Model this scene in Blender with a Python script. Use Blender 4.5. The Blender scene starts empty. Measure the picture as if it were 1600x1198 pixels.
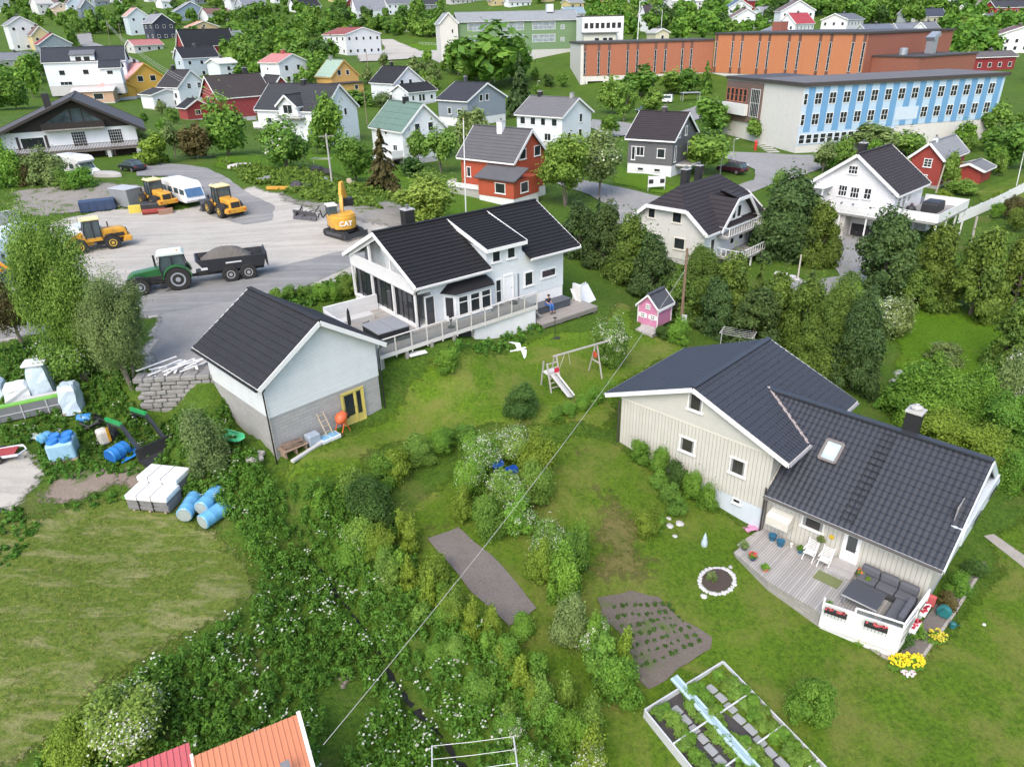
import bpy, bmesh, math, random
import numpy as np
from mathutils import Vector, Matrix
R=math.radians
random.seed(7); RNG=np.random.default_rng(11)
S=bpy.context.scene; COL=S.collection
# ---------------------------------------------------------------- camera
F_=1109.; TH=R(26.8); RO=R(1.4); ZC=21.
cam=bpy.data.cameras.new('camera'); co=bpy.data.objects.new('camera',cam); COL.objects.link(co); S.camera=co
cam.sensor_width=36; cam.lens=36*F_/1600; cam.clip_start=.5; cam.clip_end=5000
_c,_s=math.cos(RO),math.sin(RO); _st,_ct=math.sin(TH),math.cos(TH)
rt=Vector((_c,-_s*_st,-_s*_ct)); up=Vector((_s,_c*_st,_c*_ct)); bk=Vector((0,-_ct,_st))
co.matrix_world=Matrix(((rt.x,up.x,bk.x,0),(rt.y,up.y,bk.y,0),(rt.z,up.z,bk.z,ZC),(0,0,0,1)))
# ---------------------------------------------------------------- sky, sun, exposure
SUN_EL,SUN_AZ=50,-160      # azimuth measured from +y towards +x: light comes from the far left, soft overcast
W_=bpy.data.worlds.new('World'); S.world=W_; W_.use_nodes=True
nt=W_.node_tree; bg=nt.nodes['Background']
sk=nt.nodes.new('ShaderNodeTexSky'); sk.sky_type='NISHITA'; sk.sun_disc=False
sk.sun_elevation=R(SUN_EL); sk.sun_rotation=R(SUN_AZ); sk.air_density=1.0; sk.dust_density=3.5; sk.ozone_density=1.0
hs=nt.nodes.new('ShaderNodeHueSaturation'); hs.inputs['Saturation'].default_value=1.0; nt.links.new(sk.outputs[0],hs.inputs['Color']); nt.links.new(hs.outputs[0],bg.inputs[0]); bg.inputs[1].default_value=.15
sl=bpy.data.lights.new('sun','SUN'); sl.energy=.5; sl.angle=R(30); sl.color=(1,.96,.9)
so=bpy.data.objects.new('sun',sl); COL.objects.link(so)
_d=Vector((math.sin(R(SUN_AZ))*math.cos(R(SUN_EL)),math.cos(R(SUN_AZ))*math.cos(R(SUN_EL)),math.sin(R(SUN_EL))))
so.rotation_euler=_d.to_track_quat('Z','Y').to_euler()
S.view_settings.view_transform='Standard'; S.view_settings.look='None'; S.view_settings.gamma=1
S.view_settings.exposure=1.2
S.render.engine='CYCLES'
S.cycles.max_bounces=5; S.cycles.diffuse_bounces=2; S.cycles.glossy_bounces=2; S.cycles.transparent_max_bounces=6; S.cycles.transmission_bounces=3
S.cycles.use_adaptive_sampling=True; S.cycles.adaptive_threshold=.02; S.cycles.caustics_reflective=False; S.cycles.caustics_refractive=False
# ---------------------------------------------------------------- rays through the photograph's pixels (for measuring where things stand)
def ray(px,py):
    x=(px-800)/F_; y=-(py-599)/F_
    xr=x*_c+y*_s; yr=-x*_s+y*_c
    return (xr,_ct+yr*_st,-_st+yr*_ct)
def pl(px,py,z):
    r=ray(px,py); t=(z-ZC)/r[2]; return Vector((r[0]*t,r[1]*t,z))
# ---------------------------------------------------------------- tags
def tag(o,label=None,cat=None,group=None,kind=None):
    if label: o['label']=label
    if cat: o['category']=cat
    if group: o['group']=group
    if kind: o['kind']=kind
    return o
def empty(name,loc=(0,0,0),rz=0,label=None,cat=None,group=None,scale=None):
    o=bpy.data.objects.new(name,None); COL.objects.link(o); o.location=loc; o.rotation_euler=(0,0,rz); o.empty_display_size=.3
    if scale: o.scale=scale
    return tag(o,label,cat,group)
KIDS={}
def copy_tree(o,parent=None):
    c=o.copy(); COL.objects.link(c)
    if parent is not None: c.parent=parent; KIDS.setdefault(parent.name,[]).append(c)
    for ch in list(KIDS.get(o.name,[])): copy_tree(ch,c)
    return c
# ---------------------------------------------------------------- mesh builder
class MB:
    def __init__(s): s.v=[]; s.f=[]; s.m=[]; s.mi=0; s.T=None; s.cuts=[]
    def add(s,vs,fs,sm=False):
        b=len(s.v); s.cuts.append((b,len(s.f)))
        if s.T is not None: vs=[s.T@Vector(p) for p in vs]
        s.v+= [tuple(p) for p in vs]; s.f+=[tuple(b+i for i in f) for f in fs]; s.m+=[s.mi]*len(fs); return s
    def box(s,x0,y0,z0,x1,y1,z1):
        return s.add([(x0,y0,z0),(x1,y0,z0),(x1,y1,z0),(x0,y1,z0),(x0,y0,z1),(x1,y0,z1),(x1,y1,z1),(x0,y1,z1)],
          [(0,3,2,1),(4,5,6,7),(0,1,5,4),(1,2,6,5),(2,3,7,6),(3,0,4,7)])
    def cbox(s,c,d,rz=0,tx=0,ch=0):
        "box by centre and size, rotated, with optional chamfer"
        M=Matrix.Translation(c)@Matrix.Rotation(rz,4,'Z')@Matrix.Rotation(tx,4,'X'); x,y,z=d[0]/2,d[1]/2,d[2]/2
        if ch<=0:
            P=[(-x,-y,-z),(x,-y,-z),(x,y,-z),(-x,y,-z),(-x,-y,z),(x,-y,z),(x,y,z),(-x,y,z)]
            return s.add([M@Vector(p) for p in P],[(0,3,2,1),(4,5,6,7),(0,1,5,4),(1,2,6,5),(2,3,7,6),(3,0,4,7)])
        P=[]
        for zz,k in((-z,ch),(-z+ch,0),(z-ch,0),(z,ch)):
            a,b=x-k,y-k; e=ch
            P+=[(-a+e,-b,zz),(a-e,-b,zz),(a,-b+e,zz),(a,b-e,zz),(a-e,b,zz),(-a+e,b,zz),(-a,b-e,zz),(-a,-b+e,zz)]
        fs=[tuple(range(7,-1,-1)),tuple(range(24,32))]
        for r in range(3):
            for i in range(8): j=(i+1)%8; fs.append((r*8+i,r*8+j,r*8+8+j,r*8+8+i))
        return s.add([M@Vector(p) for p in P],fs)
    def beam(s,p,q,w=.1,h=.1,up=(0,0,1)):
        p=Vector(p);q=Vector(q);d=(q-p)
        if d.length<1e-6: return s
        d.normalize(); u=Vector(up); sd=d.cross(u)
        if sd.length<1e-4: sd=d.cross(Vector((1,0,0)))
        sd.normalize(); u=sd.cross(d); a=sd*w/2;b=u*h/2
        P=[p-a-b,p+a-b,p+a+b,p-a+b,q-a-b,q+a-b,q+a+b,q-a+b]
        return s.add(P,[(0,1,2,3),(7,6,5,4),(0,4,5,1),(1,5,6,2),(2,6,7,3),(3,7,4,0)])
    def tube(s,pts,r,n=8,cap=True):
        pts=[Vector(p) for p in pts]; rs=r if isinstance(r,(list,tuple)) else [r]*len(pts); P=[];fs=[]
        for i,p in enumerate(pts):
            d=(pts[min(i+1,len(pts)-1)]-pts[max(i-1,0)]).normalized()
            a=d.cross(Vector((0,0,1)))
            if a.length<.05: a=d.cross(Vector((0,1,0)))
            a.normalize(); b=d.cross(a)
            for k in range(n):
                t=2*math.pi*k/n; P.append(p+(a*math.cos(t)+b*math.sin(t))*rs[i])
        for i in range(len(pts)-1):
            for k in range(n): j=(k+1)%n; fs.append((i*n+k,i*n+j,i*n+n+j,i*n+n+k))
        if cap: fs+=[tuple(range(n)),tuple(range(len(P)-1,len(P)-n-1,-1))]
        return s.add(P,fs)
    def lathe(s,prof,c=(0,0,0),n=16,axis='z'):
        P=[];fs=[]; c=Vector(c)
        for (r,z) in prof:
            for k in range(n):
                t=2*math.pi*k/n; v=(r*math.cos(t),r*math.sin(t),z)
                if axis=='y': v=(v[0],v[2],v[1])
                if axis=='x': v=(v[2],v[0],v[1])
                P.append(c+Vector(v))
        for i in range(len(prof)-1):
            for k in range(n): j=(k+1)%n; fs.append((i*n+k,i*n+j,i*n+n+j,i*n+n+k))
        fs+=[tuple(range(n)),tuple(range(len(P)-1,len(P)-n-1,-1))]
        return s.add(P,fs)
    def prism(s,out,a,b,axis='z'):
        "extrude a 2D outline from a to b along an axis"
        n=len(out)
        def m(p,t): return {'z':(p[0],p[1],t),'y':(p[0],t,p[1]),'x':(t,p[0],p[1])}[axis]
        P=[m(p,a) for p in out]+[m(p,b) for p in out]
        return s.add(P,[tuple(range(n)),tuple(range(2*n-1,n-1,-1))]+[(i,(i+1)%n,n+(i+1)%n,n+i) for i in range(n)])
    def quad(s,a,b,c,d): return s.add([a,b,c,d],[(0,1,2,3)])
    def each(s,name,mat,parent=None,**k):
        "every primitive added becomes an object of its own"
        c=s.cuts+[(len(s.v),len(s.f))]; out=[]
        for (v0,f0),(v1,f1) in zip(c[:-1],c[1:]):
            m=MB(); m.v=s.v[v0:v1]; m.f=[tuple(i-v0 for i in f) for f in s.f[f0:f1]]; m.m=s.m[f0:f1]; out.append(m.build(name,mat,parent,**k))
        return out
    def build(s,name,mat,parent=None,loc=None,rz=0,smooth=False,**t):
        me=bpy.data.meshes.new(name); me.from_pydata(s.v,[],s.f)
        ms=mat if isinstance(mat,(list,tuple)) else [mat]
        for m in ms: me.materials.append(m)
        if len(ms)>1: me.polygons.foreach_set('material_index',s.m)
        bm=bmesh.new(); bm.from_mesh(me); bmesh.ops.recalc_face_normals(bm,faces=bm.faces)
        if smooth:
            for f in bm.faces: f.smooth=True
            for e in bm.edges:
                if len(e.link_faces)==2 and e.calc_face_angle(0)>R(38): e.smooth=False
        bm.to_mesh(me); bm.free(); me.update()
        return link(name,me,parent,loc,rz,**t)
def link(name,me,parent=None,loc=None,rz=0,**t):
    o=bpy.data.objects.new(name,me); COL.objects.link(o)
    if loc is not None: o.location=loc
    if rz: o.rotation_euler=(0,0,rz)
    if parent is not None: o.parent=parent; KIDS.setdefault(parent.name,[]).append(o)
    if t: tag(o,**t)
    return o
# ---------------------------------------------------------------- materials
MATS={}
def newmat(name):
    m=bpy.data.materials.new(name); m.use_nodes=True; n=m.node_tree; b=n.nodes['Principled BSDF']; return m,n,b
def N(n,t,**k):
    x=n.nodes.new(t)
    for a,v in k.items():
        if a.startswith('i_'): x.inputs[a[2:].replace('_',' ')].default_value=v
        else: setattr(x,a,v)
    return x
def mixc(n,fac,a,b,mode='MIX'):
    x=n.nodes.new('ShaderNodeMix'); x.data_type='RGBA'; x.blend_type=mode
    for i,v in ((0,fac),(6,a),(7,b)):
        if hasattr(v,'is_output') or isinstance(v,bpy.types.NodeSocket): n.links.new(v,x.inputs[i])
        elif i==0: x.inputs[0].default_value=v
        else: x.inputs[i].default_value=(*v[:3],1)
    return x.outputs[2]
def noise(n,scale,detail=3,co=None,rough=.55,dist=0):
    x=N(n,'ShaderNodeTexNoise'); x.inputs['Scale'].default_value=scale; x.inputs['Detail'].default_value=detail; x.inputs['Roughness'].default_value=rough; x.inputs['Distortion'].default_value=dist
    if co is not None: n.links.new(co,x.inputs['Vector'])
    return x.outputs['Fac']
def ramp(n,fac,stops):
    x=N(n,'ShaderNodeValToRGB'); e=x.color_ramp.elements
    while len(e)<len(stops): e.new(.5)
    for i,(p,c) in enumerate(stops):
        e[i].position=p; e[i].color=(*c,1) if isinstance(c,(tuple,list)) else (c,c,c,1)
    n.links.new(fac,x.inputs[0]); return x.outputs[0]
def math_(n,op,a,b=None,c=None):
    x=N(n,'ShaderNodeMath',operation=op)
    for i,v in enumerate((a,b,c)):
        if v is None: continue
        if isinstance(v,bpy.types.NodeSocket): n.links.new(v,x.inputs[i])
        else: x.inputs[i].default_value=v
    return x.outputs[0]
def bump(n,b,h,strength=.3,dist=.02):
    x=N(n,'ShaderNodeBump'); x.inputs['Strength'].default_value=strength; x.inputs['Distance'].default_value=dist
    n.links.new(h,x.inputs['Height']); n.links.new(x.outputs[0],b.inputs['Normal'])
def objco(n): return N(n,'ShaderNodeTexCoord').outputs['Object']
def geopos(n): return N(n,'ShaderNodeNewGeometry').outputs['Position']
def mapping(n,co,scale=(1,1,1),rot=(0,0,0)):
    x=N(n,'ShaderNodeMapping'); x.inputs['Scale'].default_value=scale; x.inputs['Rotation'].default_value=rot; n.links.new(co,x.inputs[0]); return x.outputs[0]
def dull(c,k): return tuple(x*k for x in c)
def M(col,rough=.6,var=.18,scale=3.,bmp=0,metal=0,spec=.5,dirt=0,coat=0):
    "weathered plain surface"
    key=('M',col,rough,var,scale,bmp,metal,spec,dirt,coat)
    if key in MATS: return MATS[key]
    m,n,b=newmat('surface'); c=objco(n); f=noise(n,scale,4,c)
    base=mixc(n,f,dull(col,1-var),dull(col,1+var))
    if dirt: base=mixc(n,math_(n,'MULTIPLY',ramp(n,noise(n,scale*.6,5,c,.65),[(.48,0.),(.72,1.)]),dirt),base,(.13,.11,.08))
    n.links.new(base,b.inputs['Base Color']); b.inputs['Roughness'].default_value=rough; b.inputs['Metallic'].default_value=metal
    b.inputs['Specular IOR Level'].default_value=spec; b.inputs['Coat Weight'].default_value=coat
    if bmp: bump(n,b,noise(n,scale*6,3,c),bmp,.02)
    MATS[key]=m; return m
def WALL(col,mode='h',pitch=.14,dark=.62):
    "painted timber cladding: horizontal boards (h), vertical boards (v), render (r), blocks (b)"
    key=('W',col,mode,pitch,dark)
    if key in MATS: return MATS[key]
    m,n,b=newmat('cladding'); c=objco(n); sp=N(n,'ShaderNodeSeparateXYZ'); n.links.new(c,sp.inputs[0])
    f=noise(n,1.3,5,c,.6); base=mixc(n,f,dull(col,.88),dull(col,1.08))
    base=mixc(n,math_(n,'MULTIPLY',ramp(n,noise(n,2.2,6,mapping(n,c,(1,1,.35)),.7),[(.55,0.),(.75,1.)]),.22),base,dull(col,.55))
    if mode in 'hv':
        t=sp.outputs[2] if mode=='h' else math_(n,'ADD',sp.outputs[0],sp.outputs[1])
        fr=math_(n,'FRACT',math_(n,'MULTIPLY',t,1/pitch))
        line=ramp(n,fr,[(0.,1.),(.10,1.),(.18,0.),(1.,0.)])
        base=mixc(n,math_(n,'MULTIPLY',line,1-dark),base,dull(col,.35))
        # each board a slightly different shade
        wn=N(n,'ShaderNodeTexWhiteNoise',noise_dimensions='1D'); n.links.new(math_(n,'FLOOR',math_(n,'MULTIPLY',t,1/pitch)),wn.inputs['W'])
        base=mixc(n,math_(n,'MULTIPLY',wn.outputs[0],.10),base,dull(col,.6))
        h=fr if mode=='h' else math_(n,'SUBTRACT',1.,line); bump(n,b,h,.5,.02)
    elif mode=='b':
        br=N(n,'ShaderNodeTexBrick'); cc=N(n,'ShaderNodeCombineXYZ'); n.links.new(math_(n,'ADD',sp.outputs[0],sp.outputs[1]),cc.inputs[0]); n.links.new(sp.outputs[2],cc.inputs[1])
        n.links.new(cc.outputs[0],br.inputs['Vector']); br.inputs['Scale'].default_value=1; br.inputs['Brick Width'].default_value=.5; br.inputs['Row Height'].default_value=.2; br.inputs['Mortar Size'].default_value=.014
        br.inputs['Color1'].default_value=(*dull(col,.9),1); br.inputs['Color2'].default_value=(*dull(col,1.15),1); br.inputs['Mortar'].default_value=(*dull(col,.65),1)
        base=mixc(n,.6,base,br.outputs[0]); bump(n,b,br.outputs[1],-.3,.01)
    else: bump(n,b,noise(n,14,4,c),.25,.02)
    n.links.new(base,b.inputs['Base Color']); b.inputs['Roughness'].default_value=.65
    MATS[key]=m; return m
def GLASS(tint=(.018,.022,.026),rough=.06):
    key=('G',tint,rough)
    if key in MATS: return MATS[key]
    m,n,b=newmat('window_glass'); c=objco(n); f=noise(n,.9,2,c)
    n.links.new(mixc(n,f,dull(tint,.4),dull(tint,2.2)),b.inputs['Base Color']); b.inputs['Roughness'].default_value=rough; b.inputs['Specular IOR Level'].default_value=.6
    MATS[key]=m; return m
def ROOFM(col,rough=.55,var=.25):
    key=('R',col,rough,var)
    if key in MATS: return MATS[key]
    m,n,b=newmat('roofing'); c=objco(n); f=noise(n,.7,6,c,.65); g=noise(n,9,3,c)
    base=mixc(n,f,tuple(x*(1.0-var)+.004 for x in col),tuple(x*(1.0+var)+.004 for x in col)); base=mixc(n,math_(n,'MULTIPLY',g,.35),base,dull(col,1.1))
    base=mixc(n,math_(n,'MULTIPLY',ramp(n,noise(n,3.3,8,c,.75),[(.66,0.),(.78,1.)]),.12),base,(.2,.21,.17))
    n.links.new(base,b.inputs['Base Color']); b.inputs['Roughness'].default_value=max(rough,.6); b.inputs['Specular IOR Level'].default_value=.14; bump(n,b,g,.2,.01)
    MATS[key]=m; return m
def DECK(col=(.33,.31,.29),pitch=.12,ax=0):
    key=('D',col,pitch,ax)
    if key in MATS: return MATS[key]
    m,n,b=newmat('decking'); c=objco(n); sp=N(n,'ShaderNodeSeparateXYZ'); n.links.new(c,sp.inputs[0]); t=math_(n,'MULTIPLY',sp.outputs[ax],1/pitch)
    wn=N(n,'ShaderNodeTexWhiteNoise',noise_dimensions='1D'); n.links.new(math_(n,'FLOOR',t),wn.inputs['W'])
    base=mixc(n,wn.outputs[0],dull(col,.72),dull(col,1.2)); base=mixc(n,noise(n,1.5,5,c,.6),base,dull(col,.75))
    line=ramp(n,math_(n,'FRACT',t),[(0.,1.),(.1,1.),(.16,0.),(1.,0.)]); base=mixc(n,math_(n,'MULTIPLY',line,.75),base,(.05,.045,.04))
    n.links.new(base,b.inputs['Base Color']); b.inputs['Roughness'].default_value=.75
    MATS[key]=m; return m
def GLAZE():
    "clear balcony glass"
    if 'glaze' in MATS: return MATS['glaze']
    m,n,b=newmat('clear_glass'); b.inputs['Base Color'].default_value=(.16,.19,.19,1); b.inputs['Alpha'].default_value=.3; b.inputs['Roughness'].default_value=.05
    MATS['glaze']=m; return m
WHITE=(.76,.77,.76); BLACK=(.018,.018,.02)
# ---------------------------------------------------------------- terrain
CPX=[(250,560,2.6),(300,590,2.6),(150,470,2.8),(283,452,2.9),(380,430,2.9),(168,395,2.9),(345,347,2.9),(440,400,2.9),(540,375,3.2),(480,440,3),(60,395,2.8),(0,440,2.8),
(250,330,3.0),(150,330,3.2),(100,290,4.5),(180,285,4.6),(20,300,4.2),(221,262,4.5),(150,275,4.4),(300,275,4.3),(380,315,3.3),(400,262,4.8),(450,285,4.3),(560,300,3.9),(600,332,3.9),(650,348,3),
(540,260,3),(620,270,1.6),(450,230,3.5),(700,290,1.2),(640,290,2),(430,478,2.7),(520,445,2.8),(560,470,2),(652,530,2.1),(600,600,1.1),(530,480,2.2),(640,600,.7),(612,574,1.75),(660,558,1.9),(730,540,1.9),(598,640,0),(500,680,0),(423,697,.4),(400,702,.3),(480,700,-.1),(345,605,1.8),(380,650,.3),
(760,560,.9),(900,500,.8),(960,480,.5),(1026,517,0),(900,580,0),(800,620,0),(850,640,-.1),(1000,540,-.2),(968,690,-1.2),(900,640,-.3),(980,430,0),(1000,480,-.3),(1100,520,-1),(1250,560,-2),(1350,640,-2.5),
(1450,500,-2),(1500,570,-2.5),(1400,470,-1.5),(1590,600,-3),(1350,430,-1),(1290,455,-1.2),(1215,430,-1.2),(1096,425,-1),(1384,380,-1.5),(1363,360,-1.5),(1463,295,-1.3),(1530,240,-.8),(1600,300,-.8),(1500,340,-1.5),(1600,420,-2),(1550,450,-2.2),
(1570,800,-3),(1540,840,-3.2),(1500,900,-3.4),(1590,1000,-3.8),(1500,1100,-4.2),(1300,1100,-4),(1190,870,-3),(1130,790,-2.6),(1060,740,-1.9),(1000,700,-1.4),(1120,900,-3),(1120,960,-3.2),(1000,800,-2),(900,720,-1.0),(870,690,-.9),(950,850,-2.4),(1000,930,-2.9),(1050,1050,-3.6),(940,1000,-3.3),(900,1100,-3.7),(1000,1190,-4.2),
(1600,700,-3),(1500,660,-2.8),(1400,640,-2.6),
(700,840,-2.2),(800,960,-2.9),(750,750,-1.5),(650,720,-1.1),(560,740,-.8),(620,850,-2.3),(720,1000,-3.2),(800,1100,-3.8),(440,750,-1.2),(480,880,-3.2),(560,980,-3.9),(620,1060,-4.3),(680,1140,-4.7),
(330,800,-1.6),(240,770,-1.3),(150,720,-.6),(60,700,-.2),(0,700,0),(200,900,-2.1),(380,930,-2.6),(50,900,-1.6),(100,1050,-2.6),(0,1150,-3),(250,1050,-3),(350,1150,-3.8),(500,1150,-4.2),(450,1050,-3.8),(600,1190,-4.8),
(100,640,.5),(200,650,.2),(280,640,.4),(60,560,1.6),(200,560,2.2),(222,600,2.0),(250,645,.3),(0,520,2.4),(20,600,1.2),
(900,290,1),(950,320,.8),(1000,305,.8),(1100,290,.5),(1200,270,.4),(1270,250,.5),(1180,235,.8),(1150,285,.5),(1320,270,0),(960,260,1.5),(1140,200,1.2),(1060,175,2),(950,190,2),(850,150,3.5),(907,150,2.5),(700,118,6),(640,84,10.5),(600,92,10),(690,90,10.5),(1440,215,.5),(1545,205,1),(1590,200,1.5),
(804,318,1),(1048,277,1.5),(878,230,1.5),(732,200,1.5),(633,258,1),(618,163,3),(521,150,4),(441,137,6),(513,230,1.5),(348,192,2.5),(285,170,3.5),(208,155,4),(80,137,5),(1241.5,239.5,.5),(221,240,4.1),(150,276,4.2),(1550,190,1.2)]
CPW=[(-13.1,33.0,.5),(-12.2,32.2,.35),(-14.3,34.4,.8),(-10,35,.15),(-11.5,34,.3),(-250,420,26),(-100,330,17),(0,330,17),(100,350,16),(250,350,14),(-200,300,14),(200,260,8),(300,300,10),(-140,300,13),(-300,250,10),(-150,120,4),(-120,60,3),(-80,20,0),(-60,5,-2),(80,10,-6),(120,60,-4),(150,130,1),(0,-60,-8),(-150,-80,-8),(150,-80,-10),(0,5,-5.5),(-25,12,-4),(25,10,-5.5),(40,25,-4.5),(60,45,-3.5),
(-60,150,4.5),(-90,160,4.5),(-130,165,5),(60,170,2.5),(100,200,3.5),(-300,500,40),(-100,500,38),(100,500,36),(300,500,34),(-400,650,62),(0,650,60),(400,650,58),(-600,900,95),(0,900,95),(600,900,95),(-500,300,16),(500,300,14),(-500,0,0),(500,0,-5),(-400,-400,-10),(400,-400,-10),(-170,240,9),(-25,258,12),(-60,256,11),(30,258,12.5),(-100,270,11)]
_P=np.array([tuple(pl(*a)) for a in CPX]+CPW)
def _rbf():
    X=_P[:,:2]; Z=_P[:,2]; n=len(X); d=np.sqrt(((X[:,None]-X[None])**2).sum(-1)+4.)
    A=np.zeros((n+3,n+3)); A[:n,:n]=-d+np.eye(n)*.08; A[:n,n]=1; A[:n,n+1:]=X; A[n,:n]=1; A[n+1:,:n]=X.T
    return np.linalg.solve(A,np.concatenate([Z,[0,0,0]]))
_Wt=_rbf()
def Hraw(x,y):
    x=np.atleast_1d(np.asarray(x,float)); y=np.atleast_1d(np.asarray(y,float)); out=np.zeros(x.shape)
    X=_P[:,:2]; n=len(X)
    for i in range(0,len(x),4000):
        a=x[i:i+4000];b=y[i:i+4000]; d=np.sqrt((a[:,None]-X[None,:,0])**2+(b[:,None]-X[None,:,1])**2+4.)
        out[i:i+4000]=-(d@_Wt[:n])+_Wt[n]+_Wt[n+1]*a+_Wt[n+2]*b
    return out
def _axis(lo,hi,s,LO,HI):
    a=list(np.arange(lo,hi+.01,s)); t=s
    while a[-1]<HI: t*=1.07; a.append(a[-1]+t)
    t=s
    while a[0]>LO: t*=1.07; a.insert(0,a[0]-t)
    return np.array(a)
GX=_axis(-42,46,.7,-1500,1500); GY=_axis(12,95,.7,-700,1600)
_gx,_gy=np.meshgrid(GX,GY); GZ=Hraw(_gx.ravel(),_gy.ravel()).reshape(_gx.shape)
def seg_d(x,y,pts):
    "distance to a polyline"
    best=np.full(np.shape(x),1e9)
    for (a,b) in zip(pts[:-1],pts[1:]):
        ax,ay=a[0],a[1]; dx,dy=b[0]-ax,b[1]-ay; L=dx*dx+dy*dy
        t=np.clip(((x-ax)*dx+(y-ay)*dy)/L,0,1); best=np.minimum(best,np.hypot(x-ax-t*dx,y-ay-t*dy))
    return best
BROOK=[pl(*p).xy for p in ((400,700,-2.0),(418,745,-2.5),(450,805,-2.9),(490,880,-3.5),(545,950,-4.0),(580,1000,-4.3),(600,1040,-4.6),(640,1098,-4.9),(690,1150,-5.1),(740,1230,-5.4))]
GZ-= .6*np.exp(-(seg_d(_gx,_gy,BROOK)/.7)**2)
def H(x,y):
    "height of the ground sheet"
    i=int(np.searchsorted(GX,x))-1; j=int(np.searchsorted(GY,y))-1
    i=min(max(i,0),len(GX)-2); j=min(max(j,0),len(GY)-2)
    u=(x-GX[i])/(GX[i+1]-GX[i]); v=(y-GY[j])/(GY[j+1]-GY[j])
    return float((1-u)*(1-v)*GZ[j,i]+u*(1-v)*GZ[j,i+1]+(1-u)*v*GZ[j+1,i]+u*v*GZ[j+1,i+1])
def HV(x,y):
    i=np.clip(np.searchsorted(GX,x)-1,0,len(GX)-2); j=np.clip(np.searchsorted(GY,y)-1,0,len(GY)-2)
    u=(x-GX[i])/(GX[i+1]-GX[i]); v=(y-GY[j])/(GY[j+1]-GY[j])
    return (1-u)*(1-v)*GZ[j,i]+u*(1-v)*GZ[j,i+1]+(1-u)*v*GZ[j+1,i]+u*v*GZ[j+1,i+1]
def g(px,py):
    "the point of the ground seen at a pixel of the photograph"
    r=ray(px,py); k=1/math.hypot(r[0],r[1]); r=[a*k for a in r]; t=8.; st=.5; prev=t
    while t<1400:
        if ZC+r[2]*t<H(r[0]*t,r[1]*t):
            lo,hi=prev,t
            for _ in range(24):
                m=(lo+hi)/2
                if ZC+r[2]*m<H(r[0]*m,r[1]*m): hi=m
                else: lo=m
            return Vector((r[0]*hi,r[1]*hi,H(r[0]*hi,r[1]*hi)))
        prev=t; t+=st; st=max(.5,t*.015)
    t=700; return Vector((r[0]*t,r[1]*t,H(r[0]*t,r[1]*t)))
def grass_mat(name,c1,c2,dry,dryamt,streak=0,scale=1.,rot=0):
    m,n,b=newmat(name); p=geopos(n)
    big=noise(n,.09*scale,5,p,.6,.6); mid=noise(n,.8*scale,5,p,.65,.4); fine=noise(n,5.5,4,p,.75); vf=noise(n,30,3,p,.7)
    base=mixc(n,ramp(n,big,[(.3,0.),(.7,1.)]),c1,c2)
    base=mixc(n,ramp(n,mid,[(.35,0.),(.65,.45)]),base,dull(c1,.72))
    base=mixc(n,ramp(n,fine,[(.42,0.),(.72,.75)]),base,(c2[0]*1.75,c2[1]*1.45,c2[2]*1.4)); base=mixc(n,ramp(n,fine,[(.3,.6),(.46,0.)]),base,dull(c1,.55))
    base=mixc(n,ramp(n,vf,[(.48,0.),(.75,.8)]),base,dull(c1,.42))
    if dryamt:
        q=mapping(n,p,(.25,.8,.5) if streak else (.2,.2,.2),(0,0,R(rot)))
        d=noise(n,1.6 if streak else 1.3,7,q,.72,.55 if streak else .5)
        lo=.62-dryamt*.25; dd=ramp(n,d,[(lo,0.),(lo+.16,.85)])
        tex=ramp(n,noise(n,16,3,mapping(n,p,(1,2.5,1),(0,0,R(rot))),.7),[(.3,.25),(.65,1.)])
        base=mixc(n,math_(n,'MULTIPLY',dd,tex),base,dry)
    n.links.new(base,b.inputs['Base Color']); b.inputs['Roughness'].default_value=.9; b.inputs['Specular IOR Level'].default_value=.15
    bump(n,b,math_(n,'ADD',vf,math_(n,'MULTIPLY',fine,1.5)),.7,.07); return m
MG=grass_mat('rough_grass',(.042,.098,.011),(.078,.150,.017),(.15,.14,.05),.35)
MLAWN=grass_mat('lawn_grass',(.056,.122,.009),(.092,.170,.013),(.20,.19,.055),.62,scale=1.5)
MLAWNA=grass_mat('garden_lawn_grass',(.068,.145,.010),(.108,.198,.015),(.21,.20,.06),.62,scale=1.5)
MLAWN2=grass_mat('bright_lawn_grass',(.058,.140,.006),(.088,.185,.009),(.14,.17,.02),.25,scale=1.4)
MFIELD=grass_mat('mown_hay_grass',(.076,.130,.016),(.125,.180,.032),(.31,.28,.145),.6,streak=1,rot=38)
MDRY=grass_mat('worn_grass',(.06,.095,.015),(.10,.13,.025),(.20,.16,.07),.95,scale=1.5)
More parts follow.
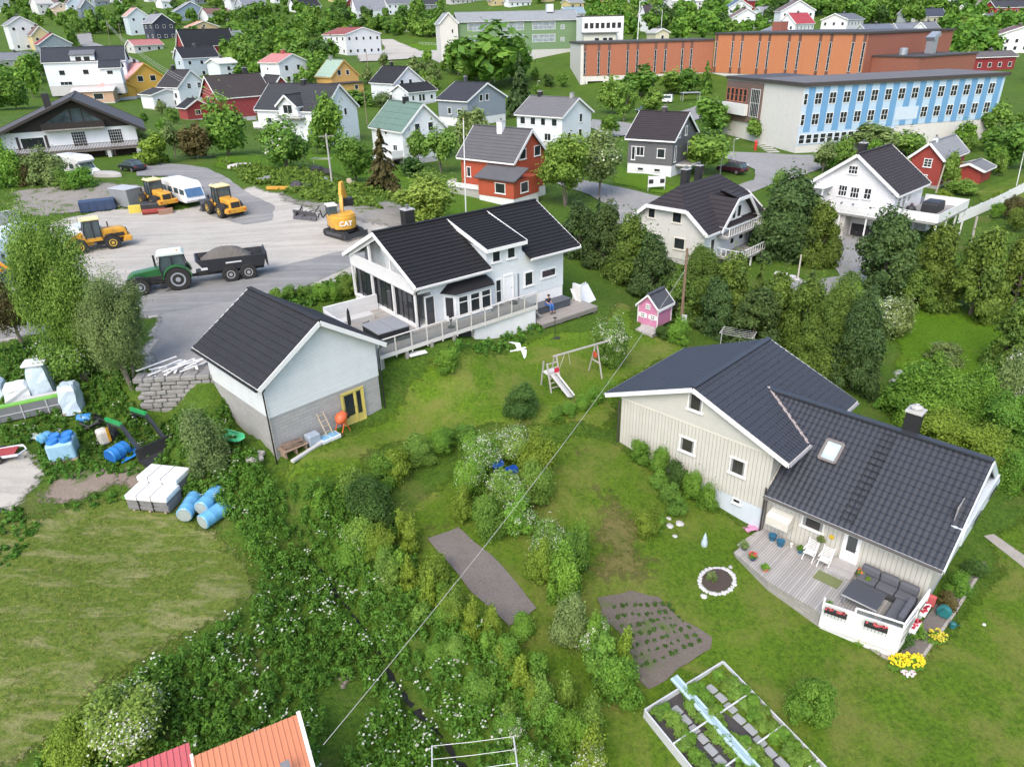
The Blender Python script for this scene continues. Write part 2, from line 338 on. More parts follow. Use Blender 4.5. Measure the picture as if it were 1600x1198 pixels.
def ground_mat(name,c1,c2,sc=1.,grassy=0,stones=.6,tracks=0):
    m,n,b=newmat(name); p=geopos(n)
    base=mixc(n,ramp(n,noise(n,.13*sc,6,p,.62,.8),[(.3,0.),(.7,1.)]),c1,c2)
    base=mixc(n,ramp(n,noise(n,1.2*sc,6,p,.7),[(.35,0.),(.7,.55)]),base,dull(c1,.72))
    vo=N(n,'ShaderNodeTexVoronoi'); vo.inputs['Scale'].default_value=9*sc; n.links.new(p,vo.inputs['Vector'])
    wn=noise(n,13*sc,5,p,.85); base=mixc(n,ramp(n,wn,[(.35,0.),(.7,stones)]),base,dull(c2,1.35)); base=mixc(n,ramp(n,wn,[(.3,.5),(.48,0.)]),base,dull(c1,.5))
    if tracks:
        q=mapping(n,p,(.06,.7,.3),(0,0,R(tracks))); base=mixc(n,ramp(n,noise(n,1.6,5,q,.6,.8),[(.44,0.),(.6,.55)]),base,dull(c2,1.22))
        base=mixc(n,ramp(n,noise(n,2.3,5,q,.6,1.2),[(.60,0.),(.72,.45)]),base,dull(c1,.62))
    if grassy: base=mixc(n,ramp(n,noise(n,.5,7,p,.7),[(.6-grassy*.2,0.),(.68-grassy*.2,.9)]),base,(.08,.12,.03))
    n.links.new(base,b.inputs['Base Color']); b.inputs['Roughness'].default_value=.88; b.inputs['Specular IOR Level'].default_value=.2; bump(n,b,wn,.5,.04); return m
MGRAV=ground_mat('gravel',(.30,.285,.255),(.40,.38,.335),tracks=28)
MGRAV2=ground_mat('fine_gravel',(.235,.23,.22),(.31,.30,.285),stones=.3)
MASPH=ground_mat('asphalt',(.19,.19,.185),(.25,.25,.24),stones=.18,tracks=30)
MROAD=ground_mat('pale_asphalt',(.24,.24,.235),(.31,.31,.30),stones=.12)
MSOIL=ground_mat('dug_soil',(.10,.088,.08),(.17,.152,.14),sc=1.2,stones=.75)
MSOILG=ground_mat('weedy_soil',(.10,.085,.07),(.15,.13,.11),sc=1.2,stones=.5,grassy=.35)
MBANK=ground_mat('stony_bank',(.15,.135,.12),(.25,.235,.21),sc=.7,stones=.9,grassy=.35)
MDIRT=ground_mat('bare_dirt',(.17,.13,.10),(.26,.22,.18),stones=.6,grassy=.4)
def sheet_obj(name,verts,faces,mat,**t):
    me=bpy.data.meshes.new(name); me.from_pydata(verts,[],faces); me.materials.append(mat)
    me.polygons.foreach_set('use_smooth',[True]*len(faces)); return link(name,me,**t)
ny,nx=GZ.shape
_v=np.stack([_gx.ravel(),_gy.ravel(),GZ.ravel()],1); _i=np.arange((ny-1)*nx).reshape(ny-1,nx)[:,:-1].ravel()
_f=np.stack([_i,_i+1,_i+nx+1,_i+nx],1)
sheet_obj('ground',_v.tolist(),_f.tolist(),MG,kind='structure',label='rough green hillside under the whole village')
def wob(pts,amp,seed=0,step=None):
    "outline with natural wobble"
    rg=random.Random(seed); out=[]; S_=0; f1,f2,f3=rg.uniform(0,6),rg.uniform(0,6),rg.uniform(0,6)
    for i,p in enumerate(pts):
        q=pts[(i+1)%len(pts)]; p=Vector(p[:2]); q=Vector(q[:2]); L=(q-p).length; st=step or max(.4,p.length*.01); k=max(1,int(L/st))
        nrm=Vector((-(q-p).y,(q-p).x)); nrm=nrm/L if L>0 else nrm
        for j in range(k):
            t=j/k; s_=S_+L*t; w=math.sin(math.pi*t) if k>1 else 0
            out.append(p.lerp(q,t)+nrm*amp*(w*.9*math.sin(s_*.55+f1)+.35*math.sin(s_*1.9+f2)+.18*math.sin(s_*4.3+f3)))
        S_+=L
    return out
FADE={'lawn':1.1,'gravel_yard':1.2,'worn_lawn':2.6,'soil_bed':.22,'bare_ground':1.1,'bare_patch':.5,'stony_bank':1.8,'road':.3,'drive':.3,'driveway':.2,'mown_field':1.2,'flower_bed':.12,'fine_gravel_path':1.0,'gravel_forecourt':1.5,'paving_path':.08,'path':.3}
FM={}
def faded(m):
    if m.name in FM: return FM[m.name]
    c=m.copy(); n=c.node_tree; b=n.nodes['Principled BSDF']; at=N(n,'ShaderNodeAttribute'); at.attribute_name='edge'
    x=math_(n,'ADD',at.outputs['Fac'],math_(n,'MULTIPLY',math_(n,'SUBTRACT',noise(n,2.2,6,geopos(n),.75),.5),1.7)); x=math_(n,'MULTIPLY',math_(n,'SUBTRACT',x,.22),3.2)
    x=math_(n,'MULTIPLY',math_(n,'MINIMUM',math_(n,'MAXIMUM',x,0.),1.),math_(n,'MINIMUM',math_(n,'MULTIPLY',at.outputs['Fac'],8.),1.)); n.links.new(x,b.inputs['Alpha']); FM[m.name]=c; return c
def drape(name,px,mat,off=.05,amp=.25,seed=1,world=False,kind='structure',step=None,grid=None,**t):
    P=[g(*p) for p in px] if not world else [Vector((*p[:2],0)) for p in px]
    out=wob(P,amp,seed,step)
    xs=[p.x for p in out]; ys=[p.y for p in out]; cy=sum(ys)/len(ys)
    bm=bmesh.new(); vs=[bm.verts.new((p.x,p.y,0)) for p in out]; f=bm.faces.new(vs)
    bmesh.ops.triangulate(bm,faces=[f])
    ext=max(max(xs)-min(xs),max(ys)-min(ys)); s=grid or max(.7,ext/70)
    for ax,lo,hi in ((0,min(xs),max(xs)),(1,min(ys),max(ys))):
        t_=lo+s
        while t_<hi:
            c=[0,0,0]; c[ax]=t_; nn=[0,0,0]; nn[ax]=1
            bmesh.ops.bisect_plane(bm,geom=bm.verts[:]+bm.edges[:]+bm.faces[:],plane_co=c,plane_no=nn); t_+=s
    for v in bm.verts: v.co.z=H(v.co.x,v.co.y)+off+max(0,v.co.length-80)*.0006
    bmesh.ops.recalc_face_normals(bm,faces=bm.faces)
    me=bpy.data.meshes.new(name); bm.to_mesh(me); bm.free(); me.materials.append(faded(mat) if FADE.get(name,.3)>.35 else mat); me.polygons.foreach_set('use_smooth',[True]*len(me.polygons))
    nv=len(me.vertices); cc=np.empty(nv*3,np.float32); me.vertices.foreach_get('co',cc); cc=cc.reshape(-1,3); d_=seg_d(cc[:,0],cc[:,1],[tuple(p) for p in out]+[tuple(out[0])])/FADE.get(name,.3)
    at=me.attributes.new('edge','FLOAT','POINT'); at.data.foreach_set('value',np.minimum(d_,1.).astype(np.float32))
    return link(name,me,kind=kind,**t)
YARD=[(-60,420),(30,398),(70,352),(110,338),(150,330),(190,325),(255,331),(330,314),(400,288),(440,302),(480,320),(540,335),(600,318),(650,342),(640,372),(560,440),(470,452),(432,478),(412,520),(400,560),(350,612),(300,606),(222,602),(200,560),(240,500),(150,495),(60,528),(-60,545)]
drape('gravel_yard',YARD,MGRAV,.05,.5,2)
drape('fine_gravel_path',[(240,470),(330,452),(430,478),(400,610),(345,610),(225,604),(236,540)],MGRAV2,.065,.3,3)
drape('drive',[(212,262),(240,256),(285,258),(325,264),(370,290),(430,322),(425,345),(380,352),(330,338),(300,302),(262,276),(215,276)],MASPH,.08,.12,4)
drape('road',[(-40,470),(120,455),(330,440),(560,388),(580,405),(470,452),(330,478),(200,500),(80,520),(-40,535)],MASPH,.075,.2,5)
drape('road',[(860,262),(900,280),(960,292),(1030,308),(1100,300),(1150,292),(1178,282),(1180,266),(1150,252),(1110,244),(1140,238),(1190,240),(1245,243),(1284,243),(1287,262),(1252,276),(1205,290),(1180,300),(1150,308),(1060,330),(1000,352),(958,350),(935,345),(955,325),(920,305),(862,285)],MROAD,.08,.1,6)
drape('driveway',[(1284,384),(1296,372),(1345,345),(1372,352),(1378,380),(1352,440),(1338,446),(1290,462),(1225,468),(1196,452),(1216,428),(1262,440),(1312,432),(1296,400)],MROAD,.07,.1,7)
drape('road',[(118,56),(142,52),(146,68),(172,76),(218,98),(205,107),(160,93),(128,74)],MROAD,.25,.3,8)
drape('gravel_forecourt',[(592,63),(614,62),(642,74),(692,80),(700,92),(640,94),(560,98),(556,86),(600,78)],MGRAV,.2,.4,9)
drape('road',[(925,188),(1000,196),(1060,176),(1120,158),(1140,172),(1060,196),(990,212),(960,215),(920,200)],MROAD,.15,.2,10)
drape('path',[(1400,232),(1445,218),(1545,207),(1560,213),(1450,230),(1410,240)],MROAD,.12,.15,11)
drape('paving_path',[(1536,838),(1552,835),(1640,896),(1625,908)],ground_mat('paving',(.30,.28,.25),(.40,.37,.33),stones=.2),.06,.03,12)
drape('stony_bank',[(15,300),(100,288),(190,286),(250,290),(262,302),(258,330),(190,326),(110,336),(60,345),(10,330)],MBANK,.07,.5,13)
drape('stony_bank',[(430,296),(480,312),(560,322),(610,310),(660,340),(640,368),(560,352),(500,340),(440,318)],MBANK,.06,.5,14)
drape('bare_ground',[(0,706),(48,700),(70,725),(68,760),(30,800),(0,815),(-30,815),(-30,706)],MGRAV,.07,.3,15)
drape('bare_ground',[(70,745),(130,730),(210,722),(270,735),(255,760),(180,768),(100,792),(40,805),(50,775)],MDIRT,.06,.4,16)
drape('mown_field',[(-60,815),(60,800),(150,775),(210,768),(300,790),(345,820),(390,865),(412,905),(398,945),(300,1000),(210,1055),(130,1130),(60,1185),(0,1215),(-80,1240),(-80,900)],MFIELD,.05,.3,17)
# lawns
drape('lawn',[(640,585),(720,545),(850,520),(930,512),(960,470),(990,478),(1000,520),(1075,535),(1100,545),(1000,590),(965,605),(965,690),(905,668),(850,672),(770,668),(690,690),(600,705),(560,745),(500,755),(430,765),(412,735),(480,700),(520,686),(600,650)],MLAWNA,.05,.25,18)
drape('lawn',[(850,690),(905,668),(968,690),(1000,720),(1080,770),(1150,800),(1190,830),(1190,868),(1400,1030),(1490,960),(1550,890),(1530,840),(1640,770),(1700,900),(1700,1300),(1300,1300),(900,1260),(850,1150),(740,1020),(640,900),(610,850),(640,790),(700,740),(780,680)],MLAWN,.05,.15,19)
drape('worn_lawn',[(900,745),(940,735),(1000,800),(1030,860),(1080,905),(1010,930),(930,925),(890,890),(915,860)],MDRY,.075,.5,20)
drape('worn_lawn',[(870,690),(905,690),(930,715),(900,730),(865,715)],MDRY,.075,.3,21)
drape('worn_lawn',[(650,800),(700,800),(730,822),(668,842),(640,830)],MDRY,.075,.3,22)
drape('worn_lawn',[(700,940),(760,960),(800,1000),(850,990),(840,1040),(790,1050),(740,1010)],MDRY,.072,.4,23)
drape('lawn',[(1370,480),(1420,450),(1480,462),(1560,500),(1590,560),(1560,600),(1480,600),(1420,620),(1390,600),(1400,540),(1340,500)],MLAWN2,.06,.3,24)
drape('lawn',[(1260,470),(1330,450),(1390,450),(1400,480),(1330,500),(1280,490)],MLAWN2,.07,.2,25)
drape('lawn',[(470,235),(520,232),(600,250),(640,268),(720,285),(800,322),(800,345),(740,345),(640,330),(560,290),(480,255)],MLAWN2,.06,.3,26)
drape('lawn',[(340,235),(400,240),(480,262),(470,300),(400,285),(330,262)],MLAWN2,.08,.3,27)
drape('lawn',[(955,255),(985,262),(1050,290),(1080,296),(1060,305),(1020,303),(955,288)],MLAWN2,.07,.2,28)
drape('lawn',[(520,78),(600,76),(660,66),(700,68),(700,82),(640,75),(590,85)],MLAWN2,.15,.5,29)
drape('lawn',[(1430,205),(1550,185),(1560,200),(1450,218)],MLAWN2,.1,.3,30)
drape('lawn',[(1520,300),(1600,270),(1640,290),(1640,310),(1530,320)],MLAWN,.08,.3,31)
drape('lawn',[(520,1250),(540,1180),(580,1110),(640,1130),(700,1170),(740,1250)],MLAWN2,.06,.2,32)
# dug beds
drape('soil_bed',[(668,843),(716,826),(770,870),(838,952),(796,980),(740,930)],MSOIL,.12,.06,33)
drape('soil_bed',[(932,935),(985,925),(1030,935),(1060,965),(1112,998),(1110,1015),(1060,1045),(1012,1080),(985,1050),(975,1000),(938,968)],MSOILG,.12,.1,34)
drape('bare_patch',[(512,1060),(530,1046),(552,1055),(550,1078),(525,1085)],MDIRT,.1,.15,35)
# the brook
def brook():
    P=[];fs=[];L=BROOK[3:]
    pts=[]
    for a,b in zip(L[:-1],L[1:]):
        for k in range(8): pts.append(a.lerp(b,k/8))
    for i,p in enumerate(pts):
        q=pts[min(i+1,len(pts)-1)]; r_=pts[max(i-1,0)]; d=(q-r_).normalized(); nn=Vector((-d.y,d.x)); w=.11+.04*math.sin(i*1.7)+.05*math.sin(i*.6)
        for s in(-1,1):
            c=p+nn*w*s; P.append((c.x,c.y,0))
    n=len(pts); zz=[HV(np.array([p.x]),np.array([p.y]))[0]+.07 for p in pts]
    P=[(p[0],p[1],zz[i//2]) for i,p in enumerate(P)]
    fs=[(2*i,2*i+1,2*i+3,2*i+2) for i in range(n-1)]
    m,nn_,b=newmat('brook_water'); b.inputs['Base Color'].default_value=(.022,.022,.018,1); b.inputs['Roughness'].default_value=.3; b.inputs['Specular IOR Level'].default_value=.3; bump(nn_,b,noise(nn_,7,3,geopos(nn_)),.5,.05)
    sheet_obj('brook_water',P,fs,m,kind='structure')
brook()
# ---------------------------------------------------------------- building kit
def wallpt(h,wall,u,z,out=0.):
    "local point on a wall: R is y=0, L is x=0, N is y=D, E is x=W"
    W,D=h['W'],h['D']
    return Vector({'R':(u,-out,z),'L':(-out,u,z),'N':(u,D+out,z),'E':(W+out,u,z)}[wall])
def window(par,h,wall,u,z,w,hh,nx=1,ny=1,fc=WHITE,glass=None,small=False,name='window',cas=.09,arch=0,out=0.):
    fm=M(fc,.45,.06,4); gm=glass or GLASS()
    mb=MB(); P=lambda a,b,o:wallpt(h,wall,a,b,o+out)
    n=(P(0,0,1)-P(0,0,0)); 
    def bar(a0,b0,a1,b1,ww,d=.05): mb.beam(P(a0,b0,d/2),P(a1,b1,d/2),ww,d,up=n)
    x0,x1,z0,z1=u,u+w,z,z+hh; c=cas
    for (a0,b0,a1,b1) in ((x0-c,z0,x1+c,z0),(x0-c,z1,x1+c,z1),(x0,z0,x0,z1),(x1,z0,x1,z1)): bar(a0,b0,a1,b1,c,.06 if b0==b1 else .055)
    if not small:
        bar(x0-c*1.4,z0-c*.8,x1+c*1.4,z0-c*.8,c*.5,.1)
    for i in range(1,nx): a=x0+w*i/nx; bar(a,z0,a,z1,.05 if nx<4 else .03,.04)
    for i in range(1,ny): b=z0+hh*i/ny; bar(x0,b,x1,b,.05 if ny<4 else .03,.04)
    if small:
        mb.mi=1; a,b,c_,d=P(x0,z0,.012),P(x1,z0,.012),P(x1,z1,.012),P(x0,z1,.012); mb.quad(a,b,c_,d)
        return mb.build(name,[fm,gm],par)
    fo=mb.build(name,fm,par)
    q=MB(); q.quad(P(x0,z0,.012),P(x1,z0,.012),P(x1,z1,.012),P(x0,z1,.012)); q.build('pane',gm,fo)
    if h.get('curtain'):
        q=MB(); k=.17*w
        for s,e in((x0,x0+k),(x1-k,x1)): q.quad(P(s,z0,.018),P(e,z0,.018),P(e,z1,.018),P(s,z1,.018))
        q.each('curtain',M((.25,.26,.26),.8,.3,6),fo)
    return fo
def door(par,h,wall,u,z,w,hh,col=WHITE,glass=False,out=0.,glasscol=None):
    P=lambda a,b,o:wallpt(h,wall,a,b,o+out); n=P(0,0,1)-P(0,0,0)
    mb=MB(); mb.beam(P(u+w/2,z,.03),P(u+w/2,z+hh,.03),w,.05,up=n)
    d=mb.build('door',M(col,.5,.08,3),par)
    f=MB()
    for a0,b0,a1,b1 in((u,z,u,z+hh),(u+w,z,u+w,z+hh),(u-.04,z+hh,u+w+.04,z+hh)): f.beam(P(a0,b0,.045),P(a1,b1,.045),.09,.1,up=n)
    f.build('frame',M(WHITE,.5,.08,3),d)
    if glass:
        q=MB(); e=.14; q.quad(P(u+e,z+hh*.42,.06),P(u+w-e,z+hh*.42,.06),P(u+w-e,z+hh-e,.06),P(u+e,z+hh-e,.06)); q.build('pane',GLASS(glasscol or (.06,.065,.07)),d)
    k=MB(); k.beam(P(u+w-.1,z+1.0,.08),P(u+w-.2,z+1.0,.08),.03,.03); k.build('handle',M((.1,.1,.1),.3,.1,3,metal=1),d)
    return d
def slope(mb,p0,du,L,dv,S,nrm,mode='step',course=.38,tile=.3,amp=.028,t=.14,step=.035):
    "one roof slope: from the eave corner p0, along du for L, up dv for S; stepped courses, optional pantile waves; slab below"
    p0=Vector(p0);du=Vector(du);dv=Vector(dv);nrm=Vector(nrm)
    if mode=='plain':
        a=[p0,p0+du*L,p0+du*L+dv*S,p0+dv*S]; b=[q-nrm*t for q in a]
        return mb.add(a+b,[(0,1,2,3),(7,6,5,4),(0,4,5,1),(1,5,6,2),(2,6,7,3),(3,7,4,0)])
    nc=max(2,round(S/course)); 
    if mode=='tile': 
        nt_=max(2,round(L/tile)); us=[L*i/(nt_*6) for i in range(nt_*6+1)]; hs=[amp*(.5-.5*math.cos(2*math.pi*(i%6)/6))**.8 for i in range(nt_*6+1)]
    elif mode=='rib':
        nt_=max(2,round(L/tile)); us=[];hs=[]
        for i in range(nt_):
            for q,hh in((0,0),(.62,0),(.7,amp),(.92,amp)): us.append(L*(i+q)/nt_); hs.append(hh)
        us.append(L);hs.append(0); nc=1; step=0
    else: us=[0,L]; hs=[0,0]
    P=[];n=len(us)
    for j in range(nc):
        for (v,e) in((S*j/nc,step),(S*(j+1)/nc,0.)):
            for u,hh in zip(us,hs): P.append(p0+du*u+dv*v+nrm*(hh+e))
    fs=[]
    for r in range(2*nc-1):
        for i in range(n-1): fs.append((r*n+i,r*n+i+1,(r+1)*n+i+1,(r+1)*n+i))
    # front riser
    b=len(P); P+=[p0-nrm*t,p0+du*L-nrm*t,p0+du*L+dv*S-nrm*t,p0+dv*S-nrm*t]
    fs.append((b,b+1,b+2,b+3)); fs.append((0,n-1,b+1,b)); fs.append((0,b,b+3,(2*nc-1)*n)); fs.append((n-1,(2*nc-1)*n+n-1,b+2,b+1))
    return mb.add(P,fs)
def gable(par,W,D,z0,eave,axis,rise,wm,rm,fm=None,trim=WHITE,oe=.45,og=.4,mode='step',course=.4,tile=.3,found=.7,fz=-2.2,ridge=.5,nomesh=False,t=.14,gutter=None,x0=0,y0=0,split=None,wm2=None,amp=.028,roofname='roof',bb=.2,edgecol=None,step=.035,og0=None,gap=None):
    """gabled volume: wall mesh from z0+found to eave, foundation below, roof with bargeboards.
       axis x: ridge along x; ridge: fraction of the span where the ridge stands"""
    tr=Matrix.Translation((x0,y0,0))
    if axis=='x': mp=lambda a,b,z: tr@Vector((a,b,z)); A_,B_=W,D
    else: mp=lambda a,b,z: tr@Vector((b,a,z)); A_,B_=D,W
    rz=eave+rise; zf=z0+found; r=ridge*B_; g0=og if og0 is None else og0
    mb=MB(); 
    P=[mp(0,0,zf),mp(A_,0,zf),mp(A_,B_,zf),mp(0,B_,zf),mp(0,0,eave),mp(A_,0,eave),mp(A_,B_,eave),mp(0,B_,eave),mp(0,r,rz-.02),mp(A_,r,rz-.02)]
    mb.add(P,[(0,1,5,4),(2,3,7,6),(0,4,8,7,3),(1,2,6,9,5),(4,5,9,8),(7,8,9,6),(0,3,2,1)])
    wall=mb.build('wall',wm,par)
    if split:   # upper cladding of the gable, set a little proud
        q=MB(); o=.025
        for a in(-o,A_+o):
            e_=max(0.,0.)
            q.add([mp(a,-o,split),mp(a,B_+o,split),mp(a,B_+o,eave),mp(a,r,rz),mp(a,-o,eave)],[(0,1,2,3,4)])
        q.build('gable_cladding',wm2,par)
    if found>0:
        q=MB(); e=.03; a=mp(e,e,z0+fz); b=mp(A_-e,B_-e,zf-.002); q.box(min(a.x,b.x),min(a.y,b.y),a.z,max(a.x,b.x),max(a.y,b.y),b.z); q.build('foundation',fm or WALL((.5,.5,.49),'r'),par)
    mb=MB()
    for side in(0,1):
        run=r if side==0 else B_-r; sl=math.hypot(run,rise); dv=(mp(0,1,0)-mp(0,0,0))*(run/sl)*(1 if side==0 else -1)+Vector((0,0,rise/sl))
        du=(mp(1,0,0)-mp(0,0,0)); ez=eave+t; ex=oe
        start=mp(-g0,(-0. if side==0 else B_),ez)-dv*ex
        hz=(mp(0,1,0)-mp(0,0,0))*(1 if side==0 else -1)
        nrm=Vector((-hz.x*rise/sl,-hz.y*rise/sl,run/sl))
        if gap and side==0:   # the eave is cut where a full-height dormer stands
            slope(mb,start,du,gap[0]+g0,dv,sl+ex,nrm,mode,course,tile,amp,t,step=step); s2=mp(gap[1],0,ez)-dv*ex; slope(mb,s2,du,A_+og-gap[1],dv,sl+ex,nrm,mode,course,tile,amp,t,step=step)
            slope(mb,mp(gap[0],0,ez)+dv*sl*.6,du,gap[1]-gap[0],dv,sl*.4,nrm,mode,course,tile,amp,t,step=step); continue
        slope(mb,start,du,A_+og+g0,dv,sl+ex,nrm,mode,course,tile,amp,t,step=step)
    # ridge cap
    mb.beam(mp(-g0,r,rz+t+.05),mp(A_+og,r,rz+t+.05),.3,.08)
    roof=mb.build(roofname,rm,par)
    if trim:
        q=MB()
        for side in(0,1):
            run=r if side==0 else B_-r; sl=math.hypot(run,rise)
            for a in(-g0-.025,A_+og+.025):
                e0=mp(a,(-oe*run/sl if side==0 else B_+oe*run/sl),eave-oe*rise/sl+.02); q.beam(e0,mp(a,r,rz+.02),.05,bb+.12,up=(0,0,1))
            b=-oe*run/sl-.02 if side==0 else B_+oe*run/sl+.02
            for (u0,u1) in ([(-g0,gap[0]),(gap[1],A_+og)] if gap and side==0 else [(-g0,A_+og)]): q.beam(mp(u0,b,eave-oe*rise/sl-.02),mp(u1,b,eave-oe*rise/sl-.02),.05,.2)
        q.build('bargeboard',M(trim,.5,.06,3),roof)
    if gutter is not None:
        q=MB()
        for side in(0,1):
            run=r if side==0 else B_-r; sl=math.hypot(run,rise); b=-oe*run/sl-.1 if side==0 else B_+oe*run/sl+.1
            for (u0,u1) in ([(-g0,gap[0]),(gap[1],A_+og)] if gap and side==0 else [(-g0,A_+og)]): q.beam(mp(u0,b,eave-oe*rise/sl+.03),mp(u1,b,eave-oe*rise/sl+.03),.12,.1)
        q.build('gutter',M(gutter,.4,.1,3),roof)
    return wall,roof
def chimney(roof,x,y,z,col=BLACK,w=.6,d=.6,h=1.2,down=1.2,pot=True,cap=True):
    q=MB(); q.box(x-w/2,y-d/2,z-down,x+w/2,y+d/2,z+h)
    ch=q.build('chimney',M(col,.6,.15,2),roof)
    if cap: q=MB(); q.box(x-w/2-.05,y-d/2-.05,z+h+.002,x+w/2+.05,y+d/2+.05,z+h+.07); q.build('cap',M((.4,.4,.4),.6,.2,3),ch)
    if pot: q=MB(); q.lathe([(.11,z+h+.07),(.11,z+h+.3),(.17,z+h+.3),(.17,z+h+.34)],(x,y,0),10); q.build('pot',M((.15,.15,.15),.5,.2,3),ch)
def balcony(par,h,wall,u0,u1,z,dep,rail=.95,col=WHITE,solid=True,post=True,name='balcony',slab=(.35,.34,.32),out=0.,zg=None,step=.14,posts=None):
    P=lambda a,b,o:wallpt(h,wall,a,b,o+out)
    q=MB(); a,b=P(u0,z-.18,0),P(u1,z,dep); q.box(min(a.x,b.x),min(a.y,b.y),z-.18,max(a.x,b.x),max(a.y,b.y),z)
    bo=q.build(name,DECK(slab,.12,0 if wall in'RN' else 1),par)
    q=MB(); c=[P(u0,z,0),P(u0,z,dep),P(u1,z,dep),P(u1,z,0)]
    for i in range(3):
        p,r_=c[i],c[i+1]; L=(r_-p).length; d=(r_-p)/L if L>0 else Vector((1,0,0)); U=Vector((0,0,1))
        q.beam(p+U*rail,r_+U*rail,.07,.06); q.beam(p+U*.08,r_+U*.08,.05,.06)
        if solid=='full': q.beam(p+U*(rail/2),r_+U*(rail/2),.03,rail-.1,up=U)
        else:
            k=max(1,int(L/step))
            for j in range(k+1): q.beam(p+d*(L*j/k)+U*.05,p+d*(L*j/k)+U*rail,.085 if solid else .03,.025,up=d.cross(U))
    q.build('railing',M(col,.5,.08,3),bo)
    if zg is not None:
        q=MB(); n=posts or max(2,int((u1-u0)/2.5)+1)
        for i in range(n): a=P(u0+.1+(u1-u0-.2)*i/(n-1),0,dep-.1); q.box(a.x-.07,a.y-.07,zg,a.x+.07,a.y+.07,z-.182)
        q.build('post',M(col,.5,.1,3),bo) if n==1 else None
        if n>1:
            for i in range(n): a=P(u0+.1+(u1-u0-.2)*i/(n-1),0,dep-.1); q=MB(); q.box(a.x-.07,a.y-.07,zg,a.x+.07,a.y+.07,z-.182); q.build('post',M(col,.5,.1,3),bo)
    return bo
def base(B=None,G=None,zg=None,h=None,loc=None):
    if loc: return Vector(loc)
    if zg is not None: return pl(*G,zg)
    rb,rt_=ray(*G),ray(*B); k=lambda r:r[2]/math.hypot(r[0],r[1]); d=h/(k(rt_)-k(rb)); n=math.hypot(rb[0],rb[1]); return Vector((rb[0]/n*d,rb[1]/n*d,ZC+k(rb)*d))
HOUSES={}
def house(name,label,at,yaw,W,D,eave,axis,rise,wall,roof,wins=(),mode='step',course=.45,trim=WHITE,found=.8,wmode='h',chim=(),cat='house',fcol=(.5,.5,.5),wpitch=.17,small=True,group=None,oe=.45,og=.4,gutter=None,ridge=.5,doors=(),pitchn=None,tile=.3,wm2=None,split=None,fc=WHITE,step=.035):
    "eave = wall height over the ground at the near corner"
    e=empty(name,at,R(yaw),label,cat,group); h=dict(W=W,D=D,e=e,eave=eave,rise=rise)
    w,r=gable(e,W,D,0,eave,axis,rise,WALL(wall,wmode,wpitch),ROOFM(roof) if not isinstance(roof,bpy.types.Material) else roof,WALL(fcol,'r'),trim,mode=mode,course=course,found=found,oe=oe,og=og,gutter=gutter,ridge=ridge,tile=tile,wm2=wm2,split=split,step=step)
    h['roof']=r; h['wall']=w
    for (wl,u,z,ww,hh,nx_,ny_) in wins: window(e,h,wl,u,z,ww,hh,nx_,ny_,fc=fc,small=small)
    for dd in doors: door(e,h,*dd)
    for c in chim: chimney(r,*c)
    HOUSES[label]=h
    return h
# ---------------------------------------------------------------- near buildings
RDARK=(.028,.029,.032); RNAVY=(.022,.028,.045)
# white outbuilding on a concrete block base
o_=pl(598,640,0); a_=R(44.4); W_g,D_g=7.15,7.1
org=Vector((o_.x-math.cos(a_)*W_g,o_.y-math.sin(a_)*W_g,0))
GAR=empty('outbuilding',org,a_,'white clapboard outbuilding on a grey block base with a yellow door','outbuilding')
hG=dict(W=W_g,D=D_g)
w,rf=gable(GAR,W_g,D_g,0,4.62,'y',2.3,WALL((.73,.77,.79),'h',.15),ROOFM(RDARK,.5),WALL((.36,.36,.35),'b'),mode='tile',step=.055,course=.42,found=2.35,fz=-2.2,oe=.55,og=.45,tile=.25,gutter=(.02,.02,.02),bb=.14)
q=MB()
for (x,y) in((-.12,-.12),(W_g+.12,-.12)):
    q.tube([(x,-.45 ,4.35),(x,-.1,4.0),(x,-.1,.1 if x>0 else -.9)],.045,8)
q.each('downpipe',M((.02,.02,.02),.4,.1,3),GAR)
P=lambda a,b,o:wallpt(hG,'R',a,b,o); yel=(.55,.46,.13)
q=MB(); q.box(4.42,-.07,-.1,5.86,-.01,2.1); dY=q.build('door',M(yel,.55,.15,3,dirt=.15),GAR)
q=MB(); n_=Vector((0,0,1))
for a0,b0,a1,b1,w_ in((4.42,-.1,4.42,2.1,.12),(5.86,-.1,5.86,2.1,.12),(4.36,2.1,5.92,2.1,.12),(5.3,0,5.3,2.05,.1),(4.5,.02,5.8,.02,.1)): q.beam(P(a0,b0,.09),P(a1,b1,.09),w_,.05,up=(0,1,0))
q.build('frame',M(dull(yel,1.1),.5,.1,3),dY)
q=MB(); q.quad(P(4.58,.55,.08),P(5.2,.55,.08),P(5.2,1.95,.08),P(4.58,1.95,.08)); q.quad(P(5.42,.5,.08),P(5.7,.5,.08),P(5.7,1.95,.08),P(5.42,1.95,.08)); q.build('pane',GLASS(),dY)
q=MB(); q.lathe([(.05,0),(.05,.05)],(5.25,-.1,1.0),8,'y'); q.build('handle',M((.3,.3,.3),.3,.1,3,metal=1),dY)
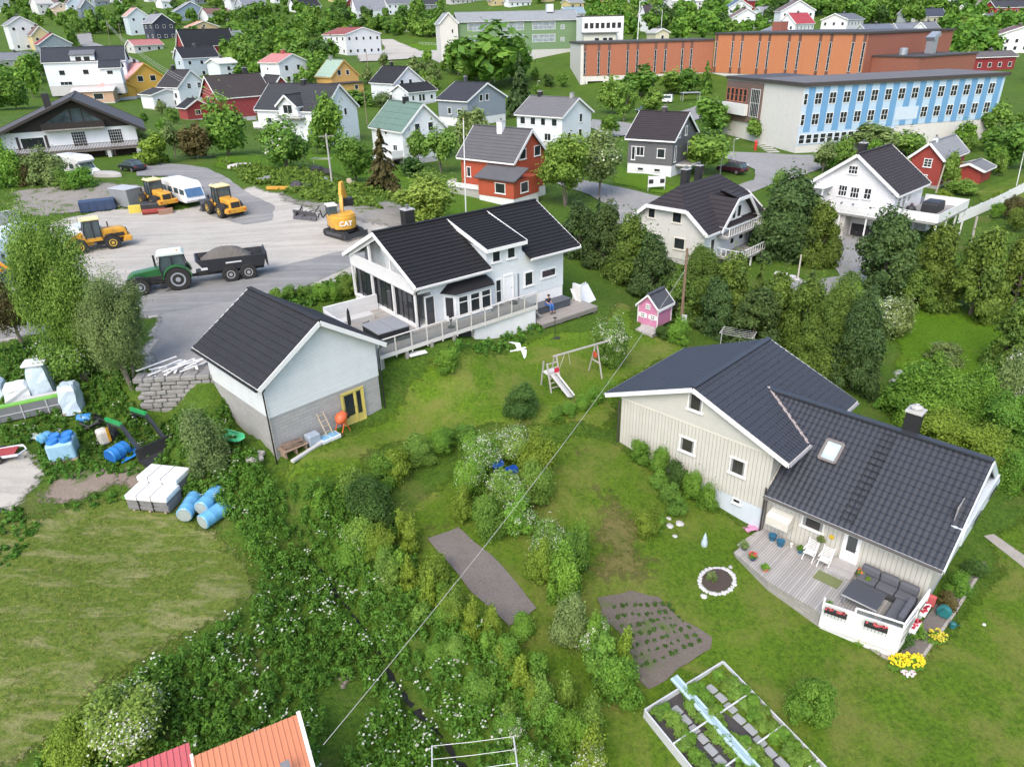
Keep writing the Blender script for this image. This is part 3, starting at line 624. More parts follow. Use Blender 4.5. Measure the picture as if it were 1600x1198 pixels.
# ------------------------------------------------- white house with glass balconies
WH=empty('detached_house',(-6.35,44.9,2.75),R(37.7),'white house with a black tiled roof, shed dormer and glazed balcony gable','house')
hW=dict(W=13.3,D=9.2,curtain=0); x0=1.25; whw=WALL((.72,.765,.79),'h',.16); rf_m=ROOFM((.017,.017,.019),.55,.2); W1=M(WHITE,.5,.05,3)
w,rf=gable(WH,13.3-x0,9.2,-.1,3.3,'x',2.25,whw,rf_m,WALL((.78,.78,.77),'r'),mode='step',course=.36,found=.1,fz=-2.6,oe=.78,og=1.1,gap=(5.9-x0,9.5-x0),og0=x0+.25,x0=x0,gutter=(.7,.7,.7),step=.05,bb=.16)
q=MB(); q.box(0,0,-.1,x0-.002,9.2,.0); q.box(0,0,2.28,x0-.002,9.2,2.5); q.box(0.06,0,-2.6,x0-.01,9.2,-.102)
q.build('balcony_floor',W1,WH)
for i,y in enumerate((.08,3.05,6.1,9.12)):
    q=MB(); q.box(.0,y-.08,.001,.16,y+.08,3.1+(0 if i in(0,3) else 1.4)); q.build('post',W1,WH)
for y0,y1 in((.2,2.95),(3.15,6.0),(6.2,9.0)):
    q=MB(); q.quad((.3,y0,.05),(.3,y1,.05),(.3,y1,2.26),(.3,y0,2.26)); gp=q.build('glass_wall',GLASS((.02,.024,.028)),WH)
    q=MB()
    for k in range(5): y=y0+(y1-y0)*k/4; q.box(.26,y-.025,.02,.31,y+.025,2.27)
    q.build('frame',M((.03,.03,.035),.4,.1,3),gp)
q=MB()
for k in range(0,62): y=.15+k*.148; q.box(-.03,y-.055,2.42,-.005,y+.055,3.22)
q.box(-.06,.05,3.2,.06,9.15,3.27); q.box(-.04,.05,2.38,.0,9.15,2.46); q.build('balcony_railing',W1,WH)
q=MB()
for (a,b) in(((-.05,0.1,3.15),(-.05,4.6,5.35)),((-.05,9.1,3.15),(-.05,4.6,5.35))): q.beam(a,b,.1,.34)
q.build('gable_frame',W1,WH)
for wl in((1.7,2.8,.9,1.0),(3.2,2.6,1.6,1.7),(6.1,2.6,.9,1.9)):
    q=MB(); y,z,ww,h2=wl; q.box(x0-.05,y,z,x0-.01,y+ww,z+h2); q.build('window',M((.18,.10,.08) if y<3 else (.55,.6,.6),.5,.15,2),WH)
q=MB(); q.lathe([(.02,0),(.45,.14)],(.25,4.4,4.35),14,'x'); q.tube([(.3,4.4,4.3),(.7,4.6,4.2)],.03); q.build('satellite_dish',M((.6,.6,.6),.4,.1,3),WH)
q=MB(); q.tube([(.12,-.55,2.75),(.12,-.1,2.5),(.12,-.1,-.1)],.045); q.build('downpipe',M((.02,.02,.02),.4,.1,3),WH)
# shed dormer
q=MB(); q.box(6.0,-.015,.0,9.2,4.4,4.32); dz=q.build('dormer',whw,WH)
q=MB(); sl=math.hypot(4.9,1.25); dv=Vector((0,4.9/sl,1.25/sl)); slope(q,(5.85,-.35,4.34),(1,0,0),3.55,dv,sl,Vector((0,-1.25/sl,4.9/sl)),'step',.36,t=.12,step=.05); q.build('dormer_roof',rf_m,WH)
q=MB(); 
for x in(5.8,9.45): q.beam((x,-.36,4.22),(x,4.5,5.5),.06,.3)
q.beam((5.8,-.38,4.2),(9.45,-.38,4.2),.06,.26); q.each('bargeboard',W1,dz)
for x in(6.5,7.85): window(WH,hW,'R',x,3.2,.72,1.0,out=.02)
window(WH,hW,'R',9.45,.75,.78,1.05); window(WH,hW,'R',11.1,1.0,1.4,.6)
door(WH,hW,'R',.72,0,.74,2.0,(.05,.05,.055),True,glasscol=(.05,.055,.06)); window(WH,hW,'R',6.72,.1,.5,1.75,1,2,out=.016)
door(WH,hW,'R',7.5,0,.8,2.0,(.78,.79,.8),out=.016); q=MB(); q.box(8.75,-.08,-.1,8.86,-.03,1.9); q.build('drain_pipe',M((.2,.22,.25),.5,.1,3),WH)
# bay window
q=MB(); out=[(2.2,0),(2.75,-.75),(5.75,-.75),(6.25,0)]; q.prism(out,-.1,1.95); bay=q.build('bay_window',whw,WH)
q=MB(); o1=[(1.95,.02),(2.6,-1.05),(5.9,-1.05),(6.5,.02)]; o2=[(2.6,.02),(3.0,-.25),(5.6,-.25),(5.9,.02)]
q.add([(x,y,1.97) for x,y in o1]+[(x,y,2.5) for x,y in o2],[(0,1,5,4),(1,2,6,5),(2,3,7,6),(4,5,6,7),(3,2,1,0)]); q.build('bay_roof',rf_m,bay)
hb=dict(W=1,D=1)
for i,x in enumerate((2.95,3.95,4.9)): window(bay,hW,'R',x,.28,.8,1.4,1,1,out=.76,name='window'); q=MB(); q.box(x,-.80,1.22,x+.8,-.765,1.28); q.build('muntin',W1,bay)
for (p1,p2) in(((2.2,0),(2.75,-.75)),((5.75,-.75),(6.25,0))):
    a=Vector((*p1,0)); b=Vector((*p2,0)); d=b-a; n=Vector((d.y,-d.x,0)).normalized(); 
    q=MB(); c0=a+d*.2+n*.02; c1=a+d*.8+n*.02; U=Vector((0,0,1)); q.quad(c0+U*.3,c1+U*.3,c1+U*1.65,c0+U*1.65); q.build('pane',GLASS(),bay)
chimney(rf,3.2,5.6,5.2,(.015,.015,.016),.75,.75,1.35)
# deck along the front with glass railing
DK=empty('terrace',(-6.35,44.9,2.75),R(37.7),'long grey timber terrace with glass railing along the white house','terrace')
q=MB(); q.prism([(-4.2,-2.35),(9.0,-1.95),(9.0,-.02),(0,-.02),(0,5.4),(-4.2,5.4)],-.22,-.11); q.build('deck',DECK((.42,.40,.37),.13,1),DK)
rl=[(-4.2,-2.35)]+[(-4.2+13.2*i/11,-2.35+.4*i/11) for i in range(1,12)]
for (x,y) in rl:
    q=MB(); q.box(x-.03,y-.04,-.45,x+.03,y+.04,.92); q.build('post',M((.62,.60,.56),.6,.1,3),DK)
for a,b in zip(rl[:-1],rl[1:]):
    q=MB(); q.beam(Vector((a[0]+.05,a[1],.38)),Vector((b[0]-.05,b[1],.38)),.02,.8); q.build('glass_panel',GLAZE(),DK)
q=MB(); q.beam(Vector((*rl[0],.95)),Vector((*rl[-1],.95)),.09,.05); q.beam(Vector((*rl[0],-.2)),Vector((*rl[-1],-.2)),.06,.24)
q.build('handrail',M((.62,.60,.56),.6,.1,3),DK)
q=MB(); q.box(-4.25,-2.3,-1.5,-4.12,5.4,.75); q.box(-4.25,5.3,-1.2,-.1,5.45,1.0); q.each('screen_wall',WALL((.78,.79,.79),'h',.15),DK)
q=MB()
for x in(-4.0,-2.2,-.3,1.5): q.box(x-.1,-2.3,-2.6,x+.1,-2.1,-.24)
q.each('pile',M((.3,.29,.27),.8,.2,2),DK)
q=MB(); q.box(3.4,-1.9,-2.6,8.9,-.3,-.24); q.build('skirting',WALL((.75,.76,.76),'r'),DK)
q=MB(); q.box(1.2,-1.5,-2.6,3.39,-.3,-.24); q.build('deck_shade_block',M((.03,.03,.03),.8,.3,2),DK)  # solid dark block stands in for the shade under the deck
q=MB(); q.box(-4.0,3.6,-.108,-1.3,4.4,.28); q.build('bench',M((.5,.5,.48),.7,.1,3),DK)
PT=empty('timber_platform',(-6.35,44.9,2.75),R(37.7),'low grey timber platform beside the sitting person, end of the terrace','deck')
q=MB(); q.box(9.05,-2.5,-1.55,14.7,-.05,-1.42); q.build('deck',DECK((.36,.335,.30),.14,1),PT)
q=MB()
for x in(9.3,11,12.8,14.5): q.box(x-.07,-2.4,-3,x+.07,-2.26,-1.552)
q.box(9.05,-2.48,-1.8,14.7,-2.42,-1.552); q.build('joists',M((.2,.19,.17),.8,.2,2),PT)
q=MB()
for i in range(4): q.box(9.02+i*.22,-1.6,-1.42+.0+(3-i)*.27,9.24+i*.22,-.9,-1.36+(3-i)*.27)
q.each('step',M((.32,.3,.27),.8,.2,2),PT)
q=MB(); q.box(14.3,-.9,-1.41,14.5,-.02,-.1); q.build('end_screen',WALL((.78,.79,.79),'h',.15),PT)
# ------------------------------------------------- cream house on the right, two tiled volumes
RH=empty('detached_house',(6.28,35.93,-1.1),R(-44.7),'cream house with navy tiled roofs, lower wing and flower-lined terrace','house')
Z0=-1.1; hR=dict(W=17.0,D=7.8,curtain=1); cream=WALL((.55,.54,.485),'v',.21,.45); creamh=WALL((.57,.565,.52),'h',.12,.75); fnd=WALL((.55,.62,.68),'r')
tile_m=ROOFM((.030,.034,.043),.42,.22); tile_m.node_tree.nodes['Principled BSDF'].inputs['Specular IOR Level'].default_value=.45; tile_m.node_tree.nodes['Principled BSDF'].inputs['Roughness'].default_value=.42
w,rf=gable(RH,9.2,7.8,0,3.2,'y',1.86,cream,tile_m,fnd,mode='tile',course=.36,found=-.4,fz=-3.2,oe=.95,og=.35,tile=.26,split=2.88,wm2=creamh,bb=.12,gutter=(.3,.3,.31),amp=.035)
q=MB(); q.box(.03,.03,-3.3,9.17,7.77,-.402); q.build('foundation',fnd,RH)
q=MB(); q.box(0,-.03,2.83,9.2,-.002,2.89); q.build('band',M((.7,.67,.57),.6,.1,3),RH)
# lower wing
q=MB(); xe=17.0; zf=-1.75; ze_=1.2; zr=ze_+2.9
q.add([(9.21,0,zf),(xe,0,zf),(xe,7.8,zf),(9.21,7.8,zf),(9.21,0,ze_),(xe,0,ze_),(xe,7.8,ze_),(9.21,7.8,ze_),(xe,3.9,zr),(9.21,3.9,zr)],[(0,1,5,4),(2,3,7,6),(1,2,6,8,5),(0,3,7,9,4),(4,5,8,9),(6,7,9,8),(0,3,2,1)]); wing=q.build('wing_wall',cream,RH)
q=MB(); q.box(9.25,.03,-3.4,xe-.03,7.77,zf-.002); q.build('wing_foundation',fnd,RH)
q=MB(); sl=math.hypot(3.9,2.9); 
for sd in(1,-1):
    dv=Vector((0,sd*3.9/sl,2.9/sl)); nm=Vector((0,-sd*2.9/sl,3.9/sl)); y=0 if sd>0 else 7.8; ex=.72
    slope(q,Vector((9.32,y,ze_+.12))-dv*ex,(1,0,0),xe+.42-9.32,dv,sl+ex,nm,'tile',.36,.27,.04,.13,step=.04)
    slope(q,Vector((6.1,y,ze_+.12))+dv*(sl*.5),(1,0,0),9.32-6.1,dv,sl*.5,nm,'tile',.36,.27,.04,.13,step=.04)
q.beam((6.3,3.9,zr+.2),(xe+.42,3.9,zr+.2),.34,.1); wr=q.build('wing_roof',tile_m,RH)
q=MB()
for sd in(1,-1):
    y=-.58 if sd>0 else 8.38; q.beam((xe+.44,y,ze_-.42),(xe+.44,3.9,zr+.0),.06,.34)
q.beam((9.3,-.62,ze_-.4),(xe+.42,-.62,ze_-.4),.05,.2); q.build('bargeboard',M((.62,.68,.72),.5,.05,3),wr)
q=MB(); q.beam((9.3,-.72,ze_-.33),(xe+.4,-.72,ze_-.33),.12,.1); q.tube([(9.28,-.6,ze_-.4),(9.28,-.15,ze_-.6),(9.28,-.1,-3.)],.045); q.build('gutter',M((.12,.11,.10),.4,.1,3),wr)
# valley flashing, roof light, chimney, roof ladder
q=MB(); q.beam((6.75,3.95,4.36),(10.05,2.0,3.02),.2,.06,up=(.3,.3,1)); q.build('valley_flashing',M((.42,.36,.33),.7,.35,6),wr)
def onroof(x,v,off=0.):
    dv=Vector((0,3.9/sl,2.9/sl)); nm=Vector((0,-2.9/sl,3.9/sl)); return Vector((x,0,ze_+.12))+dv*v+nm*off
q=MB(); a,b,c,d=onroof(10.75,2.1,.14),onroof(11.55,2.1,.14),onroof(11.55,3.2,.14),onroof(10.75,3.2,.14)
for s,e in((a,b),(b,c),(c,d),(d,a)): q.beam(s,e,.12,.12,up=(0,-.6,.8))
sk_=q.build('roof_window',M((.16,.14,.13),.5,.1,3),wr)
q=MB(); q.quad(a,b,c,d); q.build('pane',GLASS((.30,.36,.36),.25),sk_)
q=MB()
for x in(12.95,13.4): q.beam(onroof(x,-.4,.13),onroof(x,sl-.3,.13),.03,.03)
for k in range(15): q.beam(onroof(12.85,-.3+k*.34,.15),onroof(13.5,-.3+k*.34,.15),.025,.025)
q.build('roof_ladder',M((.05,.05,.055),.4,.2,3,metal=.6),wr)
q=MB(); q.box(13.5,4.0,2.8,14.15,4.65,5.3); ch=q.build('chimney',M((.02,.02,.024),.5,.2,3),wr)
q=MB(); q.box(13.44,3.94,5.302,14.21,4.71,5.38); q.lathe([(.22,5.38),(.22,5.5),(.27,5.5),(.27,5.55),(.1,5.62),(.1,5.68)],(13.82,4.33,0),12); q.build('cap',M((.45,.44,.42),.6,.25,6),ch)
for (x,z,ww,hh) in((4.28,3.78,.82,.95),(4.0,1.1,.9,.85),(7.02,1.0,.85,.9),(11.12,-.3,1.05,.8)): window(RH,hR,'R',x,z,ww,hh,1,1,fc=(.75,.75,.72),out=.03 if z>3 else 0,cas=.08,glass=GLASS((.03,.03,.028)))
window(RH,dict(W=1,D=1),'R',7.45,-.72,.42,.26,1,1,out=.01,cas=.06)
door(RH,hR,'R',13.2,-1.42,.72,1.95,(.8,.81,.82),True)
q=MB(); q.add([(9.6,-.75,-.12),(10.75,-.75,-.12),(10.75,0,.12),(9.6,0,.12),(9.6,-.72,-.62),(10.75,-.72,-.62),(10.75,-.02,-.62),(9.6,-.02,-.62)],[(0,1,2,3),(4,5,6,7),(0,1,5,4),(1,2,6,5),(3,0,4,7)]); aw=q.build('awning_box',WALL((.72,.70,.62),'h',.09,.5),RH)
# end gable of the wing: balcony recess, windows
hE=dict(W=17.0,D=7.8)
q=MB(); q.box(xe-.02,1.0,1.3,xe+.55,6.8,2.15); eb=q.build('end_balcony',WALL((.62,.68,.72),'h',.3,.9),RH)
q=MB(); q.box(xe-.01,1.2,2.16,xe+.01,6.6,3.0); q.build('recess_shade',M((.38,.36,.34),.7,.1,3),eb)  # flat panel, darker than the wall: the recess shade is only in its colour
for y in(2.2,4.9):
    q=MB(); 
    for z in(1.75,2.0): q.beam((xe+.62,y,z),(xe+.62,y+1.1,z),.02,.02)
    for k in range(4): q.beam((xe+.58,y+k*.36,1.7),(xe+.66,y+k*.36,2.05),.02,.02)
    q.build('flower_box_bracket',M((.03,.03,.03),.4,.1,3),eb)
window(RH,hE,'E',1.1,-.4,1.4,1.2,2,1,fc=(.6,.66,.7)); window(RH,hE,'E',3.3,-.4,1.3,1.2,2,1,fc=(.6,.66,.7)); window(RH,hE,'E',6.2,-.3,.8,.9,1,1,fc=(.6,.66,.7))
q=MB(); q.tube([(9.15,-.15,1.0),(9.15,-.1,-2.6)],.05); q.tube([(-.08,-.12,2.7),(-.08,-.1,-.2)],.05); q.each('downpipe',M((.06,.05,.045),.4,.1,3),RH)
def rh(x,y,z=0): return RH_M@Vector((x,y,z))
RH_M=Matrix.Translation((6.28,35.93,-1.1))@Matrix.Rotation(R(-44.7),4,'Z')
# terrace
TZ=-1.5   # deck top in house coordinates (world -2.6)
TR=empty('terrace',(6.28,35.93,-1.1),R(-44.7),'weathered grey plank terrace in front of the cream house wing','terrace')
q=MB(); q.prism([(9.3,-.04),(9.1,-2.75),(11.3,-3.55),(14.0,-3.85),(17.05,-3.1),(17.15,-.04)],TZ-.12,TZ); q.build('deck',DECK((.40,.385,.36),.12,0),TR)
q=MB(); q.prism([(14.0,-3.8),(16.95,-3.05),(17.0,-.06),(16.8,-.06),(16.75,-2.9),(14.0,-3.6)],-3.6,TZ-.122); q.build('white_plinth',WALL((.70,.71,.70),'r'),TR)
q=MB(); q.prism([(9.15,-2.7),(11.3,-3.5),(14.0,-3.78),(14.0,-3.6),(11.3,-3.3),(9.35,-2.5)],-2.6,TZ-.122); q.build('stone_edge',WALL((.33,.32,.30),'b'),TR)
q=MB(); 
pr=[(13.95,-3.9),(17.0,-3.15),(17.12,-.3)]
for a,b in zip(pr[:-1],pr[1:]):
    a=Vector((*a,0)); b=Vector((*b,0)); U=Vector((0,0,1)); q.beam(a+U*(TZ-.05),b+U*(TZ-.05),.05,1.3); q.beam(a+U*(TZ+.64),b+U*(TZ+.64),.1,.05)
q.build('white_parapet',WALL((.78,.79,.79),'h',.14,.9),TR)
q=MB()
for a in((13.97,-3.9),(15.2,-3.6),(17.0,-3.15),(17.1,-1.7),(17.12,-.3)): q.box(a[0]-.035,a[1]-.035,TZ+.3,a[0]+.035,a[1]+.035,TZ+.95)
for a,b in(((15.2,-3.6),(17.0,-3.15)),((17.0,-3.15),(17.12,-.3))): q.beam((*a,TZ+.95),(*b,TZ+.95),.07,.05)
q.build('railing',M(WHITE,.5,.05,3),TR)
for a,b in(((15.25,-3.59),(16.95,-3.16)),((17.0,-3.1),(17.1,-1.75))):
    q=MB(); q.beam((*a,TZ+.78),(*b,TZ+.78),.02,.3); q.build('glass_panel',GLAZE(),TR)
# ---------------------------------------------------------------- mid-distance houses
BLK=(.024,.024,.027); GREYR=(.10,.105,.115); BRN=(.05,.042,.04)
def W6(xs,z,w=1.,h=1.1,wl='R',nx=1): return [(wl,x,z,w,h,nx,1) for x in xs]
# hip-roofed cream house
HP=empty('detached_house',pl(1096,425,-1.),R(46),'cream villa with half-hipped black roof, two decks and a cross gable','house')
hh=dict(W=11.2,D=8.4); crm=WALL((.66,.655,.62),'h',.16); crm_cool=WALL((.72,.77,.80),'h',.16)  # right-facing walls get a bluer copy, cool sky light put into the colour
q=MB(); W_,D_,E_=11.2,8.4,4.1
# half-hipped gables: wall clipped at 5.7
cl=5.75; k=(cl-E_)/3.35*(D_/2)
q.add([(0,0,.8),(0,D_,.8),(0,D_,E_),(0,D_-k,cl),(0,k,cl),(0,0,E_)],[(0,1,2,3,4,5)]); q.add([(W_,0,.8),(W_,D_,.8),(W_,D_,E_),(W_,D_-k,cl),(W_,k,cl),(W_,0,E_)],[(0,1,2,3,4,5)])
q.add([(0,D_,.8),(W_,D_,.8),(W_,D_,E_),(0,D_,E_)],[(0,1,2,3)]); q.build('wall',crm,HP)
q=MB(); q.quad((0,-.002,.8),(W_,-.002,.8),(W_,-.002,E_),(0,-.002,E_)); q.build('front_wall',crm_cool,HP)
q=MB(); q.box(.05,.05,-2.5,W_-.05,D_-.05,.8); q.build('foundation',WALL((.5,.5,.48),'b'),HP)
q=MB(); rm_=ROOFM((.035,.031,.034),.55); rz=E_+3.35; o=.5; hx=1.9
s1=Vector((0,D_/2,3.35)).normalized(); eo=o*.6
A0,A1=(-o,-o,E_-.35),(W_+o,-o,E_-.35); B0,B1=(-o,D_+o,E_-.35),(W_+o,D_+o,E_-.35); r0,r1=(hx,D_/2,rz+.1),(W_-hx,D_/2,rz+.1)
kk=k-.15; c0,c1=(-o,kk,cl-.05),(-o,D_-kk,cl-.05); d0,d1=(W_+o,kk,cl-.05),(W_+o,D_-kk,cl-.05)
def shingle(q,poly,up_,nrm,n):
    "stepped courses cut across a planar polygon"
    up_=Vector(up_).normalized(); nrm=Vector(nrm).normalized(); P=[Vector(p) for p in poly]; h=[p.dot(up_) for p in P]; lo,hi=min(h),max(h)
    def cross(t):
        r=[]
        for a,b,ha,hb in zip(P,P[1:]+P[:1],h,h[1:]+h[:1]):
            if (ha-t)*(hb-t)<=0 and abs(ha-hb)>1e-6: r.append(a.lerp(b,(t-ha)/(hb-ha)))
        if len(r)<2: return None
        best=max(((x,y) for x in r for y in r),key=lambda p:(p[0]-p[1]).length); ax=nrm.cross(up_)
        return best if best[0].dot(ax)<best[1].dot(ax) else (best[1],best[0])
    for i in range(n):
        a=cross(lo+(hi-lo)*(i/n)+1e-4); b=cross(lo+(hi-lo)*((i+1)/n)-1e-4)
        if a and b: q.add([a[0]+nrm*.05,a[1]+nrm*.05,b[1],b[0],a[0],a[1]],[(0,1,2,3),(0,1,5,4)])
    q.add([p-nrm*.03 for p in P],[tuple(range(len(P)))])
fn=Vector((0,-3.35,D_/2)).normalized(); bn=Vector((0,3.35,D_/2)).normalized()
shingle(q,[A0,A1,d0,r1,r0,c0],(0,D_/2,3.35),fn,14); shingle(q,[B0,B1,d1,r1,r0,c1],(0,-D_/2,3.35),bn,14)
shingle(q,[c0,c1,r0],(1,0,.85),(-.85,0,1),6); shingle(q,[d0,d1,r1],(-1,0,.85),(.85,0,1),6)
rf=q.build('roof',rm_,HP)
q=MB(); W1=M(WHITE,.5,.05,3)
for x in(-o-.03,W_+o+.03):
    for a,b in(((x,-o,E_-.42),(x,kk,cl-.1)),((x,kk,cl-.1),(x,D_-kk,cl-.1)),((x,D_-kk,cl-.1),(x,D_+o,E_-.42))): q.beam(a,b,.07,.36)
q.beam((-o,-o-.03,E_-.45),(2.0,-o-.03,E_-.45),.06,.22); q.beam((10,-o-.03,E_-.45),(W_+o,-o-.03,E_-.45),.06,.22)
q.each('bargeboard',W1,rf)
# cross gable with balcony
q=MB(); gx0,gx1=2.4,9.4; gm=(gx0+gx1)/2; q.add([(gx0,-.02,E_-.6),(gx1,-.02,E_-.6),(gx1,-.02,E_),(gm+1,-.02,6.2),(gm-1,-.02,6.2),(gx0,-.02,E_)],[(0,1,2,3,4,5)])
cg=q.build('cross_gable',crm_cool,HP)
q=MB(); yb=3.2
cp=[(gx0-.5,E_-.5),(gm-1.1,6.35),(gm+1.1,6.35),(gx1+.5,E_-.5)]
shingle(q,[(cp[0][0],-.7,cp[0][1]),(cp[1][0],-.7,cp[1][1]),(cp[1][0],yb,cp[1][1]),(gx0-.5,-.2,E_-.5)],(.68,0,.7),(-.7,0,.68),8)
shingle(q,[(cp[3][0],-.7,cp[3][1]),(cp[2][0],-.7,cp[2][1]),(cp[2][0],yb,cp[2][1]),(gx1+.5,-.2,E_-.5)],(-.68,0,.7),(.7,0,.68),8)
shingle(q,[(cp[1][0],-.7,6.35),(cp[2][0],-.7,6.35),(gm,2.6,6.9)],(0,1,.3),(0,-.3,1),5)
q.build('gable_roof',rm_,cg)
q=MB()
for a,b in zip(cp[:-1],cp[1:]): q.beam((a[0],-.73,a[1]-.08),(b[0],-.73,b[1]-.08),.07,.34)
q.build('bargeboard',W1,cg)
for x,w_ in((gm-2.0,.8),(gm-.9,.7),(gm+.1,.8)): window(HP,hh,'R',x,E_+.1,w_,1.2,1,1,out=.02)
balcony(HP,hh,'R',2.3,9.4,3.1,1.3,.9,WHITE,True,step=.5)
balcony(HP,hh,'R',2.6,15.0,1.0,2.6,.85,WHITE,True,zg=-2.2,step=.5,posts=6)
for x,z,w_,h_ in((1.2,.95,.8,2.0),(5.2,1.6,.8,1.2),(7.0,1.7,1.0,1.1)): window(HP,hh,'R',x,z,w_,h_,1,1)
for x,z,w_,h_ in((5.7,4.4,.8,1.2),(2.7,4.35,1.0,1.15),(5.6,1.8,1.3,1.1),(2.1,1.8,1.2,1.1)): window(HP,hh,'L',x,z,w_,h_,1,1,fc=(.7,.68,.6))
chimney(rf,4.0,5.0,rz+.2,(.02,.02,.022),.7,.7,1.0); chimney(rf,6.6,5.0,rz+.2,(.02,.02,.022),.6,.6,1.0)
# white house with wrap-around balcony on the right
at=pl(1384,380,-1.5)
bw=house('detached_house','white clapboard house with dark brown roof above a wrap-around white balcony',at,43,8.2,9.3,5.55,'x',3.4,(.76,.77,.78),(.040,.033,.034),
  [('L',4.5,6.9,1.0,.85,3,2),('L',3.9,4.35,.95,1.15,3,2),('L',5.25,4.4,.95,1.15,3,2),('L',2.6,4.4,.75,1.15,2,2),('R',.8,3.4,.8,1.9,2,2),('R',2.2,3.4,.8,1.9,2,2),('R',3.6,3.9,.8,1.3,2,2)],mode='step',course=.38,found=2.6,fcol=(.72,.72,.72),chim=[(4.8,6.3,8.1,BLACK,.75,.75,1.4)],oe=.6,og=.5,small=False)
balcony(bw['e'],bw,'L',-1.2,10.8,2.95,2.0,.95,WHITE,True,zg=-1.2,step=.11,posts=5)
balcony(bw['e'],bw,'R',.05,9.5,2.9,4.6,.95,WHITE,'full',zg=-1.6,posts=4)
q=MB(); q.box(8.25,-1.2,-1.6,14.2,5.0,2.3); an=q.build('annex',WALL((.74,.76,.78),'h',.17),bw['e']); q=MB(); q.box(8.1,-1.5,2.31,14.5,5.3,2.5); q.build('annex_roof',M((.13,.13,.14),.7,.2,1),an)
for x in(9.2,11.8): window(an,dict(W=1,D=1),'R',x,1.0,.6,.5,1,1,out=1.2,small=True)
q=MB(); q.box(-2.2,6.9,5.3,-.02,11.6,5.42); q.build('porch_roof',W1,bw['e'])
q=MB()
for y in(7.1,11.4): q.box(-2.1,y-.06,2.9,-1.98,y+.06,5.3)
q.each('porch_post',W1,bw['e'])
q=MB(); q.box(-1.7,4.2,-1.4,-.1,9.3,2.7); q.build('block_screen',WALL((.50,.48,.46),'b'),bw['e'])
q=MB(); q.box(-.06,.3,-1.4,-.031,4.0,1.6); q.build('carport_shade_panel',M((.03,.03,.035),.8,.3,2),bw['e'])  # near-black sheet on the wall paints the carport's inner shade
# red house with grey roof
rd=house('detached_house','brick-red timber house with weathered grey roof and white chimney',pl(804,318,1),52,6.8,8.6,5.2,'y',3.1,(.44,.085,.042),(.10,.10,.105),[('R',1.2,5.1,1.3,1.2,1,1),('R',4.3,5.1,1.3,1.2,1,1),('L',7.0,2.6,.6,1.2,1,1)],mode='step',course=.5,found=1.2,fcol=(.7,.71,.7),chim=[(3.0,4.2,7.9,(.72,.73,.74),.8,.8,1.3)],small=False,oe=.55)
e=rd['e']; q=MB(); q.box(-2.6,-1.9,1.2,2.6,3.6,3.3); an=q.build('annex',WALL((.44,.085,.042),'h',.15),e)
q=MB(); q.box(-2.55,-1.85,-1.5,2.55,3.55,1.2); q.build('annex_base',WALL((.72,.73,.73),'r'),an)
q=MB(); slope(q,(-3.0,-2.3,3.35),(0,1,0),6.3,Vector((.93,0,.37)).normalized(),3.2,Vector((-.37,0,.93)).normalized(),'plain'); q.build('annex_roof',ROOFM((.10,.10,.105)),an)
window(an,dict(W=1,D=1),'L',-.6,1.7,1.5,1.2,1,1,out=2.6); window(an,dict(W=1,D=1),'R',-1.2,1.7,1.5,1.2,1,1,out=1.9)
balcony(e,rd,'L',3.8,9.5,1.5,1.9,.6,WHITE,'full'); q=MB(); q.box(-2.0,4.0,-1,-.1,9.3,1.3); q.build('porch_base',WALL((.4,.4,.38),'r'),e)
# grey house
gy=house('detached_house','slate grey house with brown-black roof beside the purple car',pl(1048,277,1.5),58,9.4,6.6,5.0,'y',2.9,(.13,.13,.14),(.040,.034,.036),[('L',1.1,2.5,1.1,1.2,1,1),('L',4.2,2.6,1.1,1.2,2,1),('L',5.5,2.0,.5,1.8,1,1),('R',1.9,5.0,.8,1.2,1,1),('R',4.6,5.0,.8,1.2,1,1),('R',.8,1.9,.6,2.1,1,1),('R',6.2,2.4,.8,1.4,1,1)],found=1.5,fcol=(.72,.73,.74),chim=[(4.7,3.3,7.6,(.05,.04,.045),.6,.6,1.0)],wpitch=.13,small=False)
balcony(gy['e'],gy,'R',1.6,7.5,1.4,2.2,.0,WHITE,False,zg=-.6,posts=3)
window(gy['e'],gy,'L',4.1,.6,.9,.4,1,1,small=True,out=.0); window(gy['e'],gy,'L',1.6,.6,.9,.4,1,1,small=True)
dp=house('duplex_house','white and pale blue two-storey house, roof half grey half pale',pl(878,230,1.5),51,9.3,10,5.1,'y',2.5,(.74,.78,.82),(.15,.15,.155),[('L',1.1,3.4,1.1,1.2,1,1),('L',3.6,3.4,1.0,1.2,1,1),('L',5.8,3.4,1.1,1.2,1,1),('L',8.1,3.4,1.1,1.2,1,1),('L',2.4,.9,1.4,1.2,2,1),('R',5.4,3.6,.9,1.4,1,1),('R',5.2,1.0,1.0,1.4,1,1),('R',1.6,.8,1.1,1.4,1,1)],found=.6,chim=[(4.7,8.2,7.5,BLACK,.7,.7,1.0),(4.7,1.2,7.5,(.35,.35,.34),.6,.6,.9)],small=False)
q=MB(); sl_=math.hypot(4.65,2.5); slope(q,(-.4,4.9,4.99),(0,1,0),5.6,Vector((4.65,0,2.5)).normalized(),sl_+.5,Vector((-2.5,0,4.65)).normalized(),'plain',t=.02); q.build('dark_roof_half',ROOFM((.055,.06,.075)),dp['e'])
house('detached_house','blue-grey house with dark slate roof, two small gable windows',pl(732,200,1.5),48,12,9,5.4,'y',3.0,(.27,.31,.36),(.045,.047,.055),[('R',3.7,5.0,1.0,1.3,1,1),('R',5.6,5.0,1.0,1.3,1,1),('R',2.6,2.2,1.2,1.3,1,1),('L',1.4,2.5,1.6,1.1,1,1),('L',5,2.5,1.0,1.3,1,1),('L',2.,.5,.6,.5,1,1)],found=1.8,fcol=(.72,.73,.72),chim=[(6,6.2,8.5,(.06,.065,.08),.6,.6,1.1)],small=False)
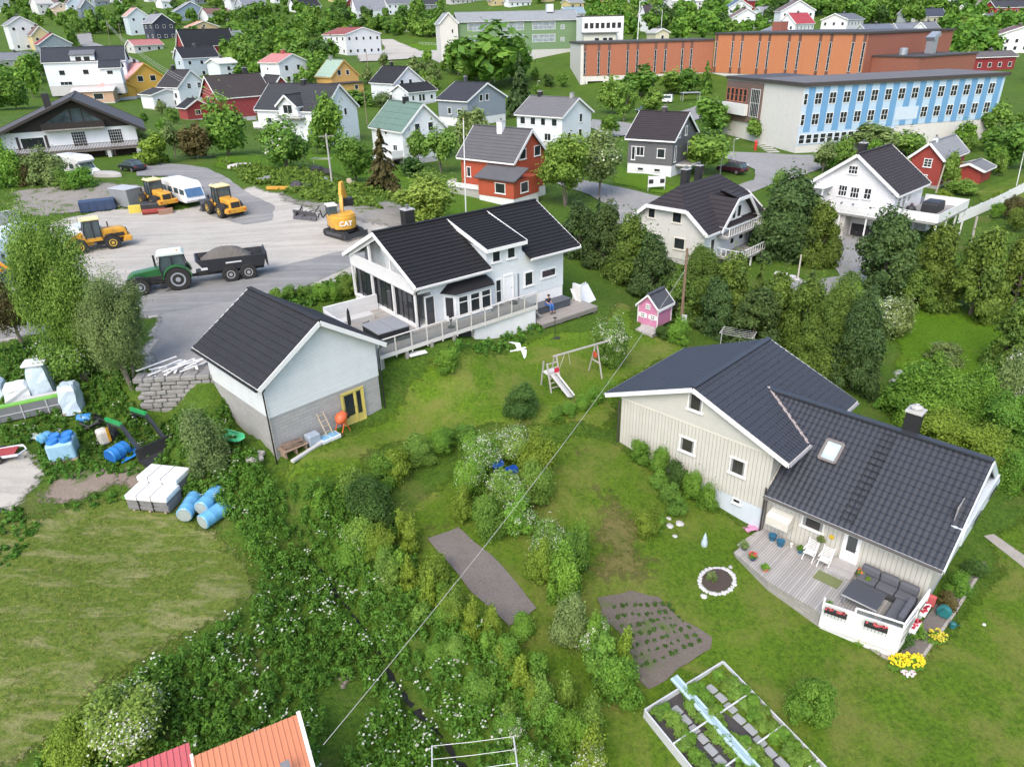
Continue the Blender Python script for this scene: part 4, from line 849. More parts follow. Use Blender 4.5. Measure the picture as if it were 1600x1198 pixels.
gn=house('detached_house','white house with mossy green metal roof and a white picket terrace',pl(633,258,1),40,8.3,9.6,5.3,'y',3.6,(.74,.78,.81),(.12,.19,.155),[('L',1.9,2.0,1.2,.9,2,1),('L',4.6,4.3,.8,.5,1,1),('R',2.4,4.8,1.0,1.3,1,1),('R',5.0,4.8,1.0,1.3,1,1),('R',5.6,1.9,1.0,1.3,1,1)],found=.7,chim=[(4.2,4.8,8.6,BLACK,.9,.6,1.2)],mode='step',course=1.2,small=False)
balcony(gn['e'],gn,'L',.2,6,1.2,2.2,1.1,(.66,.7,.72),'full',zg=-1); q=MB(); q.box(-3.8,-.2,-1,-2.3,7.0,1.2); q.build('picket_screen',WALL((.55,.55,.56),'v',.14),gn['e'])
bd=house('detached_house','large white house with long dark tiled roof, dormer gable and balcony',pl(513,230,1.5),62,9.5,16.5,6.3,'y',4.0,(.75,.79,.82),(.045,.047,.052),[('R',2.6,5.2,1.3,1.5,2,2),('R',5.6,5.0,.8,1.2,1,1),('L',13.,3.4,1.4,1.3,1,1),('L',2,3.4,1.2,1.3,1,1)],found=.8,chim=[(4.7,8.0,9.9,BLACK,.8,.8,1.2)],course=.45,small=False)
e=bd['e']
dg,dr=gable(e,4.2,4.6,5.3,7.1,'x',1.7,WALL((.75,.79,.82),'h',.17),ROOFM((.045,.047,.052)),found=0,oe=.4,og=.5,x0=-.9,y0=5.4,mode='step',course=.45,roofname='dormer_roof'); window(e,dict(W=1,D=1),'L',6.6,5.7,2.2,1.5,2,1,out=.9); balcony(e,bd,'L',4.6,10.8,5.0,1.4,.7,WHITE,True,step=.2)
balcony(e,bd,'L',12.5,16.4,3.0,1.6,1.0,WHITE,'full')
house('detached_house','white house with black roof and low side wing, behind the grey-leaved hedge',pl(618,163,3),45,9.8,10.2,5.1,'y',3.6,(.74,.78,.81),(.028,.028,.031),[('R',2.2,4.4,1.0,1.3,1,1),('R',5.0,4.4,1.0,1.3,1,1),('L',1,1,1.2,1.3,2,1)],found=.6,chim=[(4.9,6.8,8.6,BLACK,.7,.7,1.2)],small=False)
wg=house('house_wing','low white bungalow with black hipped roof joined to the black-roofed house',pl(640,166,3),45,9,7,3.3,'x',1.6,(.74,.78,.81),(.028,.028,.031),[('R',1,1.2,.7,1.2,1,1),('R',3.2,.9,.9,1.6,1,1),('R',4.3,.9,.9,1.6,1,1),('R',7.0,1.2,.9,1,1,1)],found=.4)
yg=house('detached_house','ochre yellow house with pale green roof and dark flat annex',pl(521,150,4),43,9,8.3,5,'y',4.0,(.62,.38,.12),(.27,.37,.30),[('R',2.2,5.2,1.1,1.4,1,1),('R',5.0,5.2,1.0,1.3,1,1),('L',2,1.5,1,1.2,1,1),('L',5,1.5,1,1.2,1,1)],found=.4,chim=[(4.5,6.5,8.8,(.25,.26,.25),.8,.8,1.2)],trim=(.55,.35,.12),mode='step',course=1.4)
q=MB(); q.box(-.5,-4.4,-1,7.5,-.05,3.2); an=q.build('annex',WALL((.62,.38,.12),'h',.17),yg['e']); q=MB(); q.box(-.9,-4.8,3.2,7.9,0,3.45); q.build('annex_roof',M((.06,.05,.05),.7,.2,1),an); window(an,dict(W=1,D=1),'R',4.6,1.6,1.1,1.1,1,1,out=4.4,small=True)
house('detached_house','white box-shaped house with faded red roof and red chimney',pl(441,137,6),54,10.2,8.7,6.7,'y',2.0,(.76,.79,.82),(.45,.20,.19),[('R',2,4.4,1.2,1.4,1,1),('R',6.4,4.4,1.2,1.4,1,1),('R',2.2,1.4,1.3,1.4,1,1),('R',6.6,1.4,1.4,1.4,2,1),('L',1.5,1.4,.9,1.4,1,1),('L',4.4,1.4,.9,1.4,1,1),('L',6.8,1.4,.6,1.4,1,1),('L',5,4.6,.7,.7,1,1)],found=.3,chim=[(5.1,3.6,8.7,(.35,.08,.07),1.0,.8,1.1)],mode='step',course=.6)
rl_=house('detached_house','dark red house with brown roof and white-edged cross gable',pl(348,192,2.5),42,12.5,9.5,5.3,'x',4.2,(.30,.045,.05),(.055,.047,.046),[('L',2.4,3.6,.9,1.6,1,1),('L',5.0,3.6,.9,1.6,1,1),('R',8,1.5,1.2,1.3,1,1)],found=.8,chim=[(10,6.3,9.6,(.03,.03,.03),1.1,.7,1.2)],mode='step',course=.5)
gable(rl_['e'],5.5,7,0,6.0,'y',3.0,WALL((.30,.045,.05),'h',.17),ROOFM((.045,.04,.042)),found=.8,x0=11.8,y0=-2,mode='step',course=.5,roofname='cross_roof')
house('garden_shed','small dark red shed with black roof in front of the dark red house',g(295,188),48,5.5,4,2.7,'y',1.5,(.30,.05,.05),(.03,.03,.032),[('R',2,1,1.2,1.,2,1)],found=.1,chim=[(3,2,4.0,(.03,.03,.03),.4,.4,.6)])
house('detached_house','white house with black roof and white roof seam, beside the yellow house',pl(285,170,3.5),56,8.6,8.5,5.2,'y',3.6,(.74,.79,.82),(.045,.042,.044),[('R',2.7,4.6,1.1,1.2,1,1),('L',1,2.5,1,1.2,1,1),('R',5.7,4.6,1.1,1.2,1,1),('L',2,.8,.7,1.2,1,1)],found=.8,chim=[(4.3,6.8,8.7,BLACK,.8,.8,1.2)],mode='step',course=.5)
house('garage','white garage with rounded front beside the black-roofed white house',g(243,172),52,7.5,6.,3.6,'y',1.0,(.74,.77,.79),(.05,.05,.05),[('R',1,1,.8,1.5,1,1)],found=.3)
ylw=(.62,.36,.06); pnk=(.58,.30,.28)
yp=house('detached_house','mustard yellow house with pink tiled roof and low front wing',pl(208,155,4),46,10.5,9.2,5.4,'y',3.8,ylw,pnk,[('R',2.6,4.5,1.6,1.5,1,1),('R',6.2,4.5,1.6,1.5,1,1)],found=.8,trim=ylw,chim=[(5.2,6.2,9.2,(.04,.04,.04),.6,.6,1.1)],mode='step',course=.7)
yw=gable(yp['e'],7,13,0,3.4,'y',2.0,WALL(ylw,'h',.17),ROOFM(pnk),found=.9,x0=-6.5,y0=-1.8,mode='step',course=.7,roofname='wing_roof',trim=ylw)
hx_=dict(W=1,D=1); window(yp['e'],hx_,'L',0,1.3,2.2,1.5,1,1,out=6.5,small=True); window(yp['e'],hx_,'L',5.5,1.0,2.0,1.9,3,1,out=6.5,small=True); window(yp['e'],hx_,'R',-4.5,1.3,1.2,1.3,1,1,out=1.8,small=True)
db=house('row_house','wide white house with black roof and grey raised middle section',base(G=(78,138),B=(74,97),h=6.8),18,21,8,6.8,'x',3.4,(.73,.79,.83),(.035,.04,.05),[('R',3.4,3.2,1.5,1.3,1,1),('R',9.5,3.2,1.5,1.3,1,1),('R',14,3.0,1.5,1.5,1,1),('R',3,.6,3.0,.9,3,1)],found=.4,mode='plain')
q=MB(); q.box(7.2,-.06,6.0,13.4,4.,8.4); mb_=q.build('middle_dormer',WALL((.73,.79,.83),'h',.17),db['e']); q=MB(); slope(q,(7.0,-.5,8.4),(1,0,0),6.6,Vector((0,.93,.3)).normalized(),4.8,Vector((0,-.3,.93)).normalized(),'plain'); q.build('dormer_roof',ROOFM((.13,.14,.15)),mb_); window(mb_,hx_,'R',8.4,6.7,1.6,1.2,1,1,out=.06,small=True); window(mb_,hx_,'R',10.6,6.7,1.6,1.2,1,1,out=.06,small=True)
house('side_annex','low white annex with black pent roof beside the wide white house',base(G=(163,134),B=(160,97),h=6.),18,5,5,4.6,'x',1.6,(.73,.79,.83),(.035,.04,.05),[('R',1.5,2.8,1.5,1.,1,1)],found=.4,mode='plain')
house('garage','peach coloured garage with pale flat roof below the wide white house',g(118,162),14,10,6,3.,'x',.7,(.55,.36,.24),(.62,.52,.50),[('R',5,.8,2.4,1.5,1,1)],found=.1)
# chalet
cy=116; ch=empty('chalet',pl(221,240,4.0),R(cy),'large chalet with black timber gable, white walls and brown balcony','house')
hc=dict(W=12,D=18); blk=WALL((.030,.024,.022),'v',.2,.6)
gable(ch,12,18,0,4.35,'x',4.3,WALL((.74,.78,.81),'r'),ROOFM((.085,.08,.08)),mode='step',course=.5,found=.2,ridge=.42,trim=(.03,.025,.023),oe=1.6,og=1.6,split=4.3,wm2=blk,bb=.25)
for y,w_,z_,h_,nx_,ny_ in((12.6,3.0,1.9,1.6,1,1),(7.0,1.9,1.8,2.1,6,5),(2.0,1.9,1.8,2.1,6,5)): window(ch,hc,'L',y,z_,w_,h_,nx_,ny_)
q=MB()
for y in(12.1,15.8): q.box(-.06,y,1.9,-.01,y+.35,3.7)
q.each('shutter',M((.04,.03,.03),.7,.2,3),ch)
for pts in(((4.4,5.3),(6.6,5.3),(6.6,7.0)),((8.4,5.3),(12.0,5.3),(8.4,7.2)),((6.8,5.3),(8.2,5.3),(8.2,7.2),(6.8,7.2))):
    q=MB(); q.add([(-.05,a,b) for a,b in pts],[tuple(range(len(pts)))]); q.build('gable_window',GLASS((.05,.07,.075)),ch)
balcony(ch,hc,'L',4.1,12.4,4.5,1.2,.85,(.035,.027,.024),True,step=.13)
balcony(ch,hc,'L',-.4,19.2,1.4,2.4,.95,(.06,.04,.032),True,step=.2,zg=-1.8,posts=6,slab=(.2,.18,.16))
q=MB(); q.box(-.03,.6,-1.5,-.005,3.9,1.1); q.box(-.03,5.0,-1.5,-.005,9,1.1); q.each('garage_shade_panel',M((.05,.03,.025),.8,.3,2),ch)  # dark sheets on the wall paint the shade inside the garage openings
q=MB()
for y in(.0,4.1,9.3): q.box(-2.3,y,-2,-1.9,y+.5,1.37)
q.each('pillar',M((.5,.5,.5),.7,.1,2),ch); q=MB(); q.box(2.4,10.6,7.2,3.2,11.5,9.3); q.build('chimney',M(BLACK,.6,.2,2),ch)
# small red cottage on the right
rr=house('cottage','small red cottage with old grey slab roof and white-framed windows',g(1463,296),43,9.5,4.2,4.2,'x',1.9,(.30,.045,.035),(.22,.23,.24),[('L',1.4,2.9,1.0,1.1,2,3),('L',1.6,.7,1.0,1.1,2,3),('R',1.5,1,.9,1,2,2)],found=.5,fcol=(.3,.28,.27),chim=[(1.8,2.1,5.8,(.62,.64,.66),.6,.6,.9)],mode='step',course=.5,small=False)
gable(rr['e'],4.6,3.6,0,2.2,'x',.7,WALL((.30,.045,.035),'v',.17),ROOFM((.16,.165,.17)),found=.1,x0=6.2,y0=-3.6,mode='plain',roofname='annex_roof')
house('detached_house','big salmon pink house with black roof behind the blue school wing',base(G=(1600,135),B=(1600,100),h=5.5),-60,16,14,5.5,'y',4.8,(.66,.46,.37),(.03,.035,.045),[('R',4.5,7.5,1.6,.6,1,1)],found=1.)
# playhouse
pk=empty('playhouse',g(1026,516)+Vector((0,0,.22)),R(46),'pink wooden playhouse with white shutters on a small deck','playhouse')
ho=dict(W=1.9,D=1.75); gable(pk,1.9,1.75,0,1.55,'x',.85,WALL((.62,.24,.40),'h',.09,.8),ROOFM((.07,.075,.085)),mode='step',course=.16,found=0,oe=.2,og=.16,t=.05,bb=.0,step=.012)
for (y,z) in((.25,.55),(1.15,.55),(.72,1.3)):
    window(pk,ho,'L',y,z,.32,.34,2,2,small=True,cas=.05)
    if z<1: 
        q=MB(); q.box(-.04,y-.22,z,-.01,y-.05,z+.34); q.box(-.04,y+.37,z,-.01,y+.54,z+.34); q.each('shutter',M(WHITE,.5,.05,3),pk)
q=MB(); q.box(-1.35,-.5,-.3,-.02,2.0,.0); q.build('deck',DECK((.5,.48,.44),.1,1),pk)
q=MB(); 
for x,y in((-.02,-.02),(1.9,-.02),(-.02,1.75)): q.box(x-.03,y-.03,0,x+.03,y+.03,1.5)
q.each('corner_board',M(WHITE,.5,.05,3),pk)
# shed at the bottom edge with orange and red ribbed roofs
o1=pl(508,1166,-1.6); a1=R(150)
def shed():
    A=pl(463,1116,-1.0); B=pl(508,1190,-1.9); C=pl(280,1190,-1.0)
    u=(C-A); u.z=0; L=u.length; u.normalize(); n=Vector((-u.y,u.x,0)); 
    if n.y>0: n=-n
    yaw=math.atan2(u.y,u.x); e=empty('shed',(A.x,A.y,-1.0),yaw,'tin-roofed shed, orange ribbed roof with short black flue, at the bottom edge','shed')
    loc=lambda x,y,z:(x,y,z)
    s=1 if (Matrix.Rotation(yaw,3,'Z')@Vector((0,1,0))).dot(n)>0 else -1
    q=MB(); W_=3.5; r=math.hypot(1,.32); slope(q,(0,s*3.6,-1.15),(1,0,0),W_,Vector((0,-s*1/r,.32/r)),3.6*r,Vector((0,s*.32/r,1/r)),'rib',tile=.2,amp=.03,t=.06); q.build('roof',ROOFM((.50,.20,.11),.5,.12),e)
    q=MB(); slope(q,(W_+.05,s*2.7,-1.0),(1,0,0),2.6,Vector((0,-s*1/r,.32/r)),3.3*r,Vector((0,s*.32/r,1/r)),'rib',tile=.2,amp=.03,t=.06); q.build('lower_roof',ROOFM((.42,.10,.11),.5,.2),e)
    q=MB(); q.beam((-.08,s*3.7,-1.12),(-.08,-.05,.06),.14,.08); q.beam((W_+.02,s*.4,-.4),(W_+.02,-.05,.1),.1,.08); q.each('edge_trim',M((.68,.68,.64),.5,.1,3),e)
    q=MB(); q.box(.1,min(s*.1,s*3.3),-5,W_+2.4,max(s*.1,s*3.3),-1.85); q.build('wall',WALL((.45,.22,.20),'v',.2),e)
    q=MB(); q.box(.05,min(s*.08,s*3.35),-5,.099,max(s*.08,s*3.35),-1.3); q.build('end_wall',WALL((.5,.42,.42),'h',.15),e)
    q=MB(); q.beam((.75,s*1.9,-.75),(.75,s*1.9,.1),.13,.13); fl=q.build('flue',M((.03,.022,.02),.6,.2,3),e); q=MB(); q.box(.6,s*1.9-.15,.101,.9,s*1.9+.15,.14); q.build('cap',M((.2,.2,.2),.5,.2,3),fl)
    q=MB(); q.lathe([(.08,-1.3),(.09,-1.2),(.03,-1.15)],(-.12,s*3.5,.2),10); q.build('insulator',M(WHITE,.3,.05,3),e)
shed()
# ---------------------------------------------------------------- school buildings
def sbox(name,par,W,D,z0,z1,mat,x0=0,y0=0): q=MB(); q.box(x0,y0,z0,x0+W,y0+D,z1); return q.build(name,mat,par)
SW=empty('school_wing',(48.9,124.5,.5),R(17),'long school wing with blue striped facade and cream end wall','school')
crw=WALL((.62,.61,.57),'r'); lb=M((.42,.55,.66),.6,.08,.6); db_=M((.13,.30,.50),.6,.08,.6); fas=M((.055,.047,.045),.6,.15,1); oran=WALL((.36,.13,.07),'v',.5,.8); brn=M((.13,.065,.05),.6,.2,1)
sbox('wall',SW,42.5,12.5,-3,10.45,crw); sbox('rear_wall',SW,12,9.4,-3,10.44,crw,.01,12.6)
sbox('roof',SW,43.5,13.5,10.46,11.0,fas,-.5,-.5); sbox('roof_felt',SW,42.9,12.9,11.001,11.03,ROOFM((.13,.12,.12)),-.2,-.2); sbox('rear_roof',SW,12.9,9.2,10.461,10.98,fas,-.49,13.01)
q=MB(); q.box(.05,-.05,3.3,42.45,-.003,10.3); q.box(.05,-.05,1.2,20,-.003,3.298); q.build('blue_cladding',lb,SW)
bay=42.5/15.0; q=MB()
for i in range(15): q.box(.9+i*bay,-.08,3.3,.9+i*bay+1.3,-.052,10.3)
q.each('stripe',db_,SW)
hs=dict(W=42.5,D=22)
for i in range(15):
    x=(.9+i*bay)-1.45 if i else -.0
    for z in(7.6,4.4):
        if z<5 and 6<i<9: continue
        window(SW,hs,'R',max(x,.12),z,1.35 if i else .7,1.75,2 if i else 1,2,out=.055,small=True)
q=MB(); q.box(19.6,-.1,4.2,24.3,-.02,6.3); q.build('stair_window_bay',M((.5,.6,.68),.5,.1,1),SW)
for i in range(14): window(SW,hs,'R',.3+i*1.42,1.45,1.1,1.45,1,2,out=.055,small=True)
q=MB(); q.box(-.3,10.8,3.5,-.01,21.9,10.2); ent=q.build('entrance_front',M((.15,.10,.085),.6,.2,1),SW)
for i in range(5): window(ent,hs,'L',15.2+i*1.35,6.8,1.0,2.2,1,2,fc=(.5,.16,.08),out=.31,small=True)
q=MB(); q.box(-1.0,14.4,4.6,-.31,21.9,6.5); q.build('entrance_balcony',M((.68,.68,.66),.6,.05,1),ent); window(ent,hs,'L',11.2,4.6,2.6,4.6,5,2,out=.31,small=True)
H1=empty('school_hall',(22.3,226.8,2.5),R(5.4),'orange-red school hall with slit windows and white end wall on the hill side','school')
sbox('wall',H1,39.7,17,3.0,13.0,crw); q=MB(); q.box(1.5,-.1,4.5,39.7,-.003,13.0); q.build('orange_cladding',oran,H1)
sbox('roof',H1,40.4,17.8,13.001,13.5,fas,-.35,-.4); sbox('ground_floor',H1,37.7,12,-2,2.99,M((.10,.09,.085),.8,.3,1),2,3)
q=MB(); 
for i in range(8): q.box(1.6+i*5.3,.0,-2,2.2+i*5.3,.6,2.99)
q.each('column',crw,H1)
sbox('end_wall',H1,1.4,17.2,-3,13.0,crw,-.02,-.12)
for x in(.8,4.9,8.0,13.5,16.4,21.8,24.8,29.9,32.6):
    q=MB(); q.box(x,-.16,4.5,x+.8,-.101,13.0); st=q.build('window_strip',brn,H1)
    window(st,dict(W=1,D=1),'R',x+.08,5.0,.6,6.0,1,4,out=.16,small=True,cas=.05)
H2=empty('school_hall',(62,230,2.5),R(-59),'tallest orange school hall with slit windows, metal ducts and a lower side block','school')
sbox('wall',H2,49,36,-2,4.5,crw); sbox('shaded_orange_wall',H2,49,36,4.501,14.6,WALL((.27,.10,.065),'v',.5,.7)); q=MB(); q.box(0,-.1,4.5,49,-.003,14.6); q.build('orange_cladding',WALL((.52,.20,.09),'v',.5,.8),H2)  # side walls browner than the front: their shade is put into the colour
sbox('roof',H2,49.7,36.8,14.601,15.1,fas,-.35,-.4)
for x in(.3,6.5,9.9,16.1,19.4,25.9,29.3,35.5,38.7,45.0,48.0):
    q=MB(); q.box(x,-.16,4.5,x+.85,-.101,14.6); st=q.build('window_strip',brn,H2); window(st,dict(W=1,D=1),'R',x+.1,6.2,.65,6.6,1,4,out=.16,small=True,cas=.06)
sbox('lower_block',H2,12,24,2,9.6,WALL((.27,.10,.065),'v',.5,.7),49.1,3); sbox('lower_roof',H2,12.4,24.4,9.601,9.9,fas,48.95,2.8)  # block takes the hall's shaded-side tone as well
q=MB(); q.lathe([(1.0,9.9),(1.0,11.2),(.7,11.4)],(53,9,0),10); q.cbox((55,17,11.6),(1.8,1.8,3.4)); q.cbox((55,17,13.7),(2.2,2.6,1.0),0,.5); q.each('air_duct',M((.38,.42,.46),.35,.15,2,metal=.5),H2)
chimney(H2,6,20,15.1,(.28,.10,.07),3.2,3,2.4)
GS=empty('school_block',(-14.7,262,13.7),R(12),'long green school block with grey roof and white gabled end','school')
gable(GS,41,10,-1,8.6,'x',2.6,WALL((.16,.26,.13),'h',.4),ROOFM((.25,.27,.28)),mode='step',course=.8,found=.5,fz=-3,trim=(.6,.62,.62),oe=.6)
hg=dict(W=41,D=10)
for x0,n in((3,4),(14,4),(25,4),(35,1)):
    for z in(5.6,1.8):
        window(GS,hg,'R',x0,z,n*2.0 if n>1 else 1.2,2.3 if n>1 else 1.2,n,2,small=True,glass=GLASS((.2,.24,.26)))
gable(GS,6,11,-4,8.2,'y',3.0,crw,ROOFM((.25,.27,.28)),mode='plain',found=0,x0=-6.4,y0=-1.0,roofname='end_roof'); window(GS,dict(W=1,D=1),'R',-2.6,5.2,.6,1.2,1,1,out=1.,small=True); window(GS,dict(W=1,D=1),'R',-5,-1.0,1.0,2.4,1,1,out=1.,small=True)
sbox('roof_box',GS,2.2,2,10.8,13.2,M((.6,.64,.66),.5,.1,1),31,3)
FB=empty('school_annex',(25.5,256,14.0),R(4),'white flat-roofed annex with a band of windows beside the green block','school')
sbox('wall',FB,13.5,12,-2,8.6,M((.70,.72,.72),.6,.08,1)); sbox('roof',FB,13.2,12,8.602,9.0,fas,0,.2); hf=dict(W=13.5,D=12)
for i in range(7): window(FB,hf,'R',.6+i*1.8,5.2,1.3,1.7,1,1,small=True)
sbox('low_front',FB,10.5,3,-2,3.9,M((.55,.56,.48),.6,.1,1),0,-3.1); sbox('low_roof',FB,11.5,4,3.9,4.2,ROOFM((.18,.19,.19)),-.3,-3.9)
for i in(3.5,6.2,8.): window(FB,hf,'R',i,1.5,1.5,1.1,1,1,out=3.1,small=True)
# ---------------------------------------------------------------- far houses, sized from the photograph
def far(label,x0,x1,x2,yb,hpx,axis,rpx,wall,roof,wins=2,yaw=None,cat='house',name='detached_house',group=None,Lw=None,trim=WHITE,found=.3):
    p=g(x1,yb); d=p.y*_ct-(p.z-ZC)*_st; s=d/F_; az=math.degrees(math.atan2(p.x,p.y))
    if yaw is None:
        a,b=max(x1-x0,1),max(x2-x1,1); yaw=(22 if axis=='y' and a<.35*b else 45 if a>.6*b else 33)-az*.7 if a<.6*b else 46
    th=R(yaw+az); W=max(5.5,(x2-x1)*s/max(.35,math.cos(th))); D=max(5.5,(x1-x0)*s/max(.35,abs(math.sin(th)))) if x1-x0>4 else 8.
    W=min(W,30); D=min(D,16); h=max(3.0,hpx*s*1.02); ws=[]
    if wins:
        fl=[1.3] if h<4.6 else [1.2,h-1.9]
        for z in fl:
            n=max(1,int(W/3.2))
            for i in range(n): ws.append(('R',W*(i+.5)/n-.5,z,1.1,1.2,1,1))
            if x1-x0>6:
                m=max(1,int(D/3.5))
                for i in range(m): ws.append(('L',D*(i+.5)/m-.5,z,1.0,1.2,1,1))
        if axis=='y' and rpx*s>2.2 and h<4.6: ws.append(('R',W/2-.5,h+.2,1.0,1.1,1,1))
    hh_=house(name,label,(p.x,p.y,p.z-.3),yaw,W,D,h+.3,axis,max(1.2,rpx*s),wall,roof,ws,mode='plain' if s>.28 else 'step',course=.7,found=found,group=group,cat=cat,chim=[(W*.5,D*.5,h+.3+max(1.2,rpx*s),(.08,.07,.07),.7,.7,.8)] if hpx>9 else (),trim=trim)
    return hh_
w_=(.74,.78,.80); gr_=(.22,.23,.25); dk=(.05,.052,.058); brr=(.17,.12,.11)
FAR=[
('pale blue-white gabled house with pinkish roof above the bend of the far road',203,206,236,56,27,'y',11,(.55,.64,.68),(.45,.28,.24)),
('navy house with white trim and grey roof beside the pale blue gabled house',230,244,275,63,24,'y',12,(.04,.045,.07),gr_),
('large white house with low wing at the upper left edge',20,24,62,80,36,'y',11,(.66,.69,.70),gr_),
('small white gabled house wedged before the yellow gabled house',34,37,63,76,20,'y',12,w_,gr_),
('pale yellow gabled house next to the grey house with red roof edge',52,56,82,80,22,'y',12,(.62,.52,.28),brr),
('blue-grey gabled house with dark red roof edge and two white windows',60,66,112,92,20,'y',14,(.24,.30,.33),(.25,.06,.06)),
('low building under a long flat grey roof at the left edge',-20,-10,70,108,12,'x',9,(.5,.48,.45),(.20,.21,.23)),
('white house under trees at top left, leftmost of four in a row',58,62,84,24,16,'x',8,(.66,.68,.66),(.42,.42,.40)),
('peach and white house with low roof, second in the top left row',82,86,110,26,12,'y',7,(.70,.55,.42),(.35,.33,.32)),
('blue-white tall gabled house, third in the top left row',104,110,136,26,18,'y',12,(.60,.70,.78),(.12,.09,.09)),
('slate blue gabled house, fourth in the top left row',126,130,150,30,16,'y',11,(.20,.25,.29),gr_),
('long dark red house with black roof and white dormer balcony',282,292,368,92,18,'x',22,(.24,.035,.04),(.026,.028,.032)),
('pale blue house with black roof in front of the long dark red house',284,292,345,124,30,'x',14,(.52,.60,.66),(.03,.032,.038)),
('white flat-topped balcony annex right of the pale blue house',343,347,373,126,24,'x',2,(.66,.72,.75),(.66,.66,.66)),
('low house with orange tiled roofs behind the long dark red house',294,298,342,54,9,'y',8,(.50,.40,.22),(.60,.27,.19)),
('sand yellow house with grey roof right of the long dark red house',352,357,382,76,17,'x',7,(.55,.46,.25),(.19,.21,.23)),
('low grey outbuilding with pinkish red roof by the far stone wall',201,212,254,84,9,'x',7,(.55,.56,.54),(.40,.17,.16)),
('blue-gabled house with white bargeboards at the top edge, left of the brown-roofed one',270,276,326,34,14,'y',13,(.22,.30,.38),gr_),
('white house with low brown roof behind the round green tree',322,326,362,36,12,'x',8,w_,(.17,.10,.09)),
('narrow white house with black windows at the top edge',360,363,377,16,13,'x',5,w_,dk),
('long grey-roofed house at the top edge beside the narrow white house',376,380,418,18,10,'x',9,(.40,.44,.5),(.19,.20,.23)),
('black-roofed house peeping over the birches at the top edge',458,462,502,20,9,'x',9,w_,(.03,.03,.036)),
('white kindergarten with brick red roof beside the gravel forecourt',508,543,598,87,29,'y',9,(.70,.72,.73),(.26,.085,.075)),
('dark red gabled house at the top edge',542,545,558,20,16,'y',8,(.25,.035,.04),gr_),
('long house with grey roof and white dormer at the top edge',552,558,606,30,13,'x',15,w_,(.24,.25,.28)),
('grey-roofed white house with verandas above the birch wood',600,606,650,24,16,'x',9,w_,(.15,.16,.18)),
('dark roofed house between treetops above the green school roof',655,660,690,16,8,'x',7,(.3,.32,.35),dk),
('yellow block with flat roof behind the green school roof',886,890,912,20,14,'x',4,(.55,.47,.22),gr_),
('blue-grey metal roofed house touching the white school annex',878,884,914,32,10,'x',8,(.5,.52,.5),(.22,.30,.36)),
('white house with dark brown roof behind the tall flagpole',1002,1008,1030,50,22,'x',14,w_,(.06,.05,.055)),
('long white house with round bay at the top edge',1003,1008,1046,14,10,'x',6,w_,(.1,.1,.12)),
('large white terraced building at the top edge right of the round bay house',1045,1050,1096,18,14,'x',5,(.75,.76,.76),(.6,.6,.6)),
('small cream shed in the garden behind the orange hall roof',1020,1024,1037,66,13,'y',5,(.60,.56,.42),(.4,.4,.38)),
('dark red house with white balcony at the top edge',1164,1168,1198,16,13,'x',6,(.30,.03,.04),dk),
('white gabled house with blue-grey roof left of the dark red house',1130,1136,1172,30,15,'y',11,w_,(.09,.14,.19)),
('white house with brown roof behind bushes over the orange hall',1136,1142,1186,46,16,'y',12,w_,(.16,.12,.11)),
('cream house with grey roof between two brown-roofed white houses',1182,1187,1204,36,16,'x',6,w_,gr_),
('tall white gabled house with brown roof and small dormer',1210,1216,1266,52,30,'y',14,w_,(.16,.13,.13)),
('white house with bright red roof over the tallest orange hall',1214,1240,1268,62,22,'x',14,w_,(.38,.06,.07)),
('low white house with bay windows left of the red-roofed white house',1200,1204,1232,62,12,'y',5,w_,gr_),
('two-storey white house with low grey roof over the orange hall',1282,1320,1344,58,24,'x',8,(.72,.73,.72),(.14,.15,.17)),
('grey-roofed bungalow with white gable, first over the hall roof edge',1334,1352,1392,62,10,'x',9,w_,(.13,.15,.19)),
('grey-roofed bungalow with white gable, second over the hall roof edge',1386,1402,1436,60,11,'x',9,w_,(.16,.18,.21)),
('grey-roofed bungalow with white gable, third over the hall roof edge',1428,1446,1470,60,12,'x',10,w_,(.19,.20,.22)),
('white gable house with faded grey roof joined to a beige gable',1410,1414,1434,42,18,'y',10,w_,(.2,.21,.22)),
('beige gabled house with dark blue roof behind the bungalows',1428,1442,1470,44,16,'x',10,(.52,.50,.38),(.05,.06,.085)),
('white house with black roof half hidden by trees at top right',1491,1508,1522,32,12,'x',9,(.66,.67,.64),(.05,.055,.06)),
('long bright red row house with a band of white windows',1533,1550,1640,36,21,'x',9,(.38,.045,.04),(.045,.045,.055)),
('white house with grey hipped roof below the red row house',1520,1548,1582,50,14,'x',11,w_,(.13,.14,.16)),
('broad white gabled house with dark windows at the right edge',1541,1546,1622,84,24,'y',13,(.78,.79,.79),(.17,.11,.11)),
('low white garage left of the broad white gabled house',1517,1522,1545,84,15,'x',2,(.78,.79,.79),w_),
('dark red bungalow with flat grey roof and white windows',1514,1520,1574,112,20,'x',4,(.27,.03,.035),(.12,.11,.11)),
('white houses seen small at the top right skyline, left one',1372,1376,1398,10,6,'x',4,w_,gr_),
('white house with dark windows at the top right skyline, right one',1452,1458,1486,8,6,'x',4,w_,gr_),
('white house at the top edge left of the brown-roofed gable',1086,1090,1112,10,7,'x',4,w_,dk),
('grey house at the top edge above the white forecourt trees',700,705,742,8,6,'x',4,(.5,.5,.5),gr_),
('pale house at the top edge above the green school roof',790,796,830,12,8,'x',5,w_,gr_),
('white house with grey roof at the top left corner',-4,2,16,20,16,'y',9,(.6,.62,.62),gr_),
('white house with pale roof at the top edge beside the blue gable',252,255,272,14,10,'x',5,w_,(.4,.4,.4)),
('white house at the top edge right of the brown shed roof',1320,1324,1345,14,8,'x',5,w_,dk),
('low white house under trees at the top edge over the tall gable',1222,1228,1250,12,8,'x',5,w_,gr_),
]
for f in FAR: far(f[0],*f[1:10])

